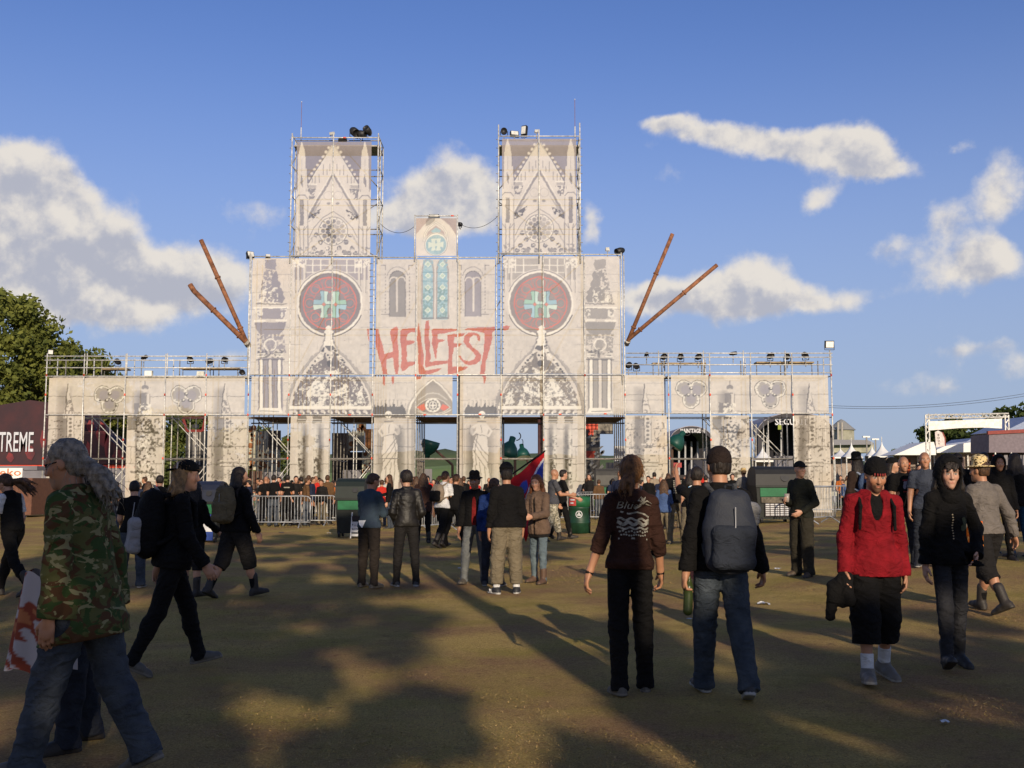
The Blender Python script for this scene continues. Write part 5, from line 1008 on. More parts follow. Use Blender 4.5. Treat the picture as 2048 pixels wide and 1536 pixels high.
def hand(L, J, nm, curl, fr=.0095, k0=1.0):
    k = J['k'] * k0; W_, d, pn, ts = J['wr' + nm], J['hd' + nm], J['pn' + nm], J['ts' + nm]
    M = np.stack([ts, d, pn]); L.ell(W_ + d * .052 * k, V_(.041, .058, .0165) * k, M, .012)
    L.cone(W_ - d * .02 * k, W_ + d * .03 * k, .026 * k, .024 * k, .015)
    for i, (o, ln) in enumerate(((.031, .072), (.0105, .082), (-.0105, .077), (-.030, .060))):
        b = W_ + d * (.095 - .006 * abs(i - 1)) * k + ts * o * k; a = R(curl * (.55 + .06 * i)); d1 = nrm(d * math.cos(a) + pn * math.sin(a) + ts * o * 1.2); p1 = b + d1 * ln * .5 * k
        a2 = a + R(curl * .8); d2 = nrm(d * math.cos(a2) + pn * math.sin(a2)); L.cone(b - d * .02 * k, p1, fr * 1.08 * k, fr * k, .004); L.cone(p1, p1 + d2 * ln * .55 * k, fr * k, fr * .86 * k, .004)
    b = W_ + d * .025 * k + ts * .03 * k; t1 = nrm(d * .75 + ts * .6 + pn * .3); p1 = b + t1 * .042 * k; L.cone(b, p1, .0125 * k, .0115 * k, .006); L.cone(p1, p1 + nrm(d * .9 + ts * .1 + pn * .45) * .034 * k, .0115 * k, .0095 * k, .004)
def body_layer(J, out, fr):
    L = Lay(); k = J['k']; w = J['w']; u, f, r = J['u'], J['f'], J['r']; P = J['P']; M = np.stack([r, f, u])
    hc, hr, hf, hu = J['H'], J['hr'], J['hf'], J['hu']; HM = np.stack([hr, hf, hu]); h = lambda x, y, z: hc + (hr * x + hf * y + hu * z) * k
    fw = out.get('face_w', 1.0)
    L.ell(h(0, -.012, .032), V_(.074 * fw, .094, .090) * k, HM, .03).ell(h(0, .022, -.032), V_(.060 * fw, .066, .086) * k, HM, .04)
    L.cone(h(0, .066, -.096), h(0, .058, -.09), .026 * k, .03 * k, .03).cone(h(-.035, .062, .030), h(.035, .062, .030), .020 * k, .020 * k, .02)
    L.ell(h(-.036, .058, -.022), V_(.026, .024, .028) * k, HM, .02).ell(h(.036, .058, -.022), V_(.026, .024, .028) * k, HM, .02)
    for s in (-1, 1): L.ell(h(s * .031, .092, .008), V_(.019, .016, .012) * k, HM, .012, True)
    for s in (-1, 1): L.ell(h(s * .031, .072, .007), V_(.0135, .0135, .0125) * k, HM, .003)
    L.cone(h(0, .084, .018), h(0, .104, -.026), .008 * k, .0125 * k, .010).cone(h(-.012, .094, -.031), h(.012, .094, -.031), .008 * k, .008 * k, .006)
    L.cone(h(-.019, .083, -.058), h(.019, .083, -.058), .0075 * k, .0075 * k, .006).cone(h(-.015, .084, -.069), h(.015, .084, -.069), .0085 * k, .0085 * k, .006)
    L.ell(h(0, .098, -.0635), V_(.026, .010, .0022) * k, HM, .003, True)
    for s in (-1, 1): L.ell(h(s * .077 * fw, -.008, -.004), V_(.011, .022, .032) * k, rotm(tuple(hu), R(-s * 18)) @ HM if False else HM, .01)
    L.cone(J['neck'] - u * .05 * k, hc - hu * .07 * k - hf * .02 * k, .062 * k, .054 * k, .03)
    L.ell(P + u * .02 * k, V_(.140 * w, .10 * w, .115) * k, M, .06).ell(P + u * .17 * k, V_(.124 * w, .09 * w, .14) * k, M, .06).ell(P + u * .345 * k, V_(.138 * w, .094 * w, .15) * k, M, .06)
    [L.cone(J['sh' + q], J['neck'] - u * .05 * k, .048 * k, .052 * k, .04) for q in 'LR']
    for nm in 'LR':
        L.cone(J['sh' + nm], J['el' + nm], .052 * k * w, .042 * k * w, .03).cone(J['el' + nm], J['wr' + nm], .042 * k * w, .027 * k, .02)
        hand(L, J, nm, out.get('curl' + nm, out.get('curl', 38)), fr)
        L.cone(J['hip' + nm], J['knee' + nm], .082 * k * w, .055 * k, .04).cone(J['knee' + nm], J['ank' + nm], .054 * k, .036 * k, .03)
        mid = J['knee' + nm] * .66 + J['ank' + nm] * .34; L.ell(mid - J['fd' + nm] * V_(1, 1, 0) * .018 * k, V_(.048, .05, .1) * k, None, .03)
        L.cone(J['ank' + nm] - V_(0, 0, .03 * k), J['ank' + nm] + J['fd' + nm] * .1 * k - V_(0, 0, .045 * k), .03 * k, .026 * k, .02)
    return L
def tone_body(v, J, out):
    k = J['k']; q = (v - J['H']) / k; X, Y, Z = q @ J['hr'], q @ J['hf'], q @ J['hu']
    sk = np.array(out.get('skin', (.50, .27, .17))); c = np.tile(sk, (len(v), 1))
    sm = lambda d, a, b: np.clip((b - d) / (b - a), 0, 1)[:, None]
    front = (Y > .04)
    def put(m, col): nonlocal c; c = c * (1 - m) + np.array(col) * m
    hairc = np.array(out.get('hair_col', (.03, .02, .012)))
    put(sm(np.hypot((np.abs(X) - .045) / .03, (Z + .025) / .03), .3, 1.2) * front[:, None] * .35, sk * (1.02, .72, .68))
    if out.get('beard'): put(sm(np.hypot(X / .062, (Z + .088) / .052), .75, 1.0) * (Y > .0)[:, None] * out['beard'], hairc * 1.2)
    put(sm(np.hypot(X / .021, (Z + .0635) / .012), .6, 1.0) * (Y > .07)[:, None] * .9, sk * (.72, .42, .40))
    put(sm(np.hypot((np.abs(X) - .031) / .017, (Z - .0075) / .0085), .75, 1.0) * (Y > .055)[:, None], (.40, .36, .33)); put(sm(np.hypot((np.abs(X) - .031) / .0075, (Z - .0075) / .0085), .7, 1.0) * (Y > .055)[:, None], (.035, .025, .018))
    put(sm(np.hypot((np.abs(X) - .031) / .019, (Z - .016) / .0035), .6, 1.0) * (Y > .055)[:, None] * .8, (.05, .03, .02))
    put(sm(np.hypot((np.abs(X) - .033) / .025, (Z - .034 + np.abs(X) * .06) / .0075), .6, 1.0) * (Y > .05)[:, None] * .9, hairc)
    if out.get('shaved'): put(sm(-(Z - .035 - np.clip(Y, -.2, .1) * .42), -.015, .01) * (Z < .3)[:, None] * out['shaved'], hairc + sk * .25)
    return c
TORSO_T = {'tee': .014, 'jacket': .027, 'hoodie': .022, 'leather': .024, 'sweater': .02, 'vest': .026}
def top_layer(J, o):
    t = TORSO_T.get(o['kind'], .02) * o.get('bulk', 1.0); L = Lay(); k = J['k']; w = J['w']; u, f, r = J['u'], J['f'], J['r']; P = J['P']; M = np.stack([r, f, u]); hem = o.get('hem', -.03)
    L.ell(P + u * .345 * k, V_(.146 * w + t, .104 * w + t, .165 + t * .5) * k, M, .05).ell(P + u * .17 * k, V_(.136 * w + t, .102 * w + t, .16) * k, M, .06)
    L.ell(P + u * .02 * k, V_(.15 * w + t, .114 * w + t, .15) * k, M, .06)
    if hem < -.08: L.ell(P + u * (hem + .06) * k, V_(.168 * w + t * 1.4, .125 * w + t * 1.5, .16) * k, M, .06)
    [L.cone(J['sh' + q] + u * .004 * k, J['neck'] - u * .045 * k, (.046 + t * .55) * k, (.056 + t * .6) * k, .035) for q in 'LR']; L.cone(P + u * .42 * k, J['neck'] - u * .02 * k, .08 * k, (.058 + t * .45) * k, .04)
    if hem < -.03:
        for nm in 'LR': h0, k0 = J['hip' + nm], J['knee' + nm]; L.cone(h0, h0 + (k0 - h0) * .55, (.084 * w + o.get('lt', .012) + .010) * k, (.070 * w + o.get('lt', .012) + .010) * k, .05)
    for nm in o.get('pocket', ''): L.cone(J['wr' + nm] - J['hd' + nm] * .02 * k, J['wr' + nm] + J['hd' + nm] * .11 * k, .055 * k, .062 * k, .03)
    sl = o.get('sleeve', 'long'); aw = .5 + .5 * w
    for nm in 'LR':
        a, e, wr, hd = J['sh' + nm], J['el' + nm], J['wr' + nm], J['hd' + nm]
        if sl == 'none': continue
        if sl == 'short': b = a + (e - a) * .72; L.cone(a, b, (.050 * aw + t * .8) * k, (.056 * aw + t) * k, .018); L.cut(b, e - a, (b, .13 * k)); continue
        L.cone(a, e, (.050 * aw + t * .65) * k, (.043 * aw + t * .7) * k, .018)
        if sl == 'rolled': b = e + hd * .085 * k; L.cone(e, b, (.043 * aw + t * .7) * k, (.040 + t * .75) * k, .02); L.cut(b + hd * .02 * k, hd, (b, .1 * k))
        else:
            b = wr + hd * o.get('cuff', .0) * k; L.cone(e, b, (.045 * aw + t * .8) * k, (.034 + t * .6) * k, .025)
            if o['kind'] in ('hoodie', 'jacket'): L.cone(b - hd * .06 * k, b - hd * .02 * k, (.040 + t * .75) * k, (.039 + t * .7) * k, .02)
            L.cut(b + hd * .012 * k, hd, (b, .11 * k))
    if o.get('hood') == 'down':
        q = J['neck'] - f * .05 * k + u * .01 * k
        for s in (-1, 1): L.cone(q - f * .045 * k - u * .055 * k, J['neck'] + r * s * .085 * k + f * .005 * k - u * .012 * k, .05 * k, .036 * k, .03); L.cone(J['neck'] + r * s * .085 * k - u * .012 * k, J['neck'] + r * s * .045 * k + f * .085 * k - u * .05 * k, .034 * k, .018 * k, .02)
        L.ell(q - f * .05 * k - u * .06 * k, V_(.105, .045, .075) * k, M, .03)
    if o.get('collar'):
        for s in (-1, 1): L.cone(J['neck'] + r * s * .06 * k - f * .03 * k + u * .012 * k, J['neck'] + r * s * .05 * k + f * .055 * k - u * .02 * k, .026 * k, .018 * k, .015)
        L.cone(J['neck'] + r * .05 * k - f * .05 * k + u * .012 * k, J['neck'] - r * .05 * k - f * .05 * k + u * .012 * k, .024 * k, .024 * k, .015)
    if o.get('bunch'):                         # gathered waistband
        L.ell(P + u * (hem + .045) * k, V_(.17 * w + t * 1.1, .128 * w + t * 1.1, .05) * k, M, .02)
    L.cut(P + u * hem * k, -u, (P + u * (hem - .12) * k, .34 * k)); 
    if o.get('open'):
        L.ell(P + f * .17 * k + u * .18 * k, V_(o['open'], .09, .42) * k, M, .012, True)
    if o.get('vneck'):
        q = J['neck'] + f * .13 * k - u * .03 * k; L.ell(q - u * .02 * k, V_(.05, .10, o['vneck']) * k, M, .012, True)
    else: L.cut(J['neck'] + u * .035 * k, u, (J['neck'] + u * .1 * k, .12 * k)) if not o.get('hood') else None
    return L
def hood_layer(J):
    L = Lay(); k = J['k']; hc, hr, hf, hu = J['H'], J['hr'], J['hf'], J['hu']; HM = np.stack([hr, hf, hu])
    L.ell(hc - hf * .02 * k + hu * .012 * k, V_(.118, .132, .158) * k, HM, .03).cone(hc - hf * .06 * k - hu * .05 * k, J['neck'] - J['f'] * .04 * k - J['u'] * .03 * k, .10 * k, .11 * k, .05)
    L.cone(hc - hu * .1 * k + hf * .01 * k, J['neck'] + J['f'] * .03 * k - J['u'] * .05 * k, .085 * k, .095 * k, .04)
    L.ell(hc + hf * .09 * k - hu * .012 * k, V_(.080, .125, .125) * k, HM, .015, True)
    return L
def legs_layer(J, o):
    L = Lay(); k = J['k']; w = J['w']; u, f, r = J['u'], J['f'], J['r']; P = J['P']; M = np.stack([r, f, u]); t = o.get('t', .012); L.ell(P + u * .01 * k, V_(.147 * w + t * .6, .108 * w + t * .6, .125) * k, M, .05)
    ln = o.get('len', 1.0); fl = o.get('flare', 0.0)
    for nm in 'LR':
        h_, kn, an = J['hip' + nm], J['knee' + nm], J['ank' + nm]
        L.cone(h_, kn, (.084 * w + t) * k, (.058 + t + fl * .5) * k, .035)
        if ln <= 1.0 and ln > .55:
            e = kn + (an - kn) * ((ln - .5) * 2); L.cone(kn, e, (.056 + t + fl * .6) * k, (.040 + t * .9 + fl) * k, .03)
            mid = kn * .66 + an * .34; L.ell(mid - J['fd' + nm] * V_(1, 1, 0) * .014 * k, V_(.048 + t, .05 + t, .1) * k, None, .03)
            if ln >= 1.0:
                e2 = an - V_(0, 0, .035 * k) - nrm(J['fd' + nm]) * .01 * k; L.cone(an, e2, (.043 + t + fl) * k, (.047 + t + fl) * k, .02); L.cut(e2 - V_(0, 0, .02 * k), an - kn, (e2, .13 * k))
            else: L.cut(e, an - kn, (e, .15 * k))
        elif ln <= .55: L.cut(kn, kn - h_, (kn, .16 * k))
    L.cut(P + u * .115 * k, u, (P + u * .2 * k, .3 * k)); return L
def shoe_layer(J, nm, o):
    L = Lay(); k = J['k'] * o.get('size', 1.0); A = J['ank' + nm]; fd = nrm(J['fd' + nm]); s = 1 if nm == 'R' else -1
    up = nrm(V_(0, 0, 1) - fd * fd[2]); so = A - up * .083 * k
    L.cone(A - fd * .035 * k - up * .042 * k, A + fd * .075 * k - up * .052 * k, .043 * k, .044 * k, .03).cone(A + fd * .07 * k - up * .05 * k, A + fd * .150 * k - up * .060 * k, .042 * k, .034 * k, .03)
    L.cone(A - up * .02 * k, A + up * (o.get('shaft', .0)) * k, .05 * k, .048 * k + (.006 if o.get('shaft', 0) > .05 else 0), .03)
    L.cone(A - fd * .045 * k - up * .07 * k, A + fd * .16 * k - up * .072 * k, .040 * k, .041 * k, .01)
    L.cut(so, -up); L.so = so; L.up = up; return L
def hair_layer(J, st):
    L = Lay(); k = J['k']; hc, hr, hf, hu = J['H'], J['hr'], J['hf'], J['hu']; HM = np.stack([hr, hf, hu]); h = lambda x, y, z: hc + (hr * x + hf * y + hu * z) * k; g = V_(0, 0, -1)
    b = st.get('vol', 1.0)
    L.ell(h(0, -.022, .042), V_(.083 * b, .098 * b, .092 * b) * k, HM, .02).ell(h(0, -.05, -.01), V_(.078 * b, .06 * b, .085) * k, HM, .03)
    if st['kind'] == 'short':
        L.ell(h(0, .03, .088), V_(.062, .05, .036) * k, HM, .02)
    L.ell(h(0, .088, -.01), V_(.066, .06, .085) * k, HM, .02, True)
    if st.get('fringe'):
        for i in range(7): x = -.05 + .0165 * i; L.cone(h(x * .8, .045, .105), h(x, .088, .062 - .014 * (i % 3)), .018 * k, .010 * k, .01)
    if st['kind'] == 'short': L.cut(h(0, -.04, -.058), -hu, (h(0, -.02, -.14), .12 * k))
    rg = random.Random(st.get('seed', 1))
    if st['kind'] == 'long':
        ln = st.get('len', .34); bk = st.get('back', 1)
        for i in range(st.get('n', 16)):
            a = -math.pi * (i + .5) / st.get('n', 16); x, y = math.cos(a) * .078, math.sin(a) * .075 - .012
            p = h(x, y, .0); q = p + g * (.13 * k) + (hr * x * .35 + hf * (-.02)) * k; e = J['neck'] + (J['r'] * x * (1.5 + rg.uniform(-.3, .4)) + J['f'] * (-.085 * (1 if y < -.03 else .2) + (y + .03) * .2) * bk) * k + g * (ln - .16 + rg.uniform(-.05, .04)) * k
            L.cone(p, q, .030 * k, .030 * k, .02).cone(q, q * .45 + e * .55 + hr * rg.uniform(-.012, .012), .030 * k, .026 * k, .015).cone(q * .45 + e * .55, e, .026 * k, .010 * k, .012)
    if st['kind'] in ('pony', 'wind'):
        p = h(0, -.1, -.02); d = np.asarray(st.get('dir', (0, -1, -.3)), float)
        L.cone(h(0, -.08, .0), p, .035 * k, .024 * k, .02)
        for i in range(st.get('n', 12)):
            dd = nrm(d + V_(*[rg.uniform(-.35, .35) for _ in range(3)])); m = p + dd * st.get('len', .25) * .5 * k; e = m + nrm(dd + V_(0, 0, -.5)) * st.get('len', .25) * rg.uniform(.4, .6) * k
            L.cone(p, m, .022 * k, .026 * k, .02).cone(m, e, .026 * k, .008 * k, .012)
    if st['kind'] == 'bun': L.ell(h(0, -.105, .02), V_(.045, .04, .04) * k, HM, .02).cone(h(-.06, -.03, -.02), h(0, -.1, .01), .03 * k, .03 * k, .02)
    return L
def hat_layers(J, st):
    k = J['k']; hc, hr, hf, hu = J['H'], J['hr'], J['hf'], J['hu']; HM = np.stack([hr, hf, hu]); h = lambda x, y, z: hc + (hr * x + hf * y + hu * z) * k
    L = Lay(); B = None; s = st.get('turn', 1)
    if st['kind'] == 'cap':
        L.ell(h(0, -.008, .045), V_(.088, .107, .092) * k, HM, .02); L.cut(h(0, 0, .040), -hu); B = Lay(); B.ell(h(0, .10 * s, .045), V_(.075, .082, .010) * k, np.stack([hr, nrm(hf - hu * .22 * s), nrm(hu + hf * .22 * s)]), .01)
        if st.get('mil'): L.p = []; L.cuts = []; L.cone(h(0, -.005, .045), h(0, -.005, .105), .098 * k, .092 * k, .01); L.ell(h(0, -.005, .11), V_(.1, .11, .03) * k, HM, .02); L.cut(h(0, 0, .042), -hu)
    elif st['kind'] == 'beanie':
        L.ell(h(0, -.015, .052), V_(.088, .108, .102) * k, HM, .02).ell(h(0, -.012, .030), V_(.089, .109, .034) * k, HM, .008); L.cut(h(0, 0, .012), -nrm(hu + hf * -.12))
    elif st['kind'] == 'brim':
        hh = st.get('h', .11); L.cone(h(0, -.01, .055), h(0, -.01, .05 + hh * .8), .092 * k, .082 * k, .01).ell(h(0, -.01, .055 + hh), V_(.082, .092, .045) * k, HM, .02); L.cut(h(0, 0, .048), -hu); L.ell(h(0, -.01, .075 + hh + .04), V_(.02, .08, .03) * k, HM, .02, True)
        B = Lay(); bw = st.get('brim', .15); B.ell(h(0, -.005, .052), V_(bw, bw * 1.12, .014) * k, HM, .01)
    elif st['kind'] == 'band': L.ell(h(0, -.016, .045), V_(.090, .110, .098) * k, HM, .02); L.cut(h(0, 0, .03), -nrm(hu - hf * .15))
    return L, B
def decal(garment_v, garment_f, verts2, faces, origin, right, up, fwd, off=.004):
    """lay flat print on a garment: shoot every vertex along -fwd onto the cloth"""
    bvh = BVHTree.FromPolygons([Vector(p) for p in garment_v], [tuple(int(i) for i in q) for q in garment_f]); out = []
    for p in verts2:
        o = Vector(origin + right * p[0] + up * p[1] + fwd * .4); hit = bvh.ray_cast(o, Vector(-fwd), .8); q = hit[0] if hit[0] is not None else Vector(origin + right * p[0] + up * p[1] + fwd * .12)
        out.append(tuple(q + Vector(fwd) * off))
    return out, faces
def person(px, py, H, heading, pose, o, label, vx=.012, group=None, at_xy=None):
    """px,py: where the lower foot meets the ground in the photograph"""
    loc = ground_at(px, py) if at_xy is None else Vector((at_xy[0], at_xy[1], float(gz(*at_xy))))
    e = empty('person', loc, R(heading), label, 'person', group)
    J = skeleton(H, pose, o.get('w', 1.0)); rgs = int(abs(px) * 7 + py) % 1000; fr = max(.0095, vx * .95)
    def emit(name, L, m, col=None, smooth=True, folds=0., fdir=(.35, .35, 1.), flen=.085, v_=None):
        D, lo = field(L, v_ or vx, folds, rgs, fdir, flen); v, f = nets(D, lo, v_ or vx); me = meshnp(name, v, f); ob = link(name, me, m, e, smooth)
        if col is not None: vcol(me, 'tone', col(v) if callable(col) else np.tile(np.array(col), (len(v), 1)))
        return ob, v, f
    bl = body_layer(J, o, fr); out = {'J': J, 'e': e, 'loc': loc}
    emit('body', bl, SKIN, lambda v: tone_body(v, J, o))
    if 'legs' in o: emit('trousers' if o['legs'].get('len', 1) > .8 else 'shorts', legs_layer(J, o['legs']), o['legs']['m'], None, True, o['legs'].get('folds', .011), (.5, .5, 1.0), .10)
    tops = o['top'] if isinstance(o['top'], list) else [o['top']]
    for tp in tops:
        tp['lt'] = o['legs'].get('t', .012) * (1.0 if tp is tops[0] else .2)
        out[tp.get('name', 'shirt')] = emit(tp.get('name', 'shirt'), top_layer(J, tp), tp['m'], None, True, tp.get('folds', .012), (.6, .6, 1.0), .10)
    if o.get('hood_up'): emit('hood', hood_layer(J), o['hood_up'], None, True, .005)
    for nm in 'LR':
        sh = o.get('shoe', {'col': (.02, .018, .016)}); L = shoe_layer(J, nm, sh)
        def sc(v, L=L, sh=sh):
            z = (v - L.so) @ L.up; c = np.tile(np.array(sh['col'], float), (len(v), 1)); c[z < .022] = sh.get('sole', (.05, .045, .04)); return c
        emit('shoe', L, LEATHERY, sc)
        if o.get('sock'):
            S = Lay(); kk = J['k']; a, kn = J['ank' + nm], J['knee' + nm]; q = a + (kn - a) * o['sock'][0]; S.cone(a - V_(0, 0, .02 * kk), q, .047 * kk, (.050 if o['sock'][0] < .4 else .056) * kk, .02); S.cut(q, kn - a, (q, .1)); emit('sock', S, cloth(*o['sock'][1]))
    if 'hair' in o: out['hair_'] = emit('hair', hair_layer(J, o['hair']), o['hair']['m'], None, True, o['hair'].get('rough', .010), (1.2, 1.2, .25), .045)
    if 'hair' in o and vx <= .0126 and o['hair']['kind'] != 'short':
        ob, hv, hf_ = out['hair_']; rg = np.random.default_rng(rgs); n = 260; ii = rg.integers(0, len(hv), n); p0 = hv[ii]; cdir = nrm_rows(p0 - J['H']); d = cdir * .35 + V_(0, 0, -.8) + rg.normal(size=(n, 3)) * .35; d = nrm_rows(d); ln = rg.uniform(.03, .09, n)[:, None]; wv_ = np.cross(d, rg.normal(size=(n, 3))); wv_ = nrm_rows(wv_) * .0016
        p1 = p0 + d * ln * .5 + cdir * .008; p2 = p0 + d * ln + V_(0, 0, -1) * ln * .25; vv = np.stack([p0 - wv_, p0 + wv_, p1 + wv_, p1 - wv_, p2], 1).reshape(-1, 3); b5 = np.arange(n) * 5; tri = np.concatenate([np.stack([b5, b5 + 1, b5 + 2], 1), np.stack([b5, b5 + 2, b5 + 3], 1), np.stack([b5 + 3, b5 + 2, b5 + 4], 1)])
        so_ = link('loose_strands', meshnp('loose_strands', vv, tri), o['hair']['m'], ob); so_['kind'] = 'stuff'
    if 'hat' in o:
        L, B = hat_layers(J, o['hat']); nmh = {'cap': 'cap', 'beanie': 'beanie', 'brim': 'hat', 'band': 'headscarf'}[o['hat']['kind']]; ob = emit(nmh, L, o['hat']['m'], None, True, o['hat'].get('folds', .002))
        out['hat'] = ob
        if B is not None: q = emit('brim', B, o['hat'].get('m2', o['hat']['m']), None, True, 0, v_=min(vx, .009))[0]; q.parent = ob[0]
    return out

def worn(out, name, label, cat, group=None):
    """a thing carried by a person: its own top-level object, placed in the person's frame"""
    e = out['e']; return empty(name, e.location, e.rotation_euler[2], label, cat, group)
def lay_obj(L, name, m, parent, vx=.012, folds=0., seed=3, flen=.1):
    D, lo = field(L, vx, folds, seed, (.6, .6, 1.), flen); v, f = nets(D, lo, vx); me = meshnp(name, v, f); return link(name, me, m, parent, True), v, f
def backpack(out, label, m, m2, h=.46, w=.30, d=.17, low=.0, vx=.012, strapm=None):
    J = out['J']; k = J['k']; u, f, r = J['u'], J['f'], J['r']; P = J['P']; M = np.stack([r, f, u]); e = worn(out, 'backpack', label, 'backpack')
    b = P + u * (.27 + low) * k - f * (.165 + d * .28) * k; q = lambda x, y, z: b + (r * x + f * y + u * z) * k
    L = Lay(); W2, H2 = w / 2, h / 2
    for x in (-1, 1):
        for z, s_ in ((-1, 1.0), (1, .72)): L.cone(q(x * (W2 - .07) * s_, 0, z * (H2 - .08)), q(x * (W2 - .07), 0, 0), .075 * k, .08 * k, .05)
    L.ell(q(0, 0, -.02), V_(W2 * 1.02, d * .62, H2 * .98) * k, M, .06); bd = lay_obj(L, 'bag', m, e, vx, .007)
    L = Lay(); pw, ph = W2 * .62, h * .17
    for x0, z0, x1, z1 in ((-pw, -ph, pw, -ph), (-pw, ph, pw, ph), (-pw, -ph, -pw, ph), (pw, -ph, pw, ph), (0, -ph, 0, ph), (-pw * .5, -ph, -pw * .5, ph), (pw * .5, -ph, pw * .5, ph)): L.cone(q(x0, -d * .50, -h * .2 + z0), q(x1, -d * .50, -h * .2 + z1), .046 * k, .046 * k, .035)
    lay_obj(L, 'pocket', m2, e, vx, .004)
    MB().tube(q(-pw, -d * .50 - .046, -h * .2 + ph), q(pw, -d * .50 - .046, -h * .2 + ph), .005).build('pocket_seam', BLK, e)
    for s_, nm in ((-1, 'L'), (1, 'R')):
        L = Lay(); sh = J['sh' + nm]; p0 = q(s_ * .07, d * .35, H2 * .8); p1 = sh - r * s_ * .055 * k + u * .078 * k; p2 = sh - r * s_ * .045 * k + f * .115 * k - u * .01 * k; p3 = P + u * .26 * k + r * s_ * .125 * J['w'] * k + f * .125 * k; p4 = q(s_ * W2 * .9, d * .3, -H2 * .6)
        for a, c in ((p0, p1), (p1, p2), (p2, p3), (p3, p4)): L.cone(a, c, .02 * k, .02 * k, .02)
        lay_obj(L, 'strap', strapm or m, e, vx)
    MB().tube(q(0, -d * .68, H2 * .55), q(0, -d * .70, -H2 * .6), .004).build('zip', mat('pale_zip', (.35, .35, .36), .5), e)
    lp = MB(); lp.path([q(-.03, d * .2, H2 * .95), q(-.025, 0, H2 * 1.08), q(.025, 0, H2 * 1.08), q(.03, d * .2, H2 * .95)], .009, 6).build('grab_loop', m2, e, True); return e
def glasses(out, m):
    J = out['J']; k = J['k']; h = lambda x, y, z: Vector(J['H'] + (J['hr'] * x + J['hf'] * y + J['hu'] * z) * k)
    b = MB()
    for s in (-1, 1):
        pts = [(s * (.032 + .024 * math.cos(t)), .094 - .012 * abs(math.cos(t) * .5 + .5) * 1.0, .008 + .016 * math.sin(t)) for t in np.linspace(0, 6.28, 13)[:-1]]
        b.add([h(x, y, z) for x, y, z in pts] + [h(x, y - .004, z) for x, y, z in pts], [tuple(range(12)), tuple(range(12, 24))[::-1]]); b.tube(h(s * .056, .084, .014), h(s * .080, -.005, .012), .0035, 5)
    b.tube(h(-.012, .098, .012), h(.012, .098, .012), .003, 5); o = b.build('sunglasses', m, out['e']); return o
def print_on(out, part, shapes, m, side, center, name='print', off=.0045):
    """shapes: (verts2, faces) lists in metres laid on a garment; side +1 front, -1 back"""
    J = out['J']; ob, v, f = out[part]; fw = J['f'] * side; rt = J['r'] * side * -1; u = J['u']; k = J['k']; o0 = J['P'] + u * center[1] * k + rt * center[0] * k; vv = []; ff = []
    for a, b in shapes:
        o_, fc = decal(v, f, a, b, o0, rt, u, fw, off); n = len(vv); vv += o_; ff += [tuple(i + n for i in q) for q in fc]
    me = bpy.data.meshes.new(name); me.from_pydata(vv, [], ff); me.update(); return link(name, me, m, ob)
def txt(body, size, x=0, y=0, width=None, shear=0.):
    v, f = text_mesh(body, size, width, shear); return [(p[0] + x, p[1] + y) for p in v], f
def strip(pts, w):
    v = []; f = []
    for i, (x, y) in enumerate(pts):
        a = pts[max(0, i - 1)]; b = pts[min(len(pts) - 1, i + 1)]; dx, dy = b[0] - a[0], b[1] - a[1]; l = math.hypot(dx, dy) + 1e-9; ww = w(i / (len(pts) - 1)) if callable(w) else w
        v += [(x - dy / l * ww / 2, y + dx / l * ww / 2), (x + dy / l * ww / 2, y - dx / l * ww / 2)]
    for i in range(len(pts) - 1): f.append((2 * i, 2 * i + 1, 2 * i + 3, 2 * i + 2))
    return v, f
def blob(cx, cy, rx, ry, n=10): return [(cx, cy)] + [(cx + rx * math.cos(6.2832 * i / n), cy + ry * math.sin(6.2832 * i / n)) for i in range(n)], [(0, i + 1, (i + 1) % n + 1) for i in range(n)]
# ------------------------------------------------------------------ the people one can tell apart
BLK = cloth('black', (.0065, .006, .006)); BLK2 = cloth('washed_black', (.015, .0135, .013)); WHT = cloth('white', (.62, .61, .60)); GRY = cloth('grey', (.13, .125, .125)); BRN = cloth('brown_hoodie', (.034, .0145, .010)); REDC = cloth('red_fleece', (.20, .007, .012), .2)
KHA = cloth('khaki', (.16, .13, .085)); NAVY = cloth('navy', (.018, .024, .05)); TAUPE = cloth('taupe', (.13, .085, .06)); OLIVE = cloth('olive', (.13, .10, .055)); LEA = mat('leather_jacket', (.014, .012, .010), .5, .25, 9, .3, 22, 0, .3)
JNB = jeans('blue', (.068, .078, .092), (.030, .037, .05)); JND = jeans('dark', (.028, .032, .042), (.013, .015, .022)); JNG = jeans('grey', (.15, .155, .15), (.075, .08, .085)); JNL = jeans('pale', (.14, .18, .20), (.075, .10, .12)); CHAR = jeans('charcoal', (.03, .03, .034), (.016, .016, .018))
HB, HD, HG, HR_, HL = hairmat('hair_brown', (.075, .036, .016)), hairmat('hair_dark', (.018, .012, .009)), hairmat('hair_grey', (.24, .205, .16)), hairmat('hair_auburn', (.17, .06, .022)), hairmat('hair_fair', (.26, .15, .06))
SKT, SKP, SKD = (.38, .185, .105), (.44, .235, .15), (.30, .15, .085)
BOOT = dict(col=(.025, .02, .016), sole=(.03, .025, .02), shaft=.16, size=1.05); SNK = dict(col=(.03, .03, .032), sole=(.35, .34, .32)); BRNB = dict(col=(.09, .05, .03), sole=(.06, .045, .03), shaft=.13); TRN = dict(col=(.08, .07, .055), sole=(.16, .14, .11))
NEAR, MIDV = .0075, .0125
def Hf(px, py, hy):
    p = ground_at(px, py); return at(px, hy, p.y).z - p.z
STAND = dict(legL=(2, 4, 3, 0), legR=(-2, 4, 3, 0)); POCK = dict(armL=(-8, 14, 55, 38), armR=(-8, 14, 55, 38))
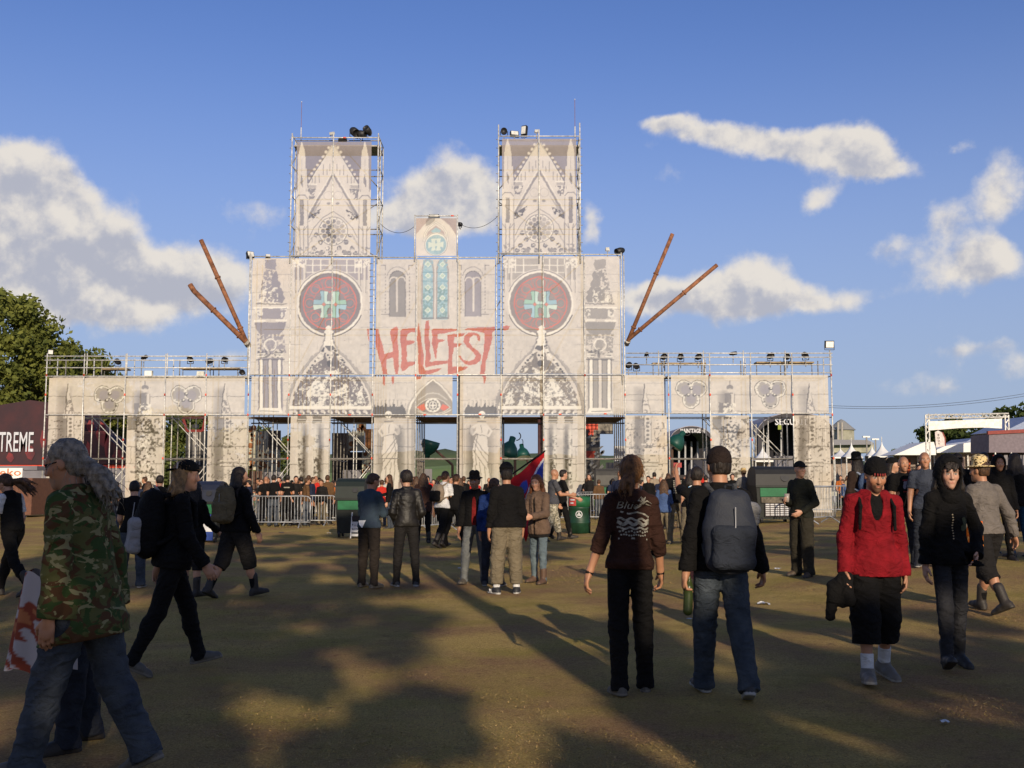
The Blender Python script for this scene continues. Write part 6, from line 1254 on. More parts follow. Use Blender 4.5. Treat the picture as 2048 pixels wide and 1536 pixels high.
def stride(a=22, lead='L', k=6, kb=20): 
    o = 'R' if lead == 'L' else 'L'; return {'leg' + lead: (a, 2, k, 8), 'leg' + o: (-a * .8, 2, kb, -24)}
LETTER = mat('pale_print', (.30, .28, .23), .85, .35, 40); REDP = mat('red_print', (.20, .02, .018), .8)
# grey-haired man in camouflage, close on the left
WOOD = camo('camouflage_cloth', [(.085, .085, .030), (.035, .060, .018), (.075, .038, .018), (.22, .20, .10)], 8.5)
p = person(158, 1566, 1.79, 84, dict(stride(17, 'L', 3, 14), lean=9, armL=(6, 7, 8, 0), armR=(-8, 8, 10, 0), head=(8, -6)),
  dict(w=1.13, skin=SKT, beard=.35, hair_col=(.16, .14, .12), hair=dict(kind='pony', m=HG, dir=(0, -.9, -.75), len=.24, n=26, vol=1.02, rough=.012), legs=dict(m=JNB, t=.02, flare=.016, folds=.015), shoe=TRN,
       top=[dict(kind='jacket', m=WOOD, hem=-.24, cuff=-.01, bulk=1.05, collar=True, name='jacket', open=.055, folds=.018), dict(kind='tee', m=cloth('tan', (.30, .22, .16)), hem=-.08, name='shirt', bulk=.2)]),
  'grey-haired man in a camouflage jacket and sunglasses walking out of the picture', .0065)
glasses(p, BLK); CAMOMAN = p
print_on(p, 'jacket', [blob(0, 0, .022, .022, 14)], mat('badge_face', (.5, .45, .42), .4), 1, (-.11, .27), 'badge'); 
# person hidden behind him, wrapped in a printed flag
p = person(150, 1495, 1.70, 120, dict(STAND, legL=(6, 4, 3, 0), legR=(-6, 5, 3, 0)), dict(top=dict(kind='jacket', m=BLK2, name='jacket'), legs=dict(m=JND, t=.016, flare=.01), hair=dict(kind='short', m=HD), shoe=BOOT), 'person in dark trousers hidden behind the camouflage jacket', .012)
def wrap(px, py, r, z0, z1, a0, a1, label, seed, ph=0.):
    c = ground_at(px, py); e = empty('flag', c, 0, label, 'flag'); nu, nv = 60, 44; v = []; cl = []; rg = np.random.default_rng(seed)
    for j in range(nv + 1):
        for i in range(nu + 1):
            a = R(a0 + (a1 - a0) * i / nu); t = j / nv; rr = r * (1.15 - .25 * t) + .022 * math.sin(i * .55 + 1.5 * t + ph) * (1.2 - t); v.append((rr * math.cos(a), rr * math.sin(a) * .75, z0 + (z1 - z0) * t - .02 * math.sin(i * .3)))
            u_ = i / nu; s = math.sin(u_ * 11 + 3 * math.sin(t * 5)) + .7 * math.sin(t * 9 + 6 * u_) + .5 * math.sin(t * 31 + u_ * 27); cl.append(srgb(*((168, 160, 158) if s < -.1 or u_ < .2 or u_ > .8 else (130, 56, 34) if s < .9 else (165, 100, 60))))
    n1 = nu + 1; i = np.arange(nu * nv); q = (i // nu) * n1 + i % nu; me = meshnp('cloth', v, np.stack([q, q + 1, q + n1 + 1, q + n1], 1)); vcol(me, 'paint', np.array(cl)); link('cloth', me, cmat('printed_flag_cloth', .8), e, True)
wrap(122, 1500, .27, .48, 1.02, 110, 300, 'orange and white printed flag hanging behind the camouflage jacket', 3)
# long-haired man in a vest at the very left
p = person(20, 1192, 1.74, 72, dict(stride(24, 'R', 8, 22), lean=10, armL=(22, 8, 62, 6), armR=(4, 8, 18, 0), head=(8, -24)), dict(skin=SKP, hair_col=(.03, .015, .01), hair=dict(kind='wind', m=HB, dir=(.2, -1, -.2), len=.38, n=18, vol=1.08), legs=dict(m=BLK), shoe=BOOT,
  top=[dict(kind='tee', m=WHT, sleeve='short', name='shirt'), dict(kind='vest', m=BLK, sleeve='none', open=.06, name='vest')]), 'long-haired man in black vest over white shirt, looking down, cut by the left edge', .01)
J = p['J']; lay_obj(Lay().cone(J['wrL'] - J['hdL'] * .015, J['wrL'] - J['hdL'] * .04, .034, .034, .004), 'wristband', cloth('blue_band', (.08, .2, .5)), p['e'], .008)
p = person(262, 1175, Hf(262, 1175, 960), 8, dict(STAND, armL=(12, 10, 40, 10), armR=(8, 10, 30, 8), head=(20, -8), legL=(3, 6, 2, 0), legR=(-4, 6, 4, 0)), dict(w=1.08, top=dict(kind='tee', m=BLK, sleeve='short', hem=-.06), legs=dict(m=JNB, t=.02, flare=.012), hair=dict(kind='short', m=HD), shoe=SNK), 'man in black T-shirt and blue jeans with his back turned, beside the camouflage jacket', MIDV)
# cap wearer with black and silver backpack, striding
CAPP = person(338, 1346, 1.74, -62, dict(stride(21, 'L', 6, 10), lean=6, armL=(-12, 9, 14, 0), armR=(14, 9, 24, 0), head=(-12, 0)), dict(skin=SKP, hair_col=(.2, .1, .04), top=dict(kind='hoodie', m=BLK, hem=-.10, name='jacket'), legs=dict(m=BLK, t=.012), hair=dict(kind='long', m=HL, len=.17, n=12), hat=dict(kind='cap', m=BLK, turn=-1), shoe=TRN), 'person in black with a backwards cap striding beside the camouflage jacket', NEAR)
backpack(CAPP, 'black and silver backpack on the striding person with the cap', BLK, cloth('silver', (.28, .27, .27)), .56, .32, .20, -.02, NEAR)
J = CAPP['J']; k = J['k']; M4 = Matrix((*[(*row, 0) for row in np.stack([J['hr'], J['hf'], J['hu']], 1)], (0, 0, 0, 1))); M4.translation = Vector(J['H'] + (J['hr'] * .055 - J['hf'] * .085 + J['hu'] * .075) * k); MB().cbox((0, 0, 0), (.035, .012, .05), M4).build('badge', mat('badge_face', (.5, .45, .42), .4), CAPP['e'])
p = person(382, 1192, Hf(382, 1192, 962), -20, dict(STAND, armR=(20, 10, 40, 5), armL=(5, 10, 20, 0)), dict(top=dict(kind='hoodie', m=BLK, hem=-.12, name='jacket'), legs=dict(m=BLK2, len=.62, t=.03), hair=dict(kind='long', m=HD, len=.34), shoe=BOOT, sock=(.55, ('black', (.0065, .006, .006)))), 'dark-haired person in black shorts standing behind the cap wearer', MIDV)
# olive backpack walker
p = person(468, 1196, Hf(468, 1196, 937) * 1.02, -38, dict(stride(19, 'R', 4, 16), armL=(-4, 12, 14, 0), armR=(10, 12, 16, 0), head=(-22, 0)), dict(w=1.08, skin=SKP, beard=.9, hair_col=(.02, .012, .01), top=dict(kind='hoodie', m=BLK, hem=-.08, name='hoodie'), legs=dict(m=BLK2, len=.64, t=.03, flare=.02), hair=dict(kind='long', m=HD, len=.34, n=18), sock=(.38, ('black', (.0065, .006, .006))), shoe=BOOT), 'bearded long-haired man in black shorts and boots walking right', .0105)
backpack(p, 'flat olive backpack on the long-haired man in shorts', OLIVE, OLIVE, .50, .33, .13, .02, .0105, BLK)
# pair standing with a note
p = person(737, 1175, Hf(737, 1175, 945), -28, dict(STAND, armR=(22, 6, 78, 12), armL=(18, 8, 70, 16), head=(-30, -16)), dict(top=dict(kind='sweater', m=mat('blue_sweater', (.022, .032, .055), .9, .2, 3, .4, 130, col2=(.035, .06, .075)), hem=-.05, name='sweater'), legs=dict(m=cloth('dark_brown', (.022, .017, .014)), t=.018), hair=dict(kind='short', m=HB), shoe=TRN, skin=SKT), 'man in blue sweater and dark trousers reading a note', MIDV)
J = p['J']; e = worn(p, 'paper_note', 'white paper note held by the man in the blue sweater', 'paper'); c = (J['wrR'] + J['wrL']) / 2 + J['f'] * .09; MB().cbox((0, 0, 0), (.15, .20, .003), Matrix.Translation(Vector(c)) @ Matrix.Rotation(R(-25), 4, 'X') @ Matrix.Rotation(R(12), 4, 'Z')).build('sheet', WHITEP, e)
e = worn(p, 'tissue', 'white tissue hanging from the back pocket of the dark trousers', 'tissue'); q = Vector(J['P'] - J['f'] * .13 + J['r'] * -.04); me = MB().add([q + Vector(v) for v in ((-.06, 0, .06), (.07, 0, .065), (.02, -.02, -.05), (-.03, -.03, .0))], [(0, 1, 2), (0, 2, 3)]); me.build('sheet', WHITEP, e)
p = person(812, 1173, Hf(812, 1173, 940), 14, dict(STAND, armL=(-6, 13, 50, 32), armR=(-6, 13, 50, 32), head=(24, -4), legL=(2, 5, 2, 0), legR=(-2, 5, 2, 0)), dict(top=dict(kind='leather', m=LEA, hem=-.06, name='leather_jacket', collar=True, folds=.016, pocket='LR'), legs=dict(m=BLK2), hair=dict(kind='short', m=HD, vol=1.12, rough=.018), shoe=SNK), 'dark-haired man in black leather jacket with hands in pockets, back turned', MIDV)
person(846, 1086, Hf(846, 1086, 946), 10, dict(STAND, armR=(4, 8, 15, 0)), dict(top=dict(kind='jacket', m=cloth('maroon_coat', (.045, .022, .016)), hem=-.18, name='coat'), legs=dict(m=BLK), hair=dict(kind='long', m=HB, len=.42), shoe=BOOT), 'long-haired woman in a dark brown coat, behind the leather jacket', .016)
p = person(884, 1096, Hf(884, 1096, 938), -35, dict(stride(22, 'L', 6, 18), lean=8, armR=(20, 8, 30, 0), armL=(-10, 8, 20, 0)), dict(w=1.05, top=dict(kind='tee', m=WHT, sleeve='short', hem=-.05, bulk=1.3), legs=dict(m=BLK, t=.02), hair=dict(kind='pony', m=HB, len=.2, n=8), shoe=BOOT), 'man in white T-shirt and black trousers walking towards the gate', .016)
backpack(p, 'beige and black backpack on the man in the white T-shirt', cloth('beige_bag', (.26, .20, .14)), BLK, .40, .30, .16, .0, .016)
person(908, 1096, Hf(908, 1096, 946), -30, dict(stride(20, 'R', 6, 16), lean=6), dict(skin=SKT, top=dict(kind='jacket', m=BLK, hem=-.08, name='jacket'), legs=dict(m=BLK), hair=dict(kind='short', m=HB), shoe=BOOT), 'brown-haired man in black jacket walking beside the white T-shirt', .016)
# hat man, blue jacket, cap man, red-haired woman
p = person(950, 1168, Hf(950, 1168, 945), 172, dict(legL=(-4, 4, 4, 0), legR=(12, 6, 8, 6), armR=(0, 12, 14, 0), armL=(8, 8, 22, 2), head=(-8, -4)), dict(skin=SKT, beard=.25, hair_col=(.03, .015, .01), top=[dict(kind='jacket', m=BLK, hem=-.04, open=.05, name='jacket', collar=True), dict(kind='tee', m=cloth('dark_red', (.16, .012, .012)), name='shirt', bulk=.3)], legs=dict(m=JNG, t=.012, flare=.006), hat=dict(kind='brim', m=cloth('hat_felt', (.028, .018, .012)), brim=.135, h=.075), hair=dict(kind='short', m=HD), shoe=TRN), 'man in brimmed dark hat, black jacket, red shirt and grey jeans', MIDV)
person(986, 1172, Hf(986, 1172, 955), -8, dict(STAND, head=(-20, -10)), dict(w=1.05, top=dict(kind='jacket', m=cloth('blue_jacket', (.012, .03, .12)), hem=-.08, name='jacket', collar=True), legs=dict(m=JND), hair=dict(kind='short', m=HB), shoe=SNK), 'man in blue jacket and dark jeans between the hat and the cap', MIDV)
p = person(1014, 1188, Hf(1014, 1188, 932), 12, dict(STAND, armL=(2, 9, 14, 0), armR=(2, 9, 20, 0), legL=(0, 5, 3, 0), legR=(0, 3, 3, 0), toe=22), dict(w=1.06, skin=SKT, top=dict(kind='jacket', m=BLK, hem=-.05, name='jacket', folds=.014), legs=dict(m=KHA, t=.03, flare=.02, len=.93, folds=.016), sock=(.22, ('white', (.62, .61, .60))), hat=dict(kind='cap', m=BLK2, mil=True), hair=dict(kind='short', m=HD), shoe=dict(col=(.02, .02, .022), sole=(.4, .39, .36))), 'man in flat black cap, black jacket and khaki trousers with white socks', MIDV)
J = p['J']
for nm in 'L':
    A, fd = J['ank' + nm], J['fd' + nm]; s_ = -1
    for j in (0, 1): b = MB(); q = Vector(A + fd * (.05 + .035 * j) - V_(0, 0, .045) + np.cross(fd, V_(0, 0, 1)) * s_ * .046); b.tube(q + Vector((0, 0, -.02)), q + Vector(fd * .03) + Vector((0, 0, .025)), .006, 5); b.build('shoe_stripe', WHITEP, p['e'])
p = person(1078, 1166, Hf(1078, 1166, 948), 142, dict(STAND, lean=4, armR=(18, 10, 62, 26), armL=(18, 10, 66, 26), head=(14, -6), legL=(8, 5, 6, 0), legR=(-4, 6, 4, 0)), dict(w=.95, skin=SKP, hair_col=(.1, .04, .015), top=[dict(kind='jacket', m=TAUPE, hem=-.16, open=.025, name='jacket', folds=.016), dict(kind='tee', m=BLK2, hem=-.21, name='shirt', bulk=.8)], legs=dict(m=JNL, t=.006), hair=dict(kind='long', m=HR_, len=.40, n=18, vol=1.08), shoe=BRNB), 'long red-haired woman in brown jacket, pale jeans and boots', MIDV)
# red and blue flag carried on a pole
def flag():
    Y = 17.2; A, B = at(1086, 906, Y), at(930, 1003, Y); e = empty('flag', (A.x, Y, float(gz(A.x, Y))), 0, 'red and blue flag with white stripes on a slanting pole', 'flag'); o = Vector(e.location)
    P4 = [at(1089, 904, Y), at(1083, 990, Y + .1), at(1052, 1085, Y + .1), at(1000, 975, Y + .15)]; nu, nv = 50, 50; v = []; cl = []
    for j in range(nv + 1):
        for i in range(nu + 1):
            s, t = i / nu, j / nv; p = (P4[0] * (1 - s) + P4[3] * s) * (1 - t) + (P4[1] * (1 - s) + P4[2] * s) * t; p = p + Vector((0, .10 * math.sin(5 * t + 7 * s) * (.3 + t), .02 * math.sin(9 * s))) - o; v.append(p[:])
            d = t * .9 - s * .55; cl.append(srgb(*((44, 62, 150) if d > .18 and s < .45 else (205, 205, 215) if abs(d - .15) < .035 else (176, 24, 34))) if not ((s - .55) ** 2 + (t - .3) ** 2 < .012) else srgb(60, 80, 170))
    i = np.arange(nu * nv); q = (i // nu) * (nu + 1) + i % nu; me = meshnp('flag_cloth', v, np.stack([q, q + 1, q + nu + 2, q + nu + 1], 1)); vcol(me, 'paint', np.array(cl)); link('flag_cloth', me, cmat('printed_flag_cloth', .8), e, True)
    MB().tube(at(1090, 902, Y) - o, at(1008, 960, Y) - o, .014, 8).build('pole', BLK2, e); MB().lathe([(0, 0), (.025, .02), (0, .06)], 8, Matrix.Translation(at(1091, 902, Y) - o)).build('pole_tip', WHITEP, e)
flag()
person(1106, 1084, Hf(1106, 1084, 938), -72, dict(stride(17, 'L', 5, 14), armR=(26, 8, 64, 4), armL=(10, 8, 30, 0)), dict(w=1.08, skin=SKT, shaved=.35, hair_col=(.05, .03, .02), top=dict(kind='tee', m=cloth('slate', (.07, .07, .078)), sleeve='short', hem=-.06), legs=dict(m=camo('pale_camouflage', [(.34, .30, .22), (.20, .19, .14), (.12, .11, .08), (.45, .42, .34)], 11.), t=.026, flare=.016, len=.86), shoe=BOOT), 'bald man in grey T-shirt and pale camouflage trousers walking right', .016)
person(1124, 1080, Hf(1124, 1080, 940), -75, dict(stride(15, 'R', 5, 14), armR=(20, 8, 50, 4)), dict(skin=SKP, top=dict(kind='tee', m=BLK, sleeve='short'), legs=dict(m=BLK), hair=dict(kind='short', m=HD), shoe=BOOT), 'dark-haired man in black just behind the bald man', .018)
# brown hoodie
p = person(1262, 1387, 1.755, 4, dict(legL=(-6, 2, 5, -4), legR=(5, 3, 3, 2), side=2, twist=3, armL=(-6, 16, 14, -8), armR=(3, 13, 22, -4), head=(-16, 0)), dict(w=.93, skin=SKT, top=dict(kind='hoodie', m=BRN, sleeve='rolled', hood='down', bunch=True, hem=-.05, name='hoodie', folds=.015), legs=dict(m=BLK, flare=.010, t=.010, folds=.012), hair=dict(kind='pony', m=hairmat('hair_chestnut', (.17, .078, .026)), vol=1.05, rough=.012, dir=(-.35, -.35, -.9), len=.17, n=14), shoe=TRN, curl=48), 'person in brown hooded top with a palm print on the back', NEAR)
wv = lambda y, a, ph, w, n=26: strip([(-.12 + .24 * i / n, y + a * math.sin(i * .75 + ph)) for i in range(n + 1)], w)
print_on(p, 'hoodie', [txt('Blue', .075, -.055, .145, .15, .25), strip([(0, .125), (.04, .15), (.06, .205)], lambda t: .02), *[strip([(.06, .165), (.06 + .035 * math.cos(a), .165 + .04 * math.sin(a) + .012), (.06 + .085 * math.cos(a), .165 + .03 * math.sin(a) - .006)], lambda t: .018 * (1.05 - t)) for a in (.2, 1.0, 2.1, 2.9, -.4)],
   strip([(-.10, .10), (-.04, .085), (.02, .10), (.08, .085), (.12, .065)], .012), wv(.045, .008, 0, .016), wv(.015, .010, 1.5, .024), wv(-.02, .007, .6, .014), *[blob(-.1 + .021 * i, -.045 + .006 * math.sin(i * 2.1), .009, .008, 6) for i in range(11)], *[blob(-.09 + .018 * i, -.07 + .004 * math.sin(i * 1.3), .008, .007, 6) for i in range(11)], strip([(-.11, -.098), (.0, -.093), (.11, -.098)], .012)], LETTER, -1, (0, .27), 'palm_print')
J = p['J']
for nm in 'LR':
    for q in (.0,): lay_obj(Lay().cone(J['wr' + nm] - J['hd' + nm] * q, J['wr' + nm] - J['hd' + nm] * (q + .006), .031, .031, .004), 'bracelet', BLK2, p['e'], .007)
# dark person in front of the backpack man, photographing with a phone
q = person(1398, 1205, 1.72, -4, dict(stride(10, 'L', 4, 8), armL=(105, 12, 40, 4), armR=(5, 8, 12, 0)), dict(skin=SKT, top=dict(kind='tee', m=BLK, sleeve='short', name='shirt'), legs=dict(m=cloth('plum', (.03, .012, .016))), hair=dict(kind='short', m=HD), shoe=BOOT), 'person in black raising a red phone, half hidden by the blue backpack', MIDV)
J = q['J']; e = worn(q, 'phone', 'small red phone held up by the half hidden person', 'phone'); MB().cbox((0, 0, 0), (.11, .02, .065), Matrix.Translation(Vector(J['wrL'] + J['hdL'] * .12 + J['pnL'] * .03))).build('case', mat('red_phone', (.3, .02, .02), .4), e)
# backpack man
p = person(1445, 1394, 1.80, 3, dict(legL=(13, 1, 6, 4), legR=(-11, 3, 14, -18), side=1.5, twist=3, armL=(-8, 12, 12, -2), armR=(4, 18, 16, -10), head=(4, -2)), dict(w=.99, skin=SKT, shaved=.8, hair_col=(.03, .018, .012), top=dict(kind='jacket', m=BLK, hem=-.08, name='jacket', collar=True, folds=.016), legs=dict(m=JNB if False else jeans('mid', (.062, .074, .088), (.026, .034, .045)), t=.020, flare=.010, folds=.016), hair=dict(kind='short', m=HD, vol=.97), hat=dict(kind='beanie', m=cloth('dark_brown_knit', (.02, .013, .011))), shoe=dict(col=(.02, .02, .02), sole=(.3, .3, .29)), curl=62), 'man in black jacket and blue jeans walking away, wearing a backpack', NEAR)
BP = backpack(p, 'big dark blue and grey backpack on the man walking away', mat('blue_nylon', (.014, .018, .030), .7, .3, 3, .3, 90, col2=(.028, .031, .040)), cloth('grey_blue', (.024, .028, .038)), .58, .33, .20, -.06, NEAR, cloth('strap_grey', (.06, .062, .065)))
J = p['J']; Z = lambda x, y, z: Vector(J['P'] + (J['r'] * x + J['f'] * y + J['u'] * z) * J['k'])
e = worn(p, 'bundle', 'pale folded bundle tucked under the flap of the blue backpack', 'bundle'); lay_obj(Lay().cone(Z(.02, -.18, .40), Z(.19, -.16, .36), .04, .05, .03).cone(Z(.19, -.16, .36), Z(.2, -.15, .28), .05, .04, .03), 'cloth', cloth('pale_grey', (.22, .215, .21)), e, .009, .008)
e = worn(p, 'bottle', 'green bottle hanging at the thigh of the man with the blue backpack', 'bottle'); lay_obj(Lay().cone(Z(-.24, -.02, -.36), Z(-.235, -.02, -.20), .035, .033, .01).cone(Z(-.235, -.02, -.20), Z(-.23, -.02, -.12), .03, .012, .02), 'glass', mat('green_glass', (.035, .05, .012), .3), e, .008)
# cap man with a cup
p = person(1606, 1153, Hf(1606, 1153, 922), 128, dict(STAND, legL=(4, 4, 4, 0), legR=(-2, 5, 3, 0), armR=(10, 6, 92, 30), armL=(-10, 12, 70, 30), head=(62, 4), toe=14), dict(skin=SKP, shaved=.6, hair_col=(.1, .05, .02), top=dict(kind='sweater', m=cloth('black_green', (.020, .021, .015)), hem=-.06, name='sweater', folds=.015), legs=dict(m=cloth('dark_olive', (.030, .026, .018)), t=.026, flare=.016, folds=.016), hat=dict(kind='cap', m=BLK2), shoe=dict(col=(.06, .04, .025))), 'man in dark cap holding a plastic cup, looking back over his shoulder', MIDV)
J = p['J']; e = worn(p, 'plastic_cup', 'clear plastic cup in the hand of the man with the cap', 'cup'); MB().lathe([(.032, -.06), (.042, .07), (.040, .07), (.03, -.055)], 14, Matrix.Translation(Vector(J['wrR'] + J['hdR'] * .07 + J['pnR'] * .045 + V_(0, 0, .03)))).build('cup', mat('cloudy_plastic', (.35, .30, .27), .25), e, True)
# red fleece
p = person(1754, 1362, 1.745, 180, dict(legL=(-9, 3, 10, -10), legR=(13, 2, 8, 8), side=-1.5, twist=-4, armR=(4, 12, 18, 2), armL=(-7, 10, 16, 0), head=(4, -16), toe=12), dict(w=1.04, skin=SKT, beard=.75, hair_col=(.03, .018, .012), top=[dict(kind='jacket', m=REDC, hem=-.13, vneck=.16, name='fleece', bulk=.75, folds=.009, cuff=.02, hood='down'), dict(kind='tee', m=BLK, name='shirt', hem=-.02, bulk=.3)], legs=dict(m=BLK, len=.74, t=.034, flare=.036, folds=.016), hat=dict(kind='beanie', m=BLK), sock=(.34, ('white', (.62, .61, .60))), shoe=dict(col=(.13, .115, .095), sole=(.28, .26, .22), size=1.12)), 'man in red fleece, black shorts and knit cap walking towards us', .007)
J = p['J']; k = J['k']
print_on(p, 'shirt', [txt('ETE', .05, 0, 0, .10), blob(0, -.045, .03, .008)], LETTER, 1, (0, .255), 'shirt_print', .006)
ob, v, f = p['hat']; 
for i in range(5):
    b = MB(); x = -.04 + .02 * i; yy = math.sqrt(max(0, .109 ** 2 - (x * 1.15) ** 2)) - .006; q = Vector(J['H'] + (J['hr'] * x + J['hf'] * yy + J['hu'] * .040) * k); b.cbox((0, 0, 0), (.010, .006, .018), Matrix.Translation(q)); l = b.build('knit_letter', REDP, p['e'])
for s, nm in ((-1, 'L'), (1, 'R')):
    sh = J['sh' + nm]; r_, u_, f_ = J['r'], J['u'], J['f']; L = Lay(); a = sh - r_ * s * .05 * k + u_ * .07 * k; b = sh - r_ * s * .035 * k + f_ * .122 * k - u_ * .03 * k; c = J['P'] + u_ * .24 * k + r_ * s * .135 * k + f_ * .120 * k; L.cone(a, b, .014, .014, .015).cone(b, c, .014, .013, .015); lay_obj(L, 'strap', BLK, p['e'], .008)
e = worn(p, 'jacket', 'dark jacket carried in the hand of the man in red', 'jacket'); w_ = J['wrR'] + J['hdR'] * .07; L = Lay(); d = J['r']
L.cone(w_, w_ + d * .075 - V_(0, .02, .07), .045, .05, .03).cone(w_ + d * .075 - V_(0, .02, .07), w_ + d * .11 - V_(0, .02, .30), .052, .038, .02).cone(w_, w_ - d * .03 - V_(0, -.03, .17), .05, .045, .03).cone(w_ - d * .02, w_ + d * .02 - V_(0, 0, .2), .05, .03, .03).ell(w_ + d * .04 - V_(0, 0, .12), (.09, .035, .09), None, .03); lay_obj(L, 'cloth', BLK, e, .008, .016, 5, .07)
# black hooded woman
p = person(1908, 1338, 1.745, 180, dict(legL=(-8, 2, 3, -10), legR=(13, 2, 10, 22), armR=(-2, 9, 8, 0), armL=(-16, 26, 58, 34), head=(-6, -7)), dict(w=.87, skin=(.46, .26, .18), hair_col=(.012, .01, .008), top=[dict(kind='hoodie', m=BLK, hem=-.10, name='jacket', folds=.015, hood='down', cuff=.03, pocket='L')], hood_up=BLK, legs=dict(m=CHAR, t=.006, folds=.012), hair=dict(kind='long', m=HD, len=.24, vol=1.0, fringe=True), shoe=dict(col=(.02, .018, .017), sole=(.03, .028, .026), shaft=.12)), 'slim person in black hooded jacket with the hood up, walking towards us', .007)
print_on(p, 'jacket', [*[blob(-.015 + .004 * math.sin(i), .1 - .022 * i, .007, .006, 6) for i in range(10)]], mat('brass_buttons', (.4, .32, .2), .5), 1, (0, .22), 'row_of_studs', .006); print_on(p, 'jacket', [*[blob(.02 + .012 * math.sin(i * 2.3), .04 * math.cos(i * 1.7), .022, .02, 7) for i in range(7)]], mat('green_print', (.035, .045, .02), .8), 1, (.07, .24), 'chest_print')
# leopard hat
p = person(1978, 1224, Hf(1978, 1224, 915), 22, dict(stride(18, 'R', 5, 22), armR=(-14, 20, 18, -8), armL=(10, 10, 20, 0), head=(20, 0)), dict(w=1.12, skin=SKT, top=dict(kind='jacket', m=cloth('stone_grey', (.15, .13, .115)), hem=-.05, name='jacket', folds=.014), legs=dict(m=BLK2, len=.66, t=.03, flare=.02), hat=dict(kind='brim', m=camo('leopard_print', [(.62, .46, .22), (.05, .035, .02), (.62, .50, .28)], 26.), h=.09, brim=.155), hair=dict(kind='short', m=HB), sock=(.3, ('black', (.0065, .006, .006))), shoe=BOOT), 'person in leopard-print hat and grey jacket walking away', .011)
J = p['J']; e = worn(p, 'apron_flag', 'bright orange patterned cloth tucked at the waist below the grey jacket', 'cloth'); k = J['k']; v = []; cl = []
for j in range(25):
    for i in range(25):
        a = R(150 + 70 * i / 24); v.append(tuple(J['P'] + (V_(math.cos(a) * .235, math.sin(a) * .21, .10 - .45 * j / 24)) * k)); s = math.sin(i * .9 + math.sin(j * .5) * 2) * math.sin(j * .7); cl.append(srgb(*((236, 130, 30) if s > 0 else (250, 200, 110) if s < -.5 else (214, 92, 20))))
i = np.arange(24 * 24); q = (i // 24) * 25 + i % 24; me = meshnp('cloth', v, np.stack([q, q + 1, q + 26, q + 25], 1)); vcol(me, 'paint', np.array(cl)); link('cloth', me, cmat('printed_flag_cloth', .8), e, True)
# group on the right, further back
RG = 'people standing in the group on the right'
p = person(1722, 1112, Hf(1722, 1112, 905) * .98, 25, dict(STAND, armL=(4, 9, 20, 0)), dict(top=dict(kind='hoodie', m=cloth('dark_umber', (.03, .018, .014)), hem=-.14, name='coat'), legs=dict(m=BLK), hair=dict(kind='long', m=HD, len=.3), hat=dict(kind='brim', m=BLK, h=.09, brim=.14), shoe=BOOT), 'person in black brimmed hat and long dark coat left of the knit cap', .015)
backpack(p, 'blue backpack with pale straps on the person in the black hat', cloth('steel_blue', (.06, .09, .16)), BLK, .40, .28, .14, 0, .015, cloth('pale_strap', (.3, .34, .42)))
p = person(1786, 1118, Hf(1786, 1118, 915), -100, dict(STAND, head=(-20, 0)), dict(skin=SKP, top=dict(kind='tee', m=BLK, sleeve='short'), legs=dict(m=BLK), hat=dict(kind='band', m=BLK), hair=dict(kind='long', m=HD, len=.28), shoe=BOOT), 'man in black headscarf seen in profile behind the red fleece', .015)
p = person(1812, 1132, Hf(1812, 1132, 912), 178, dict(STAND, armL=(10, 8, 60, 15)), dict(skin=SKT, shaved=.5, hair_col=(.06, .03, .02), beard=.3, top=dict(kind='tee', m=BLK, sleeve='short'), legs=dict(m=JND), shoe=SNK), 'close-cropped man in black printed T-shirt facing us, behind the red fleece', .013)
print_on(p, 'shirt', [blob(0, .05, .04, .03), blob(-.02, 0, .025, .05), blob(.03, -.02, .02, .05)], mat('pale_blue_print', (.25, .25, .32), .8), 1, (0, .32), 'skull_print'); print_on(p, 'shirt', [blob(0, .09, .05, .018), blob(0, -.09, .05, .012)], REDP, 1, (0, .32), 'red_print')
person(1856, 1134, Hf(1856, 1134, 903), 168, dict(STAND, armR=(2, 10, 12, 0)), dict(w=1.06, skin=SKT, shaved=.55, hair_col=(.06, .03, .02), top=dict(kind='tee', m=cloth('slate_blue', (.045, .052, .072)), sleeve='short', hem=-.08), legs=dict(m=JND), shoe=SNK), 'close-cropped man in slate blue T-shirt beside the black hood', .013)
person(2004, 1122, Hf(2004, 1122, 912), 175, dict(STAND), dict(w=1.1, skin=SKD, top=dict(kind='hoodie', m=BLK, hem=-.1, name='jacket'), hood_up=BLK, legs=dict(m=BLK), shoe=BOOT), 'person with black hood up beside the leopard-print hat', .014)
person(2040, 1116, Hf(2040, 1116, 905), 10, dict(STAND), dict(top=dict(kind='hoodie', m=BLK, hem=-.1, name='jacket'), legs=dict(m=cloth('bright_navy', (.015, .06, .14))), hair=dict(kind='long', m=HD, len=.36), shoe=BOOT), 'long-haired person in black cut by the right edge', .015)
person(1974, 1108, Hf(1974, 1108, 904), 170, dict(STAND), dict(skin=SKT, beard=.7, top=dict(kind='jacket', m=BLK2, name='jacket'), legs=dict(m=BLK), hair=dict(kind='short', m=HD), shoe=BOOT), 'bearded dark-haired man in black between leopard hat and hood', .016)
person(1924, 1106, Hf(1924, 1106, 906), 5, dict(STAND), dict(top=dict(kind='jacket', m=BLK, name='jacket'), legs=dict(m=BLK), hair=dict(kind='short', m=HD), hat=dict(kind='cap', m=BLK, turn=-1), shoe=BOOT), 'person in black cap behind the black hood', .018)
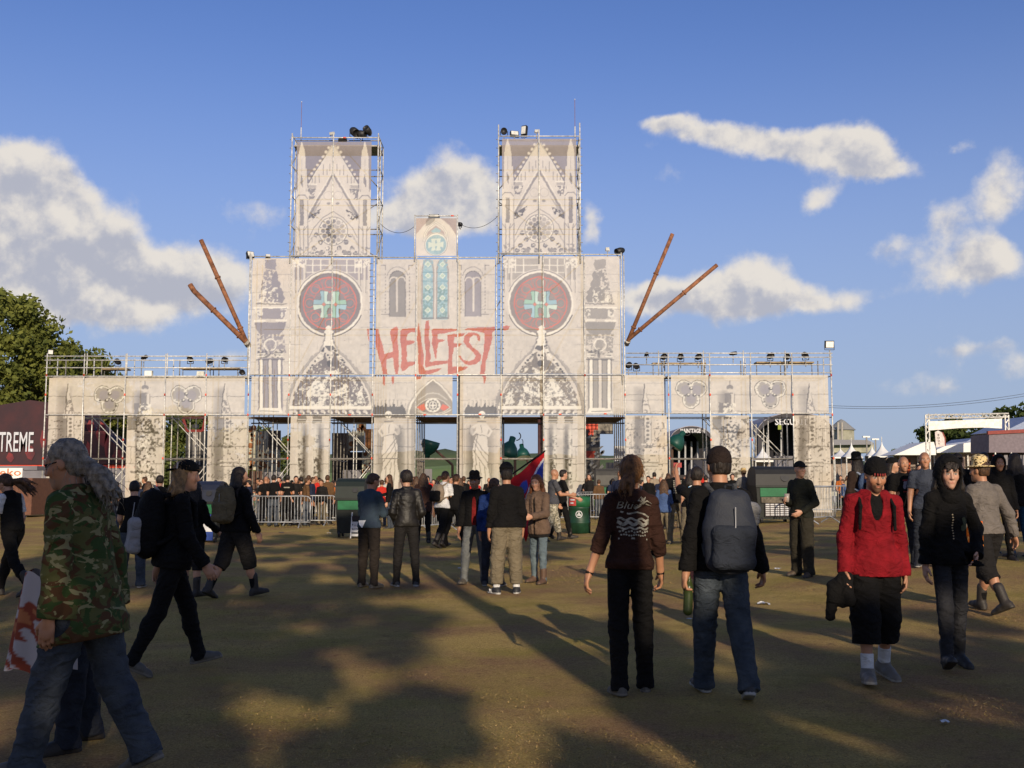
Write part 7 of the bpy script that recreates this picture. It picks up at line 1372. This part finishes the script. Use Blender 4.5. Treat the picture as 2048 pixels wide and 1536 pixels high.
# ------------------------------------------------------------------ lamps on the gate
GLASS = mat('lamp_glass', (.62, .62, .58), .15); HOT = mat('warm_bulb', (.9, .45, .2), .3)
PB = mat('pale_box', (.55, .55, .48), .6)
def can(px, py, r, ln, pitch, yaw, lab, bulb=False, grp='black stage lamps on the gate', base=None):
    c = at(px, py, FY + .15); e = empty('stage_lamp', c - Vector((0, 0, r * 1.5)), yaw, lab, 'lamp', grp); M = Matrix.Translation((0, 0, r * 1.5)) @ Matrix.Rotation(pitch, 4, 'X') @ Matrix.Rotation(R(90), 4, 'X')
    MB().lathe([(r * .55, -ln * .5), (r * .8, -ln * .35), (r, -ln * .1), (r, ln * .5), (r * .9, ln * .5), (r * .85, ln * .42)], 12, M).build('housing', BLACK, e, True); MB().lathe([(r * .84, ln * .4), (0, ln * .405)], 12, M).build('lens', HOT if bulb else GLASS, e)
    b = MB(); b.path([(-r * 1.1, 0, r * 1.5), (-r * 1.1, 0, -.0), (r * 1.1, 0, 0), (r * 1.1, 0, r * 1.5)], .018, 5).build('yoke', BLACK, e); MB().tube((0, 0, 0), (0, 0, -(base or r * .7)), .022, 6).build('clamp', STEEL_D, e)
def flood(px, py, w, h, pitch, yaw, lab, m=None, glass=None, foot=.2):
    c = at(px, py, FY + .05); e = empty('floodlight', c - Vector((0, 0, h * .7)), yaw, lab, 'floodlight', 'floodlights on the gate'); M = Matrix.Translation((0, 0, h * .7)) @ Matrix.Rotation(pitch, 4, 'X')
    MB().box((-w / 2, -.05, -h / 2), (w / 2, .14, h / 2), M).build('housing', m or BLACK, e); MB().box((-w * .43, -.065, -h * .40), (w * .43, -.052, h * .40), M).build('glass', glass or GLASS, e)
    MB().path([(-w * .55, .04, h * .7), (-w * .55, .04, 0), (w * .55, .04, 0), (w * .55, .04, h * .7)], .015, 5).build('yoke', m or BLACK, e); MB().tube((0, .04, 0), (0, .04, -foot), .02, 6).build('post', STEEL_D, e)
can(708, 263, .22, .55, R(35), R(40), 'fat black lamp on the left tower, middle of three'); can(722, 268, .20, .5, R(10), R(75), 'black lamp lying sideways on the left tower'); can(736, 262, .18, .5, R(-25), R(-25), 'black lamp with a lit bulb at the right corner of the left tower', True)
flood(685, 278, .40, .18, R(0), 0, 'flat dark box on the top bar of the left tower', foot=.05, glass=BLACK); flood(663, 267, .20, .14, R(20), R(-30), 'small pale floodlight on the left tower', PB, foot=.25)
can(1008, 263, .17, .42, R(8), 0, 'upright black lamp with a lit bulb on the right tower', True); flood(1029, 267, .42, .26, R(-15), R(15), 'squat black floodlight in the middle of the right tower'); flood(1048, 261, .28, .52, R(-8), R(-30), 'tall black floodlight on the right tower'); flood(1073, 262, .18, .14, R(15), 0, 'small pale floodlight at the peak of the right tower', PB, foot=.3)
flood(501, 509, .36, .34, R(-30), R(35), 'black floodlight on the left shoulder corner'); flood(536, 512, .22, .16, R(-10), R(20), 'small grey lamp on the left shoulder', STEEL_D); flood(1215, 498, .18, .16, R(10), 0, 'small pale floodlight on the right shoulder', PB, foot=.3); can(1240, 502, .18, .5, R(20), R(-60), 'black lamp leaning over the right shoulder corner')
flood(868, 432, .50, .16, R(12), 0, 'wide dark floodlight on the turret'); can(921, 449, .12, .2, R(0), R(-60), 'round black horn on the side of the turret')
LW = ((236, 724, 0, 'black lamp on the left wing, nearest the oak'), (288, 715, 60, 'small black lamp on the left wing rail, pointing left'), (381, 719, 0, 'black lamp in the middle of the left wing platform'), (420, 722, -30, 'black lamp right of the middle on the left wing'), (449, 719, 40, 'black lamp tilted on the left wing near the tower'), (484, 744, 20, 'low black lamp at the foot of the left shoulder'))
for px, py, yw, lab in LW: can(px, py, .14 if px != 288 else .10, .36, R(-12 if px < 400 else 15), R(yw), lab, base=.35)
for px, py, yw, lab in ((1293, 709, 0, 'small black lamp at the start of the right wing'), (1327, 714, 10, 'first black lamp on the right wing platform by the tower'), (1361, 714, -5, 'second black lamp on the right wing platform by the tower'), (1396, 714, 15, 'third black lamp on the right wing platform by the tower'), (1466, 707, 80, 'tiny black lamp on the bare middle of the right wing rail'), (1540, 712, 20, 'round black lamp on the outer right wing platform'), (1574, 714, -10, 'middle black lamp on the outer right wing platform'), (1611, 711, -35, 'tilted black lamp at the end of the outer right wing platform'), (1257, 731, 10, 'low black lamp at the foot of the right shoulder'), (1273, 733, -20, 'second low black lamp beside the right shoulder')):
    can(px, py, .15 if px not in (1293, 1466) else .09, .38, R(-8), R(yw), lab, base=.35)
flood(101, 704, .24, .24, R(10), R(30), 'pale square floodlight at the left end of the gate', BLACK, WHITEP, .45); flood(1659, 689, .44, .38, R(8), 0, 'big square floodlight at the right end of the gate', BLACK, WHITEP, .4)
flood(297, 747, .38, .28, 0, 0, 'white control box on the left wing', PB, WHITEP, .05); flood(401, 748, .36, .26, R(-12), 0, 'second pale control box on the left wing', PB, PB, .05)
for x0, x1, y in ((196, 246, 735), (355, 470, 734), (1308, 1416, 724), (1518, 1634, 722)):
    MB().box((fx(x0), .25, fzz(y + 3)), (fx(x1), .9, fzz(y))).build('lamp_shelf', mat('plank_wood', (.30, .22, .12), .8, .3, 3), gate)
    for x in (x0 + 2, (x0 + x1) / 2, x1 - 2): pole('shelf_leg', (fx(x), FY + .5, zW), (fx(x), FY + .5, fzz(y + 3)), .022, STEEL_D)
# ------------------------------------------------------------------ bins, barrel, rack
PG = mat('bin_green_panel', (.012, .12, .045), .6); PW = mat('poster_white', (.55, .55, .55), .7); PBL = mat('poster_blue', (.02, .05, .22), .7); BODYB = mat('bin_body', (.010, .013, .011), .55, .2, 3)
def bin_(x0, x1, y0, y1, lab, lid, kind):
    a = ground_at((x0 + x1) / 2, y1); s = FPX / a.y; w = (x1 - x0) / s; h = (y1 - y0) / s; d = max(w * .62, .75); e = empty('waste_container', a, R(kind * 4 - 6), lab, 'waste container', 'big waste containers')
    MB().add([(-w * .42, -d * .42, .12), (w * .42, -d * .42, .12), (w * .42, d * .42, .12), (-w * .42, d * .42, .12), (-w * .49, -d * .5, h * .66), (w * .49, -d * .5, h * .66), (w * .49, d * .5, h * .66), (-w * .49, d * .5, h * .66)], [(3, 2, 1, 0), (4, 5, 6, 7), (0, 1, 5, 4), (1, 2, 6, 5), (2, 3, 7, 6), (3, 0, 4, 7)]).build('body', BODYB, e)
    n = 9; v = []
    for x in (-w * .5, w * .5):
        for i in range(n): t = math.pi * i / (n - 1); v.append((x * (1 - .05 * math.sin(t)), -d * .52 * math.cos(t), h * .66 + h * .34 * math.sin(t) ** .55))
    f = [(i, i + 1, n + i + 1, n + i) for i in range(n - 1)] + [tuple(range(n))[::-1], tuple(range(n, 2 * n))]
    MB().add(v, f).build('lid', lid, e); MB().box((-w * .505, -d * .55, h * .63), (w * .505, -d * .50, h * .67)).build('rim', BODYB, e)
    MB().lathe([(w * .10, 0), (w * .10, .03)], 14, Matrix.Translation((w * .18, -d * .47, h * .80)) @ Matrix.Rotation(R(72), 4, 'X')).build('mouth', BLACK, e)
    MB().box((-w * .40, -d * .52, h * .47), (w * .30, -d * .505, h * .62)).build('green_panel', PG, e)
    for sx in (-1, 1):
        for sy in (-1, 1): MB().lathe([(.09, -.03), (.1, 0), (.09, .03)], 12, Matrix.Translation((sx * w * .36, sy * d * .36, .1)) @ Matrix.Rotation(R(90), 4, 'Y')).build('wheel', BLACK, e)
    if kind == 0: MB().box((-w * .1, -d * .5, h * .18), (w * .32, -d * .485, h * .36)).build('poster', PW, e); MB().box((-w * .12, -d * .49, h * .04), (w * .34, -d * .47, h * .46)).build('poster', PBL, e); MB().box((-w * .36, -d * .53, h * .8), (-w * .30, -d * .5, h * .86)).build('sticker', PW, e)
    if kind == 3:
        MB().box((-w * .30, -d * .5, h * .12), (w * .28, -d * .485, h * .36)).build('poster', DARKB, e)
        for r in range(6):
            for c in range(5): MB().box((-w * .28 + c * w * .112, -d * .505, h * (.14 + r * .036)), (-w * .28 + c * w * .112 + w * .09, -d * .495, h * (.14 + r * .036) + h * .022)).build('poster_line', PW, e)
        MB().box((-w * .38, -d * .53, h * .36), (w * .3, -d * .5, h * .46)).build('poster', mat('poster_brown', (.12, .10, .07), .7, .4, 8), e)
    if kind == 1: MB().lathe([(.09, 0), (.09, .02), (.05, .02), (.05, 0)], 14, Matrix.Translation((w * .2, -d * .45, h * .18)) @ Matrix.Rotation(R(90), 4, 'X')).build('emblem_ring', PW, e)
bin_(386, 446, 964, 1084, 'waste container with navy lid behind the olive backpack', mat('lid_navy', (.014, .018, .035), .5), 0); bin_(674, 732, 958, 1074, 'waste container with dark green lid behind the blue sweater', mat('lid_green', (.010, .016, .013), .55), 1); bin_(1190, 1252, 938, 1036, 'grey waste container left of the brown hooded top', mat('lid_grey', (.045, .042, .036), .55), 2); bin_(1503, 1590, 934, 1046, 'waste container with brick-like poster behind the plastic cup', mat('lid_slate', (.014, .014, .014), .55), 3)
a = ground_at(1159, 1066); e = empty('barrel_bin', a, 0, 'green oil-barrel bin with red poster and clover emblem', 'bin'); MB().lathe([(.34, 0), (.34, .3), (.355, .32), (.34, .34), (.34, .75), (.355, .77), (.34, .79), (.34, 1.12), (.35, 1.14), (.31, 1.14), (.31, 1.0)], 20).build('barrel', mat('barrel_green', (.010, .045, .022), .5, .25, 3), e, True)
MB().lathe([(.343, .8), (.343, 1.1)], 20).build('upper_band', mat('barrel_bright', (.015, .10, .04), .5), e, True)
b = MB(); v = [(.352 * math.sin(t), -.352 * math.cos(t), z) for z in (.84, 1.08) for t in np.linspace(-1.2, -.35, 7)]; b.add(v, [(i, i + 1, i + 8, i + 7) for i in range(6)]).build('poster', mat('poster_red', (.42, .05, .04), .6), e)
for z, w in ((1.0, .16), (.90, .12)): b = MB(); v = [(.355 * math.sin(t), -.355 * math.cos(t), zz) for zz in (z, z + .045) for t in np.linspace(-.95, -.95 + w * 3, 5)]; b.add(v, [(i, i + 1, i + 6, i + 5) for i in range(4)]).build('poster_line', PW, e)
b = MB(); v = [(.348 * math.sin(t0), -.348 * math.cos(t0), .58 + .11 * math.sin(q)) for q in np.linspace(0, 6.283, 17)[:-1] for t0 in (-.1 + .31 * math.cos(q),)] + [(.348 * math.sin(t0), -.348 * math.cos(t0), .58 + .085 * math.sin(q)) for q in np.linspace(0, 6.283, 17)[:-1] for t0 in (-.1 + .24 * math.cos(q),)]; b.add(v, [(i, (i + 1) % 16, (i + 1) % 16 + 16, i + 16) for i in range(16)]).build('emblem_ring', PW, e)
for k in range(3): t = R(90 + 120 * k); b = MB(); c = (-.1 + .10 * math.cos(t), .58 + .035 * math.sin(t)); v = [(.349 * math.sin(c[0] + .085 * math.cos(q)), -.349 * math.cos(c[0] + .085 * math.cos(q)), c[1] + .03 * math.sin(q)) for q in np.linspace(0, 6.283, 9)[:-1]]; b.add(v, [tuple(range(8))]).build('clover_leaf', PW, e)
a = ground_at(712, 1077); e = empty('sign_rack', a, R(-10), 'small white slatted rack with dark signs beside the blue sweater', 'rack')
for x in (-.16, .16): MB().tube((x, 0, 0), (x, .12, .72), .016, 6).build('rail', WHITEP, e)
for k in range(4): MB().box((-.15, .0 + k * .02, .06 + k * .11), (.15, .012 + k * .02, .13 + k * .11)).build('slat', PW, e)
MB().box((-.15, .07, .5), (.15, .085, .62)).build('dark_sign', DARKB, e)
# ------------------------------------------------------------------ crowd barriers
ZINC = mat('barrier_zinc', (.36, .37, .38), .45, .3, 5, metal=.3)
def barrier_mesh():
    e = empty('crowd_barrier', (0, 0, 0)); b = MB(); w, h = 1.1, 1.08; c = [(-w, 0, .2), (-w, 0, h - .12), (-w + .05, 0, h - .04), (-w + .14, 0, h), (w - .14, 0, h), (w - .05, 0, h - .04), (w, 0, h - .12), (w, 0, .2), (-w, 0, .2)]; b.path(c, .021, 6).build('frame', ZINC, e, True)
    b = MB(); [b.tube((x, 0, .2), (x, 0, h - .01), .009, 5) for x in np.linspace(-w + .1, w - .1, 19)]; o = b.build('bars', ZINC, e); o['kind'] = 'stuff'
    for x in (-.75, .75): b = MB(); b.path([(x, -.3, .02), (x, 0, .21), (x, .3, .02)], .02, 5).build('foot', ZINC, e)
    return e
BAR = barrier_mesh(); first = [True]
def barrier(px, py, rz, lab, n=0):
    e = BAR if first[0] else copy_tree(BAR); first[0] = False; e.location = ground_at(px, py); e.rotation_euler = (0, 0, R(rz)); tag(e, lab, 'barrier', 'crowd barriers before the gate')
for px, py, rz, lab in ((470, 1050, 4, 'barrier hidden behind the olive backpack walker'), (556, 1056, 0, 'barrier in front of the black T-shirt queue, left one'), (612, 1052, -8, 'barrier overlapping its neighbour in front of the queue'), (660, 1046, 8, 'pale barrier left of the waste container with green lid'), (640, 1034, 0, 'barrier of the back row below the red steward'), (872, 1062, 60, 'barrier turned sideways left of the beige backpack'), (790, 1044, 10, 'barrier behind the leather jacket'), (1105, 1046, 0, 'barrier behind the bald man'), (1176, 1044, -6, 'barrier right of the green barrel'), (1200, 1030, 0, 'barrier behind the grey waste container'), (1300, 1036, 4, 'barrier behind the brown hooded top'), (1430, 1034, -4, 'barrier behind the blue backpack'), (1660, 1030, 5, 'barrier right of the plastic cup'), (1700, 1026, -35, 'barrier turned towards the stalls beside the black hat'), (1640, 1048, 50, 'dark barrier turned sideways behind the plastic cup'), (330, 1044, -3, 'barrier left of the navy lid container')): barrier(px, py, rz, lab)
TOPW = mat('bleached_board', (.50, .50, .40), .8, .15, 3)
def table(px, py, w, lab):
    a = ground_at(px, py); e = empty('checkpoint_table', a, 0, lab, 'table', 'checkpoint tables at the gate'); MB().box((-w / 2, -.35, .93), (w / 2, .35, .98)).build('top', TOPW, e); MB().box((-w / 2, -.33, .62), (w / 2, -.30, .93)).build('apron', TOPW, e)
    for x in (-w / 2 + .06, w / 2 - .06):
        for y in (-.28, .28): MB().box((x - .03, y - .03, 0), (x + .03, y + .03, .93)).build('leg', TOPW, e)
for px, py, w, lab in ((520, 1024, 2.4, 'pale table beside the straw hat'), (648, 1022, 2.6, 'pale table beneath the red steward'), (1130, 1020, 2.4, 'pale table behind the bald man'), (1216, 1022, 2.2, 'pale table behind the grey waste container'), (1290, 1022, 2.4, 'pale table behind the brown hooded top'), (1680, 1010, 2.4, 'pale table at the right end of the gate'), (976, 1022, 2.2, 'pale table behind the brimmed hat')): table(px, py, w, lab)
# ------------------------------------------------------------------ litter on the ground
LITW = mat('litter_white', (.68, .68, .66), .7, .1, 20)
for i, (px, py, s, lab) in enumerate(((1527, 1210, .12, 'crumpled white paper on the grass beside the blue jeans'), (497, 1137, .13, 'crumpled pale wrapper on the grass near the boots of the shorts wearer'), (563, 1066, .12, 'dark crushed can on the grass before the barriers'), (658, 1067, .09, 'white scrap on the grass left of the sign rack'), (1556, 1139, .08, 'small white scrap on the grass left of the plastic cup'), (1192, 1104, .07, 'tiny white scrap on the grass behind the brown hooded top'), (1890, 1447, .045, 'tiny white scrap in the shade before the black hood'), (920, 1138, .07, 'small pale scrap in the shadow beside the grey jeans'), (1103, 1088, .06, 'little white scrap near the pale camouflage trousers'), (1378, 1240, .05, 'tiny scrap on the grass between hooded top and backpack'))):
    a = ground_at(px, py); rg = np.random.default_rng(i); n = 7; v = []
    for j in range(n + 1):
        for k in range(n + 1): u_, w_ = j / n - .5, k / n - .5; v.append((u_ * s * (1 + .3 * rg.random()), w_ * s * (1 + .3 * rg.random()), .012 + s * .28 * rg.random() * (1 - abs(u_)) ))
    q = np.arange(n * n); q = (q // n) * (n + 1) + q % n; o = link('litter_paper', meshnp('litter_paper', v, np.stack([q, q + 1, q + n + 2, q + n + 1], 1)), LITW if i != 2 else mat('crushed_can', (.05, .06, .09), .4)); o.location = a; o.rotation_euler = (0, 0, i); tag(o, lab, 'litter', 'litter on the grass')
# ------------------------------------------------------------------ short trampled grass near the viewer
def blades(n=90000):
    rg = np.random.default_rng(6); Y = 5.0 + 19 * rg.random(n) ** 1.5; X = (rg.random(n) - .5) * 1.1 * Y; Z = gz(X, Y); p = np.stack([X, Y, Z - .004], 1); a = rg.uniform(0, 6.28, n); h = rg.uniform(.004, .012, n) * (1 + (Y > 12) * .4); w = rg.uniform(.0014, .0032, n) * (1 + Y / 12); d = np.stack([np.cos(a), np.sin(a), 0 * a], 1); le = rg.normal(size=(n, 2)) * .022
    keep = (np.sin(X * 1.7 + np.sin(Y * 1.1)) + np.sin(Y * 2.3 + X) + rg.normal(size=n) * .8) > -.6
    tip = p + np.stack([le[:, 0], le[:, 1], h], 1); v = np.stack([p - d * w[:, None], p + d * w[:, None], tip], 1)[keep].reshape(-1, 3); f = np.arange(len(v)).reshape(-1, 3)
    c = np.array([(.48, .34, .14), (.42, .28, .10), (.36, .265, .08), (.36, .23, .11)])[rg.integers(0, 4, n)][keep]; c = c * rg.uniform(.55, 1.0, len(c))[:, None]; me = meshnp('grass', v, f); vcol(me, 'tone', np.repeat(c, 3, 0))
    tag(link('grass', me, cmat('grass_blades', .9, 'tone', .1)), 'short dry trampled grass over the field', 'grass', kind='stuff')
blades()
# ------------------------------------------------------------------ the crowd by the gate: eight builds, every figure an individual copy with its own clothes
def proto(pose, o, sl):
    out = person(0, 1400, 1.74, 0, pose, o, 'x', .024, None, (0, 30)); return out['e']
T_ = dict(m=BLK, t=.018)
PR = {'stand': proto(dict(STAND, armL=(6, 9, 22, 4), armR=(10, 9, 40, 10)), dict(top=dict(kind='tee', m=BLK, sleeve='short', hem=-.05), legs=T_, hair=dict(kind='short', m=HD), skin=SKP), 0),
      'jacket': proto(dict(STAND, armL=(-4, 12, 40, 20), armR=(4, 9, 20, 0)), dict(top=dict(kind='jacket', m=BLK, hem=-.08), legs=T_, hair=dict(kind='short', m=HB), skin=SKT), 0),
      'long': proto(dict(STAND, armR=(20, 8, 60, 10)), dict(w=.95, top=dict(kind='sweater', m=BLK, hem=-.1), legs=dict(m=BLK), hair=dict(kind='long', m=HB, len=.36), skin=SKP), 0),
      'shaved': proto(dict(STAND, armL=(10, 8, 50, 16), armR=(10, 8, 50, 16)), dict(w=1.1, top=dict(kind='tee', m=BLK, sleeve='short', hem=-.06), legs=T_, shaved=.4, skin=SKT, hair_col=(.04, .025, .02)), 0),
      'walk': proto(dict(stride(18, 'L'), armL=(-14, 8, 20, 0), armR=(16, 8, 30, 0)), dict(top=dict(kind='hoodie', m=BLK, hem=-.06), legs=T_, hair=dict(kind='short', m=HD), skin=SKP), 0),
      'cap': proto(dict(STAND, armR=(16, 8, 70, 12), armL=(4, 9, 20, 0)), dict(top=dict(kind='tee', m=BLK, sleeve='short', hem=-.05), legs=T_, hat=dict(kind='cap', m=BLK), hair=dict(kind='short', m=HB), skin=SKT), 0),
      'hat': proto(dict(STAND, armL=(24, 14, 50, 6), armR=(6, 9, 20, 0)), dict(top=dict(kind='tee', m=BLK, sleeve='short', hem=-.05), legs=T_, hat=dict(kind='brim', m=cloth('straw', (.5, .36, .16)), brim=.15, h=.06), hair=dict(kind='short', m=HB), skin=SKT), 0),
      'skirt': proto(dict(STAND), dict(w=.95, top=dict(kind='tee', m=BLK, sleeve='short', hem=-.08), legs=dict(m=KHA, len=.66, t=.05, flare=.04), hair=dict(kind='long', m=HD, len=.3), skin=SKP), 0)}
CL = {'black': BLK, 'grey': GRY, 'white': cloth('cream', (.52, .48, .40)), 'red': cloth('steward_red', (.5, .03, .02)), 'navy': NAVY, 'blue': cloth('mid_blue', (.06, .10, .22)), 'brown': cloth('mid_brown', (.12, .065, .03)), 'taupe': TAUPE, 'lime': cloth('safety_yellow', (.35, .5, .03)), 'dark': BLK2, 'olive': OLIVE, 'beige': cloth('beige', (.30, .24, .17)), 'jean': JNB, 'khaki': KHA, 'shirtblue': cloth('pale_blue', (.12, .16, .30)), 'orange': cloth('orange_top', (.45, .13, .03))}
used = set()
def c_(kind, px, hy, Y, hd, top, leg, lab, pr=None, hairm=None):
    src = PR[kind]; e = src if kind not in used else copy_tree(src); used.add(kind); X = (px - 1024) * Y / FPX; z0 = float(gz(X, Y)); H = at(px, hy, Y).z - z0
    H = min(max(H, 1.56), 1.95); e.location = (X, Y, z0); e.rotation_euler = (0, 0, R(hd)); s = H / (1.74 if kind not in ('hat', 'cap') else 1.79); e.scale = (s, s, s); tag(e, lab, 'person', 'people at the gate')
    for ch in e.children:
        n = ch.name.split('.')[0]
        if n in ('shirt',): setslot(ch, CL[top])
        elif n in ('trousers', 'shorts'): setslot(ch, CL[leg])
        elif n == 'hair' and hairm: setslot(ch, hairm)
        if pr and n == 'shirt':
            m, side = pr; b = MB()
            if m == 'lines':
                for r_ in range(7):
                    for q in (-1, 1): b.box((q * .06 - .035, side * .165 - .006, 1.12 + r_ * .045), (q * .06 + .035, side * .165 + .006, 1.14 + r_ * .045))
                b.build('tour_print', LETTER, ch)
            if m == 'skull': b.lathe([(0, -.02), (.07, -.015), (.07, .015), (0, .02)], 12, Matrix.Translation((0, side * .17, 1.30)) @ Matrix.Rotation(R(90), 4, 'X')); b.box((-.04, side * .17 - .015, 1.16), (.04, side * .17 + .015, 1.26)); b.build('skull_print', PW, ch); MB().box((-.07, side * .19 - .01, 1.30), (.07, side * .19 + .01, 1.34)).build('blue_glasses_print', mat('print_blue', (.15, .35, .6), .7), ch)
            if m == 'bar': b.box((-.1, side * .168 - .006, 1.28), (.1, side * .168 + .006, 1.32)).build('back_print', LETTER, ch)
    return e
for a in (
 ('cap', 214, 966, 31, 20, 'dark', 'black', 'capped figure right beside the grey ponytail'), ('stand', 236, 968, 33, -10, 'black', 'jean', 'figure in black just right of the grey ponytail'), ('long', 300, 962, 27, 10, 'black', 'black', 'brown-haired figure in black left of the backwards cap'), ('walk', 322, 948, 23.5, 0, 'black', 'black', 'tall figure with a pale bar on the back, above the backwards cap', ('bar', -1)),
 ('jacket', 282, 966, 36, 0, 'navy', 'jean', 'figure in navy in the gap behind the jeans wearer'), ('shaved', 362, 962, 40, 175, 'dark', 'black', 'cropped man in dark facing us, left of the navy lid'), ('jacket', 376, 964, 37, 0, 'dark', 'black', 'figure in dark jacket just left of the navy lid'), ('stand', 396, 966, 46, 180, 'black', 'black', 'far figure facing us above the navy lid, left one'), ('long', 420, 968, 47, 150, 'brown', 'black', 'far long-haired figure above the navy lid'), ('stand', 438, 966, 48, 190, 'black', 'black', 'far figure above the navy lid, right one'),
 ('hat', 494, 956, 39, -40, 'black', 'black', 'figure in straw hat leaning at the table'), ('shaved', 534, 952, 38.5, 10, 'black', 'black', 'cropped man in black, first of the barrier queue'), ('stand', 549, 949, 37.5, -8, 'black', 'jean', 'man in black T-shirt and jeans, second in the barrier queue'), ('stand', 577, 949, 38, 5, 'black', 'black', 'man with printed black shirt in the middle of the barrier queue', ('bar', -1)), ('cap', 597, 954, 38.5, -30, 'black', 'jean', 'capped man in black near the brown vest'), ('jacket', 614, 955, 38, -60, 'brown', 'jean', 'man in brown vest looking right at the barrier'), ('stand', 561, 953, 43, 170, 'red', 'black', 'steward in red half hidden behind the barrier queue'), ('jacket', 618, 950, 44, -20, 'dark', 'black', 'figure in dark behind the brown vest'), ('shaved', 634, 951, 42, 165, 'red', 'black', 'steward in bright red shirt with folded arms'),
 ('long', 526, 958, 46, 180, 'grey', 'black', 'far grey figure behind the barrier queue, left'), ('cap', 586, 958, 47, 180, 'orange', 'black', 'far orange figure behind the barrier queue, right'), ('stand', 668, 962, 43, 150, 'orange', 'black', 'figure in orange left of the dark green lid'), ('cap', 700, 957, 46, 180, 'dark', 'black', 'figure in pale cap above the dark green lid'),
 ('stand', 752, 955, 42, -10, 'white', 'jean', 'figure in cream shirt left of the leather jacket'), ('jacket', 774, 955, 40, 10, 'white', 'khaki', 'figure in cream jacket touching the leather jacket'), ('long', 833, 952, 36, 5, 'brown', 'black', 'brown-haired figure left of the dark brown coat'), ('stand', 868, 958, 44, 175, 'red', 'black', 'figure in red just left of the beige backpack'), ('cap', 880, 962, 45, 180, 'shirtblue', 'black', 'figure in pale blue and cap by the beige backpack'), ('stand', 894, 962, 47, 170, 'taupe', 'black', 'far figure in taupe behind the white T-shirt'), ('hat', 920, 962, 46, 180, 'beige', 'black', 'far figure in straw hat behind the black jacket walker'), ('stand', 938, 960, 44, 190, 'orange', 'black', 'figure in orange left of the brimmed hat'), ('jacket', 955, 962, 47, 170, 'grey', 'black', 'far figure in grey hidden behind the brimmed hat'), ('shaved', 978, 955, 48, 180, 'dark', 'black', 'far cropped man right of the brimmed hat'), ('long', 992, 956, 48, 180, 'black', 'black', 'far long-haired figure left of the flat black cap'), ('stand', 1034, 962, 47, 180, 'navy', 'black', 'far figure in navy behind the flag'),
 ('long', 1178, 946, 51, 160, 'dark', 'black', 'dark figure leaning inside the seventh opening, left'), ('walk', 1197, 942, 52, 140, 'black', 'black', 'dark figure inside the seventh opening, right'), ('shaved', 1238, 940, 30, -40, 'navy', 'black', 'man in navy jacket beside the grey waste container'), ('stand', 1308, 944, 44, 10, 'beige', 'black', 'figure in beige right behind the brown hooded top'), ('long', 1326, 958, 26, -8, 'blue', 'khaki', 'brown-haired woman in blue between hooded top and tour shirt'), ('shaved', 1350, 932, 26.5, 4, 'black', 'khaki', 'bald man in black shirt with a printed list on the back', ('lines', -1)), ('skirt', 1380, 938, 25, -5, 'black', 'khaki', 'dark-haired woman with a skull in blue glasses on her back', ('skull', -1)), ('stand', 1392, 946, 44, 160, 'lime', 'black', 'steward in lime yellow vest'), ('cap', 1402, 940, 40, -10, 'red', 'black', 'figure in red beside the lime vest'), ('jacket', 1336, 946, 42, 20, 'dark', 'black', 'dark figure left of the printed list shirt'), ('hat', 1486, 934, 33, 5, 'grey', 'black', 'figure in hat and grey top right of the blue backpack'), ('cap', 1462, 946, 44, 0, 'black', 'black', 'far capped figure right behind the blue backpack'), ('stand', 1540, 945, 58, 180, 'orange', 'black', 'far figure under the white peaked tent of the last opening'), ('long', 1524, 948, 60, 170, 'black', 'black', 'far dark figure under the white peaked tent of the last opening'),
 ('stand', 1678, 936, 58, 170, 'orange', 'black', 'figure in orange at the stalls right of the gate'), ('long', 1692, 934, 58, 190, 'beige', 'black', 'pale figure at the stalls right of the gate'), ('jacket', 1700, 928, 60, 180, 'black', 'black', 'dark figure at the stalls left of the black hat'), ('shaved', 1748, 930, 34, 170, 'dark', 'black', 'dark figure between black hat and headscarf'), ('stand', 1835, 928, 33, 180, 'black', 'black', 'figure in black behind the slate blue T-shirt'), ('cap', 1884, 932, 40, 180, 'orange', 'black', 'sunlit figure right of the slate blue T-shirt'), ('shaved', 1896, 932, 42, 170, 'red', 'black', 'sunlit bald figure left of the black hood'), ('long', 1944, 925, 30, 0, 'dark', 'black', 'long-haired figure behind the leopard-print hat'), ('jacket', 2022, 925, 26, 180, 'black', 'black', 'dark-jacketed figure right of the raised hood'), ('stand', 1960, 930, 38, 180, 'grey', 'black', 'figure in grey left of the bearded man')): c_(*a)
rc = random.Random(21); ORD = 'first second third fourth fifth sixth seventh eighth ninth tenth eleventh twelfth thirteenth fourteenth'.split()
for zone, x0, x1, y0, y1, n in (('left openings', 190, 470, 40, 56, 9), ('openings right of the navy lid', 500, 740, 44, 60, 14), ('middle openings', 760, 1000, 42, 62, 14), ('openings around the grey container', 1090, 1330, 42, 60, 12), ('openings behind the blue backpack', 1340, 1600, 42, 62, 12), ('stalls on the right', 1670, 2040, 44, 62, 14), ('barriers left of the dark green lid', 500, 670, 38, 43, 10), ('barriers behind the standing group', 740, 960, 34, 42, 12), ('barriers right of the green barrel', 1270, 1500, 33, 42, 12)):
    for j in range(n):
        Y = rc.uniform(y0, y1); px = x0 + (x1 - x0) * (j + rc.uniform(.1, .9)) / n; e = c_(rc.choice(('stand', 'jacket', 'long', 'shaved', 'walk', 'cap', 'stand', 'jacket')), px, 965 - rc.uniform(.02, .32) * FPX / Y, Y, rc.choice((0, 180, 160, -30, 40, 90, -90, 200)), rc.choice(('black', 'black', 'dark', 'grey', 'navy', 'brown', 'red', 'beige', 'black', 'blue')), rc.choice(('black', 'jean', 'khaki', 'dark')), 'small far figure, %s from the left by the %s' % (ORD[j], zone)); e['group'] = 'far crowd by the ' + zone
for k, e in PR.items():
    if k not in used: 
        for ch in list(e.children): bpy.data.objects.remove(ch)
        bpy.data.objects.remove(e)
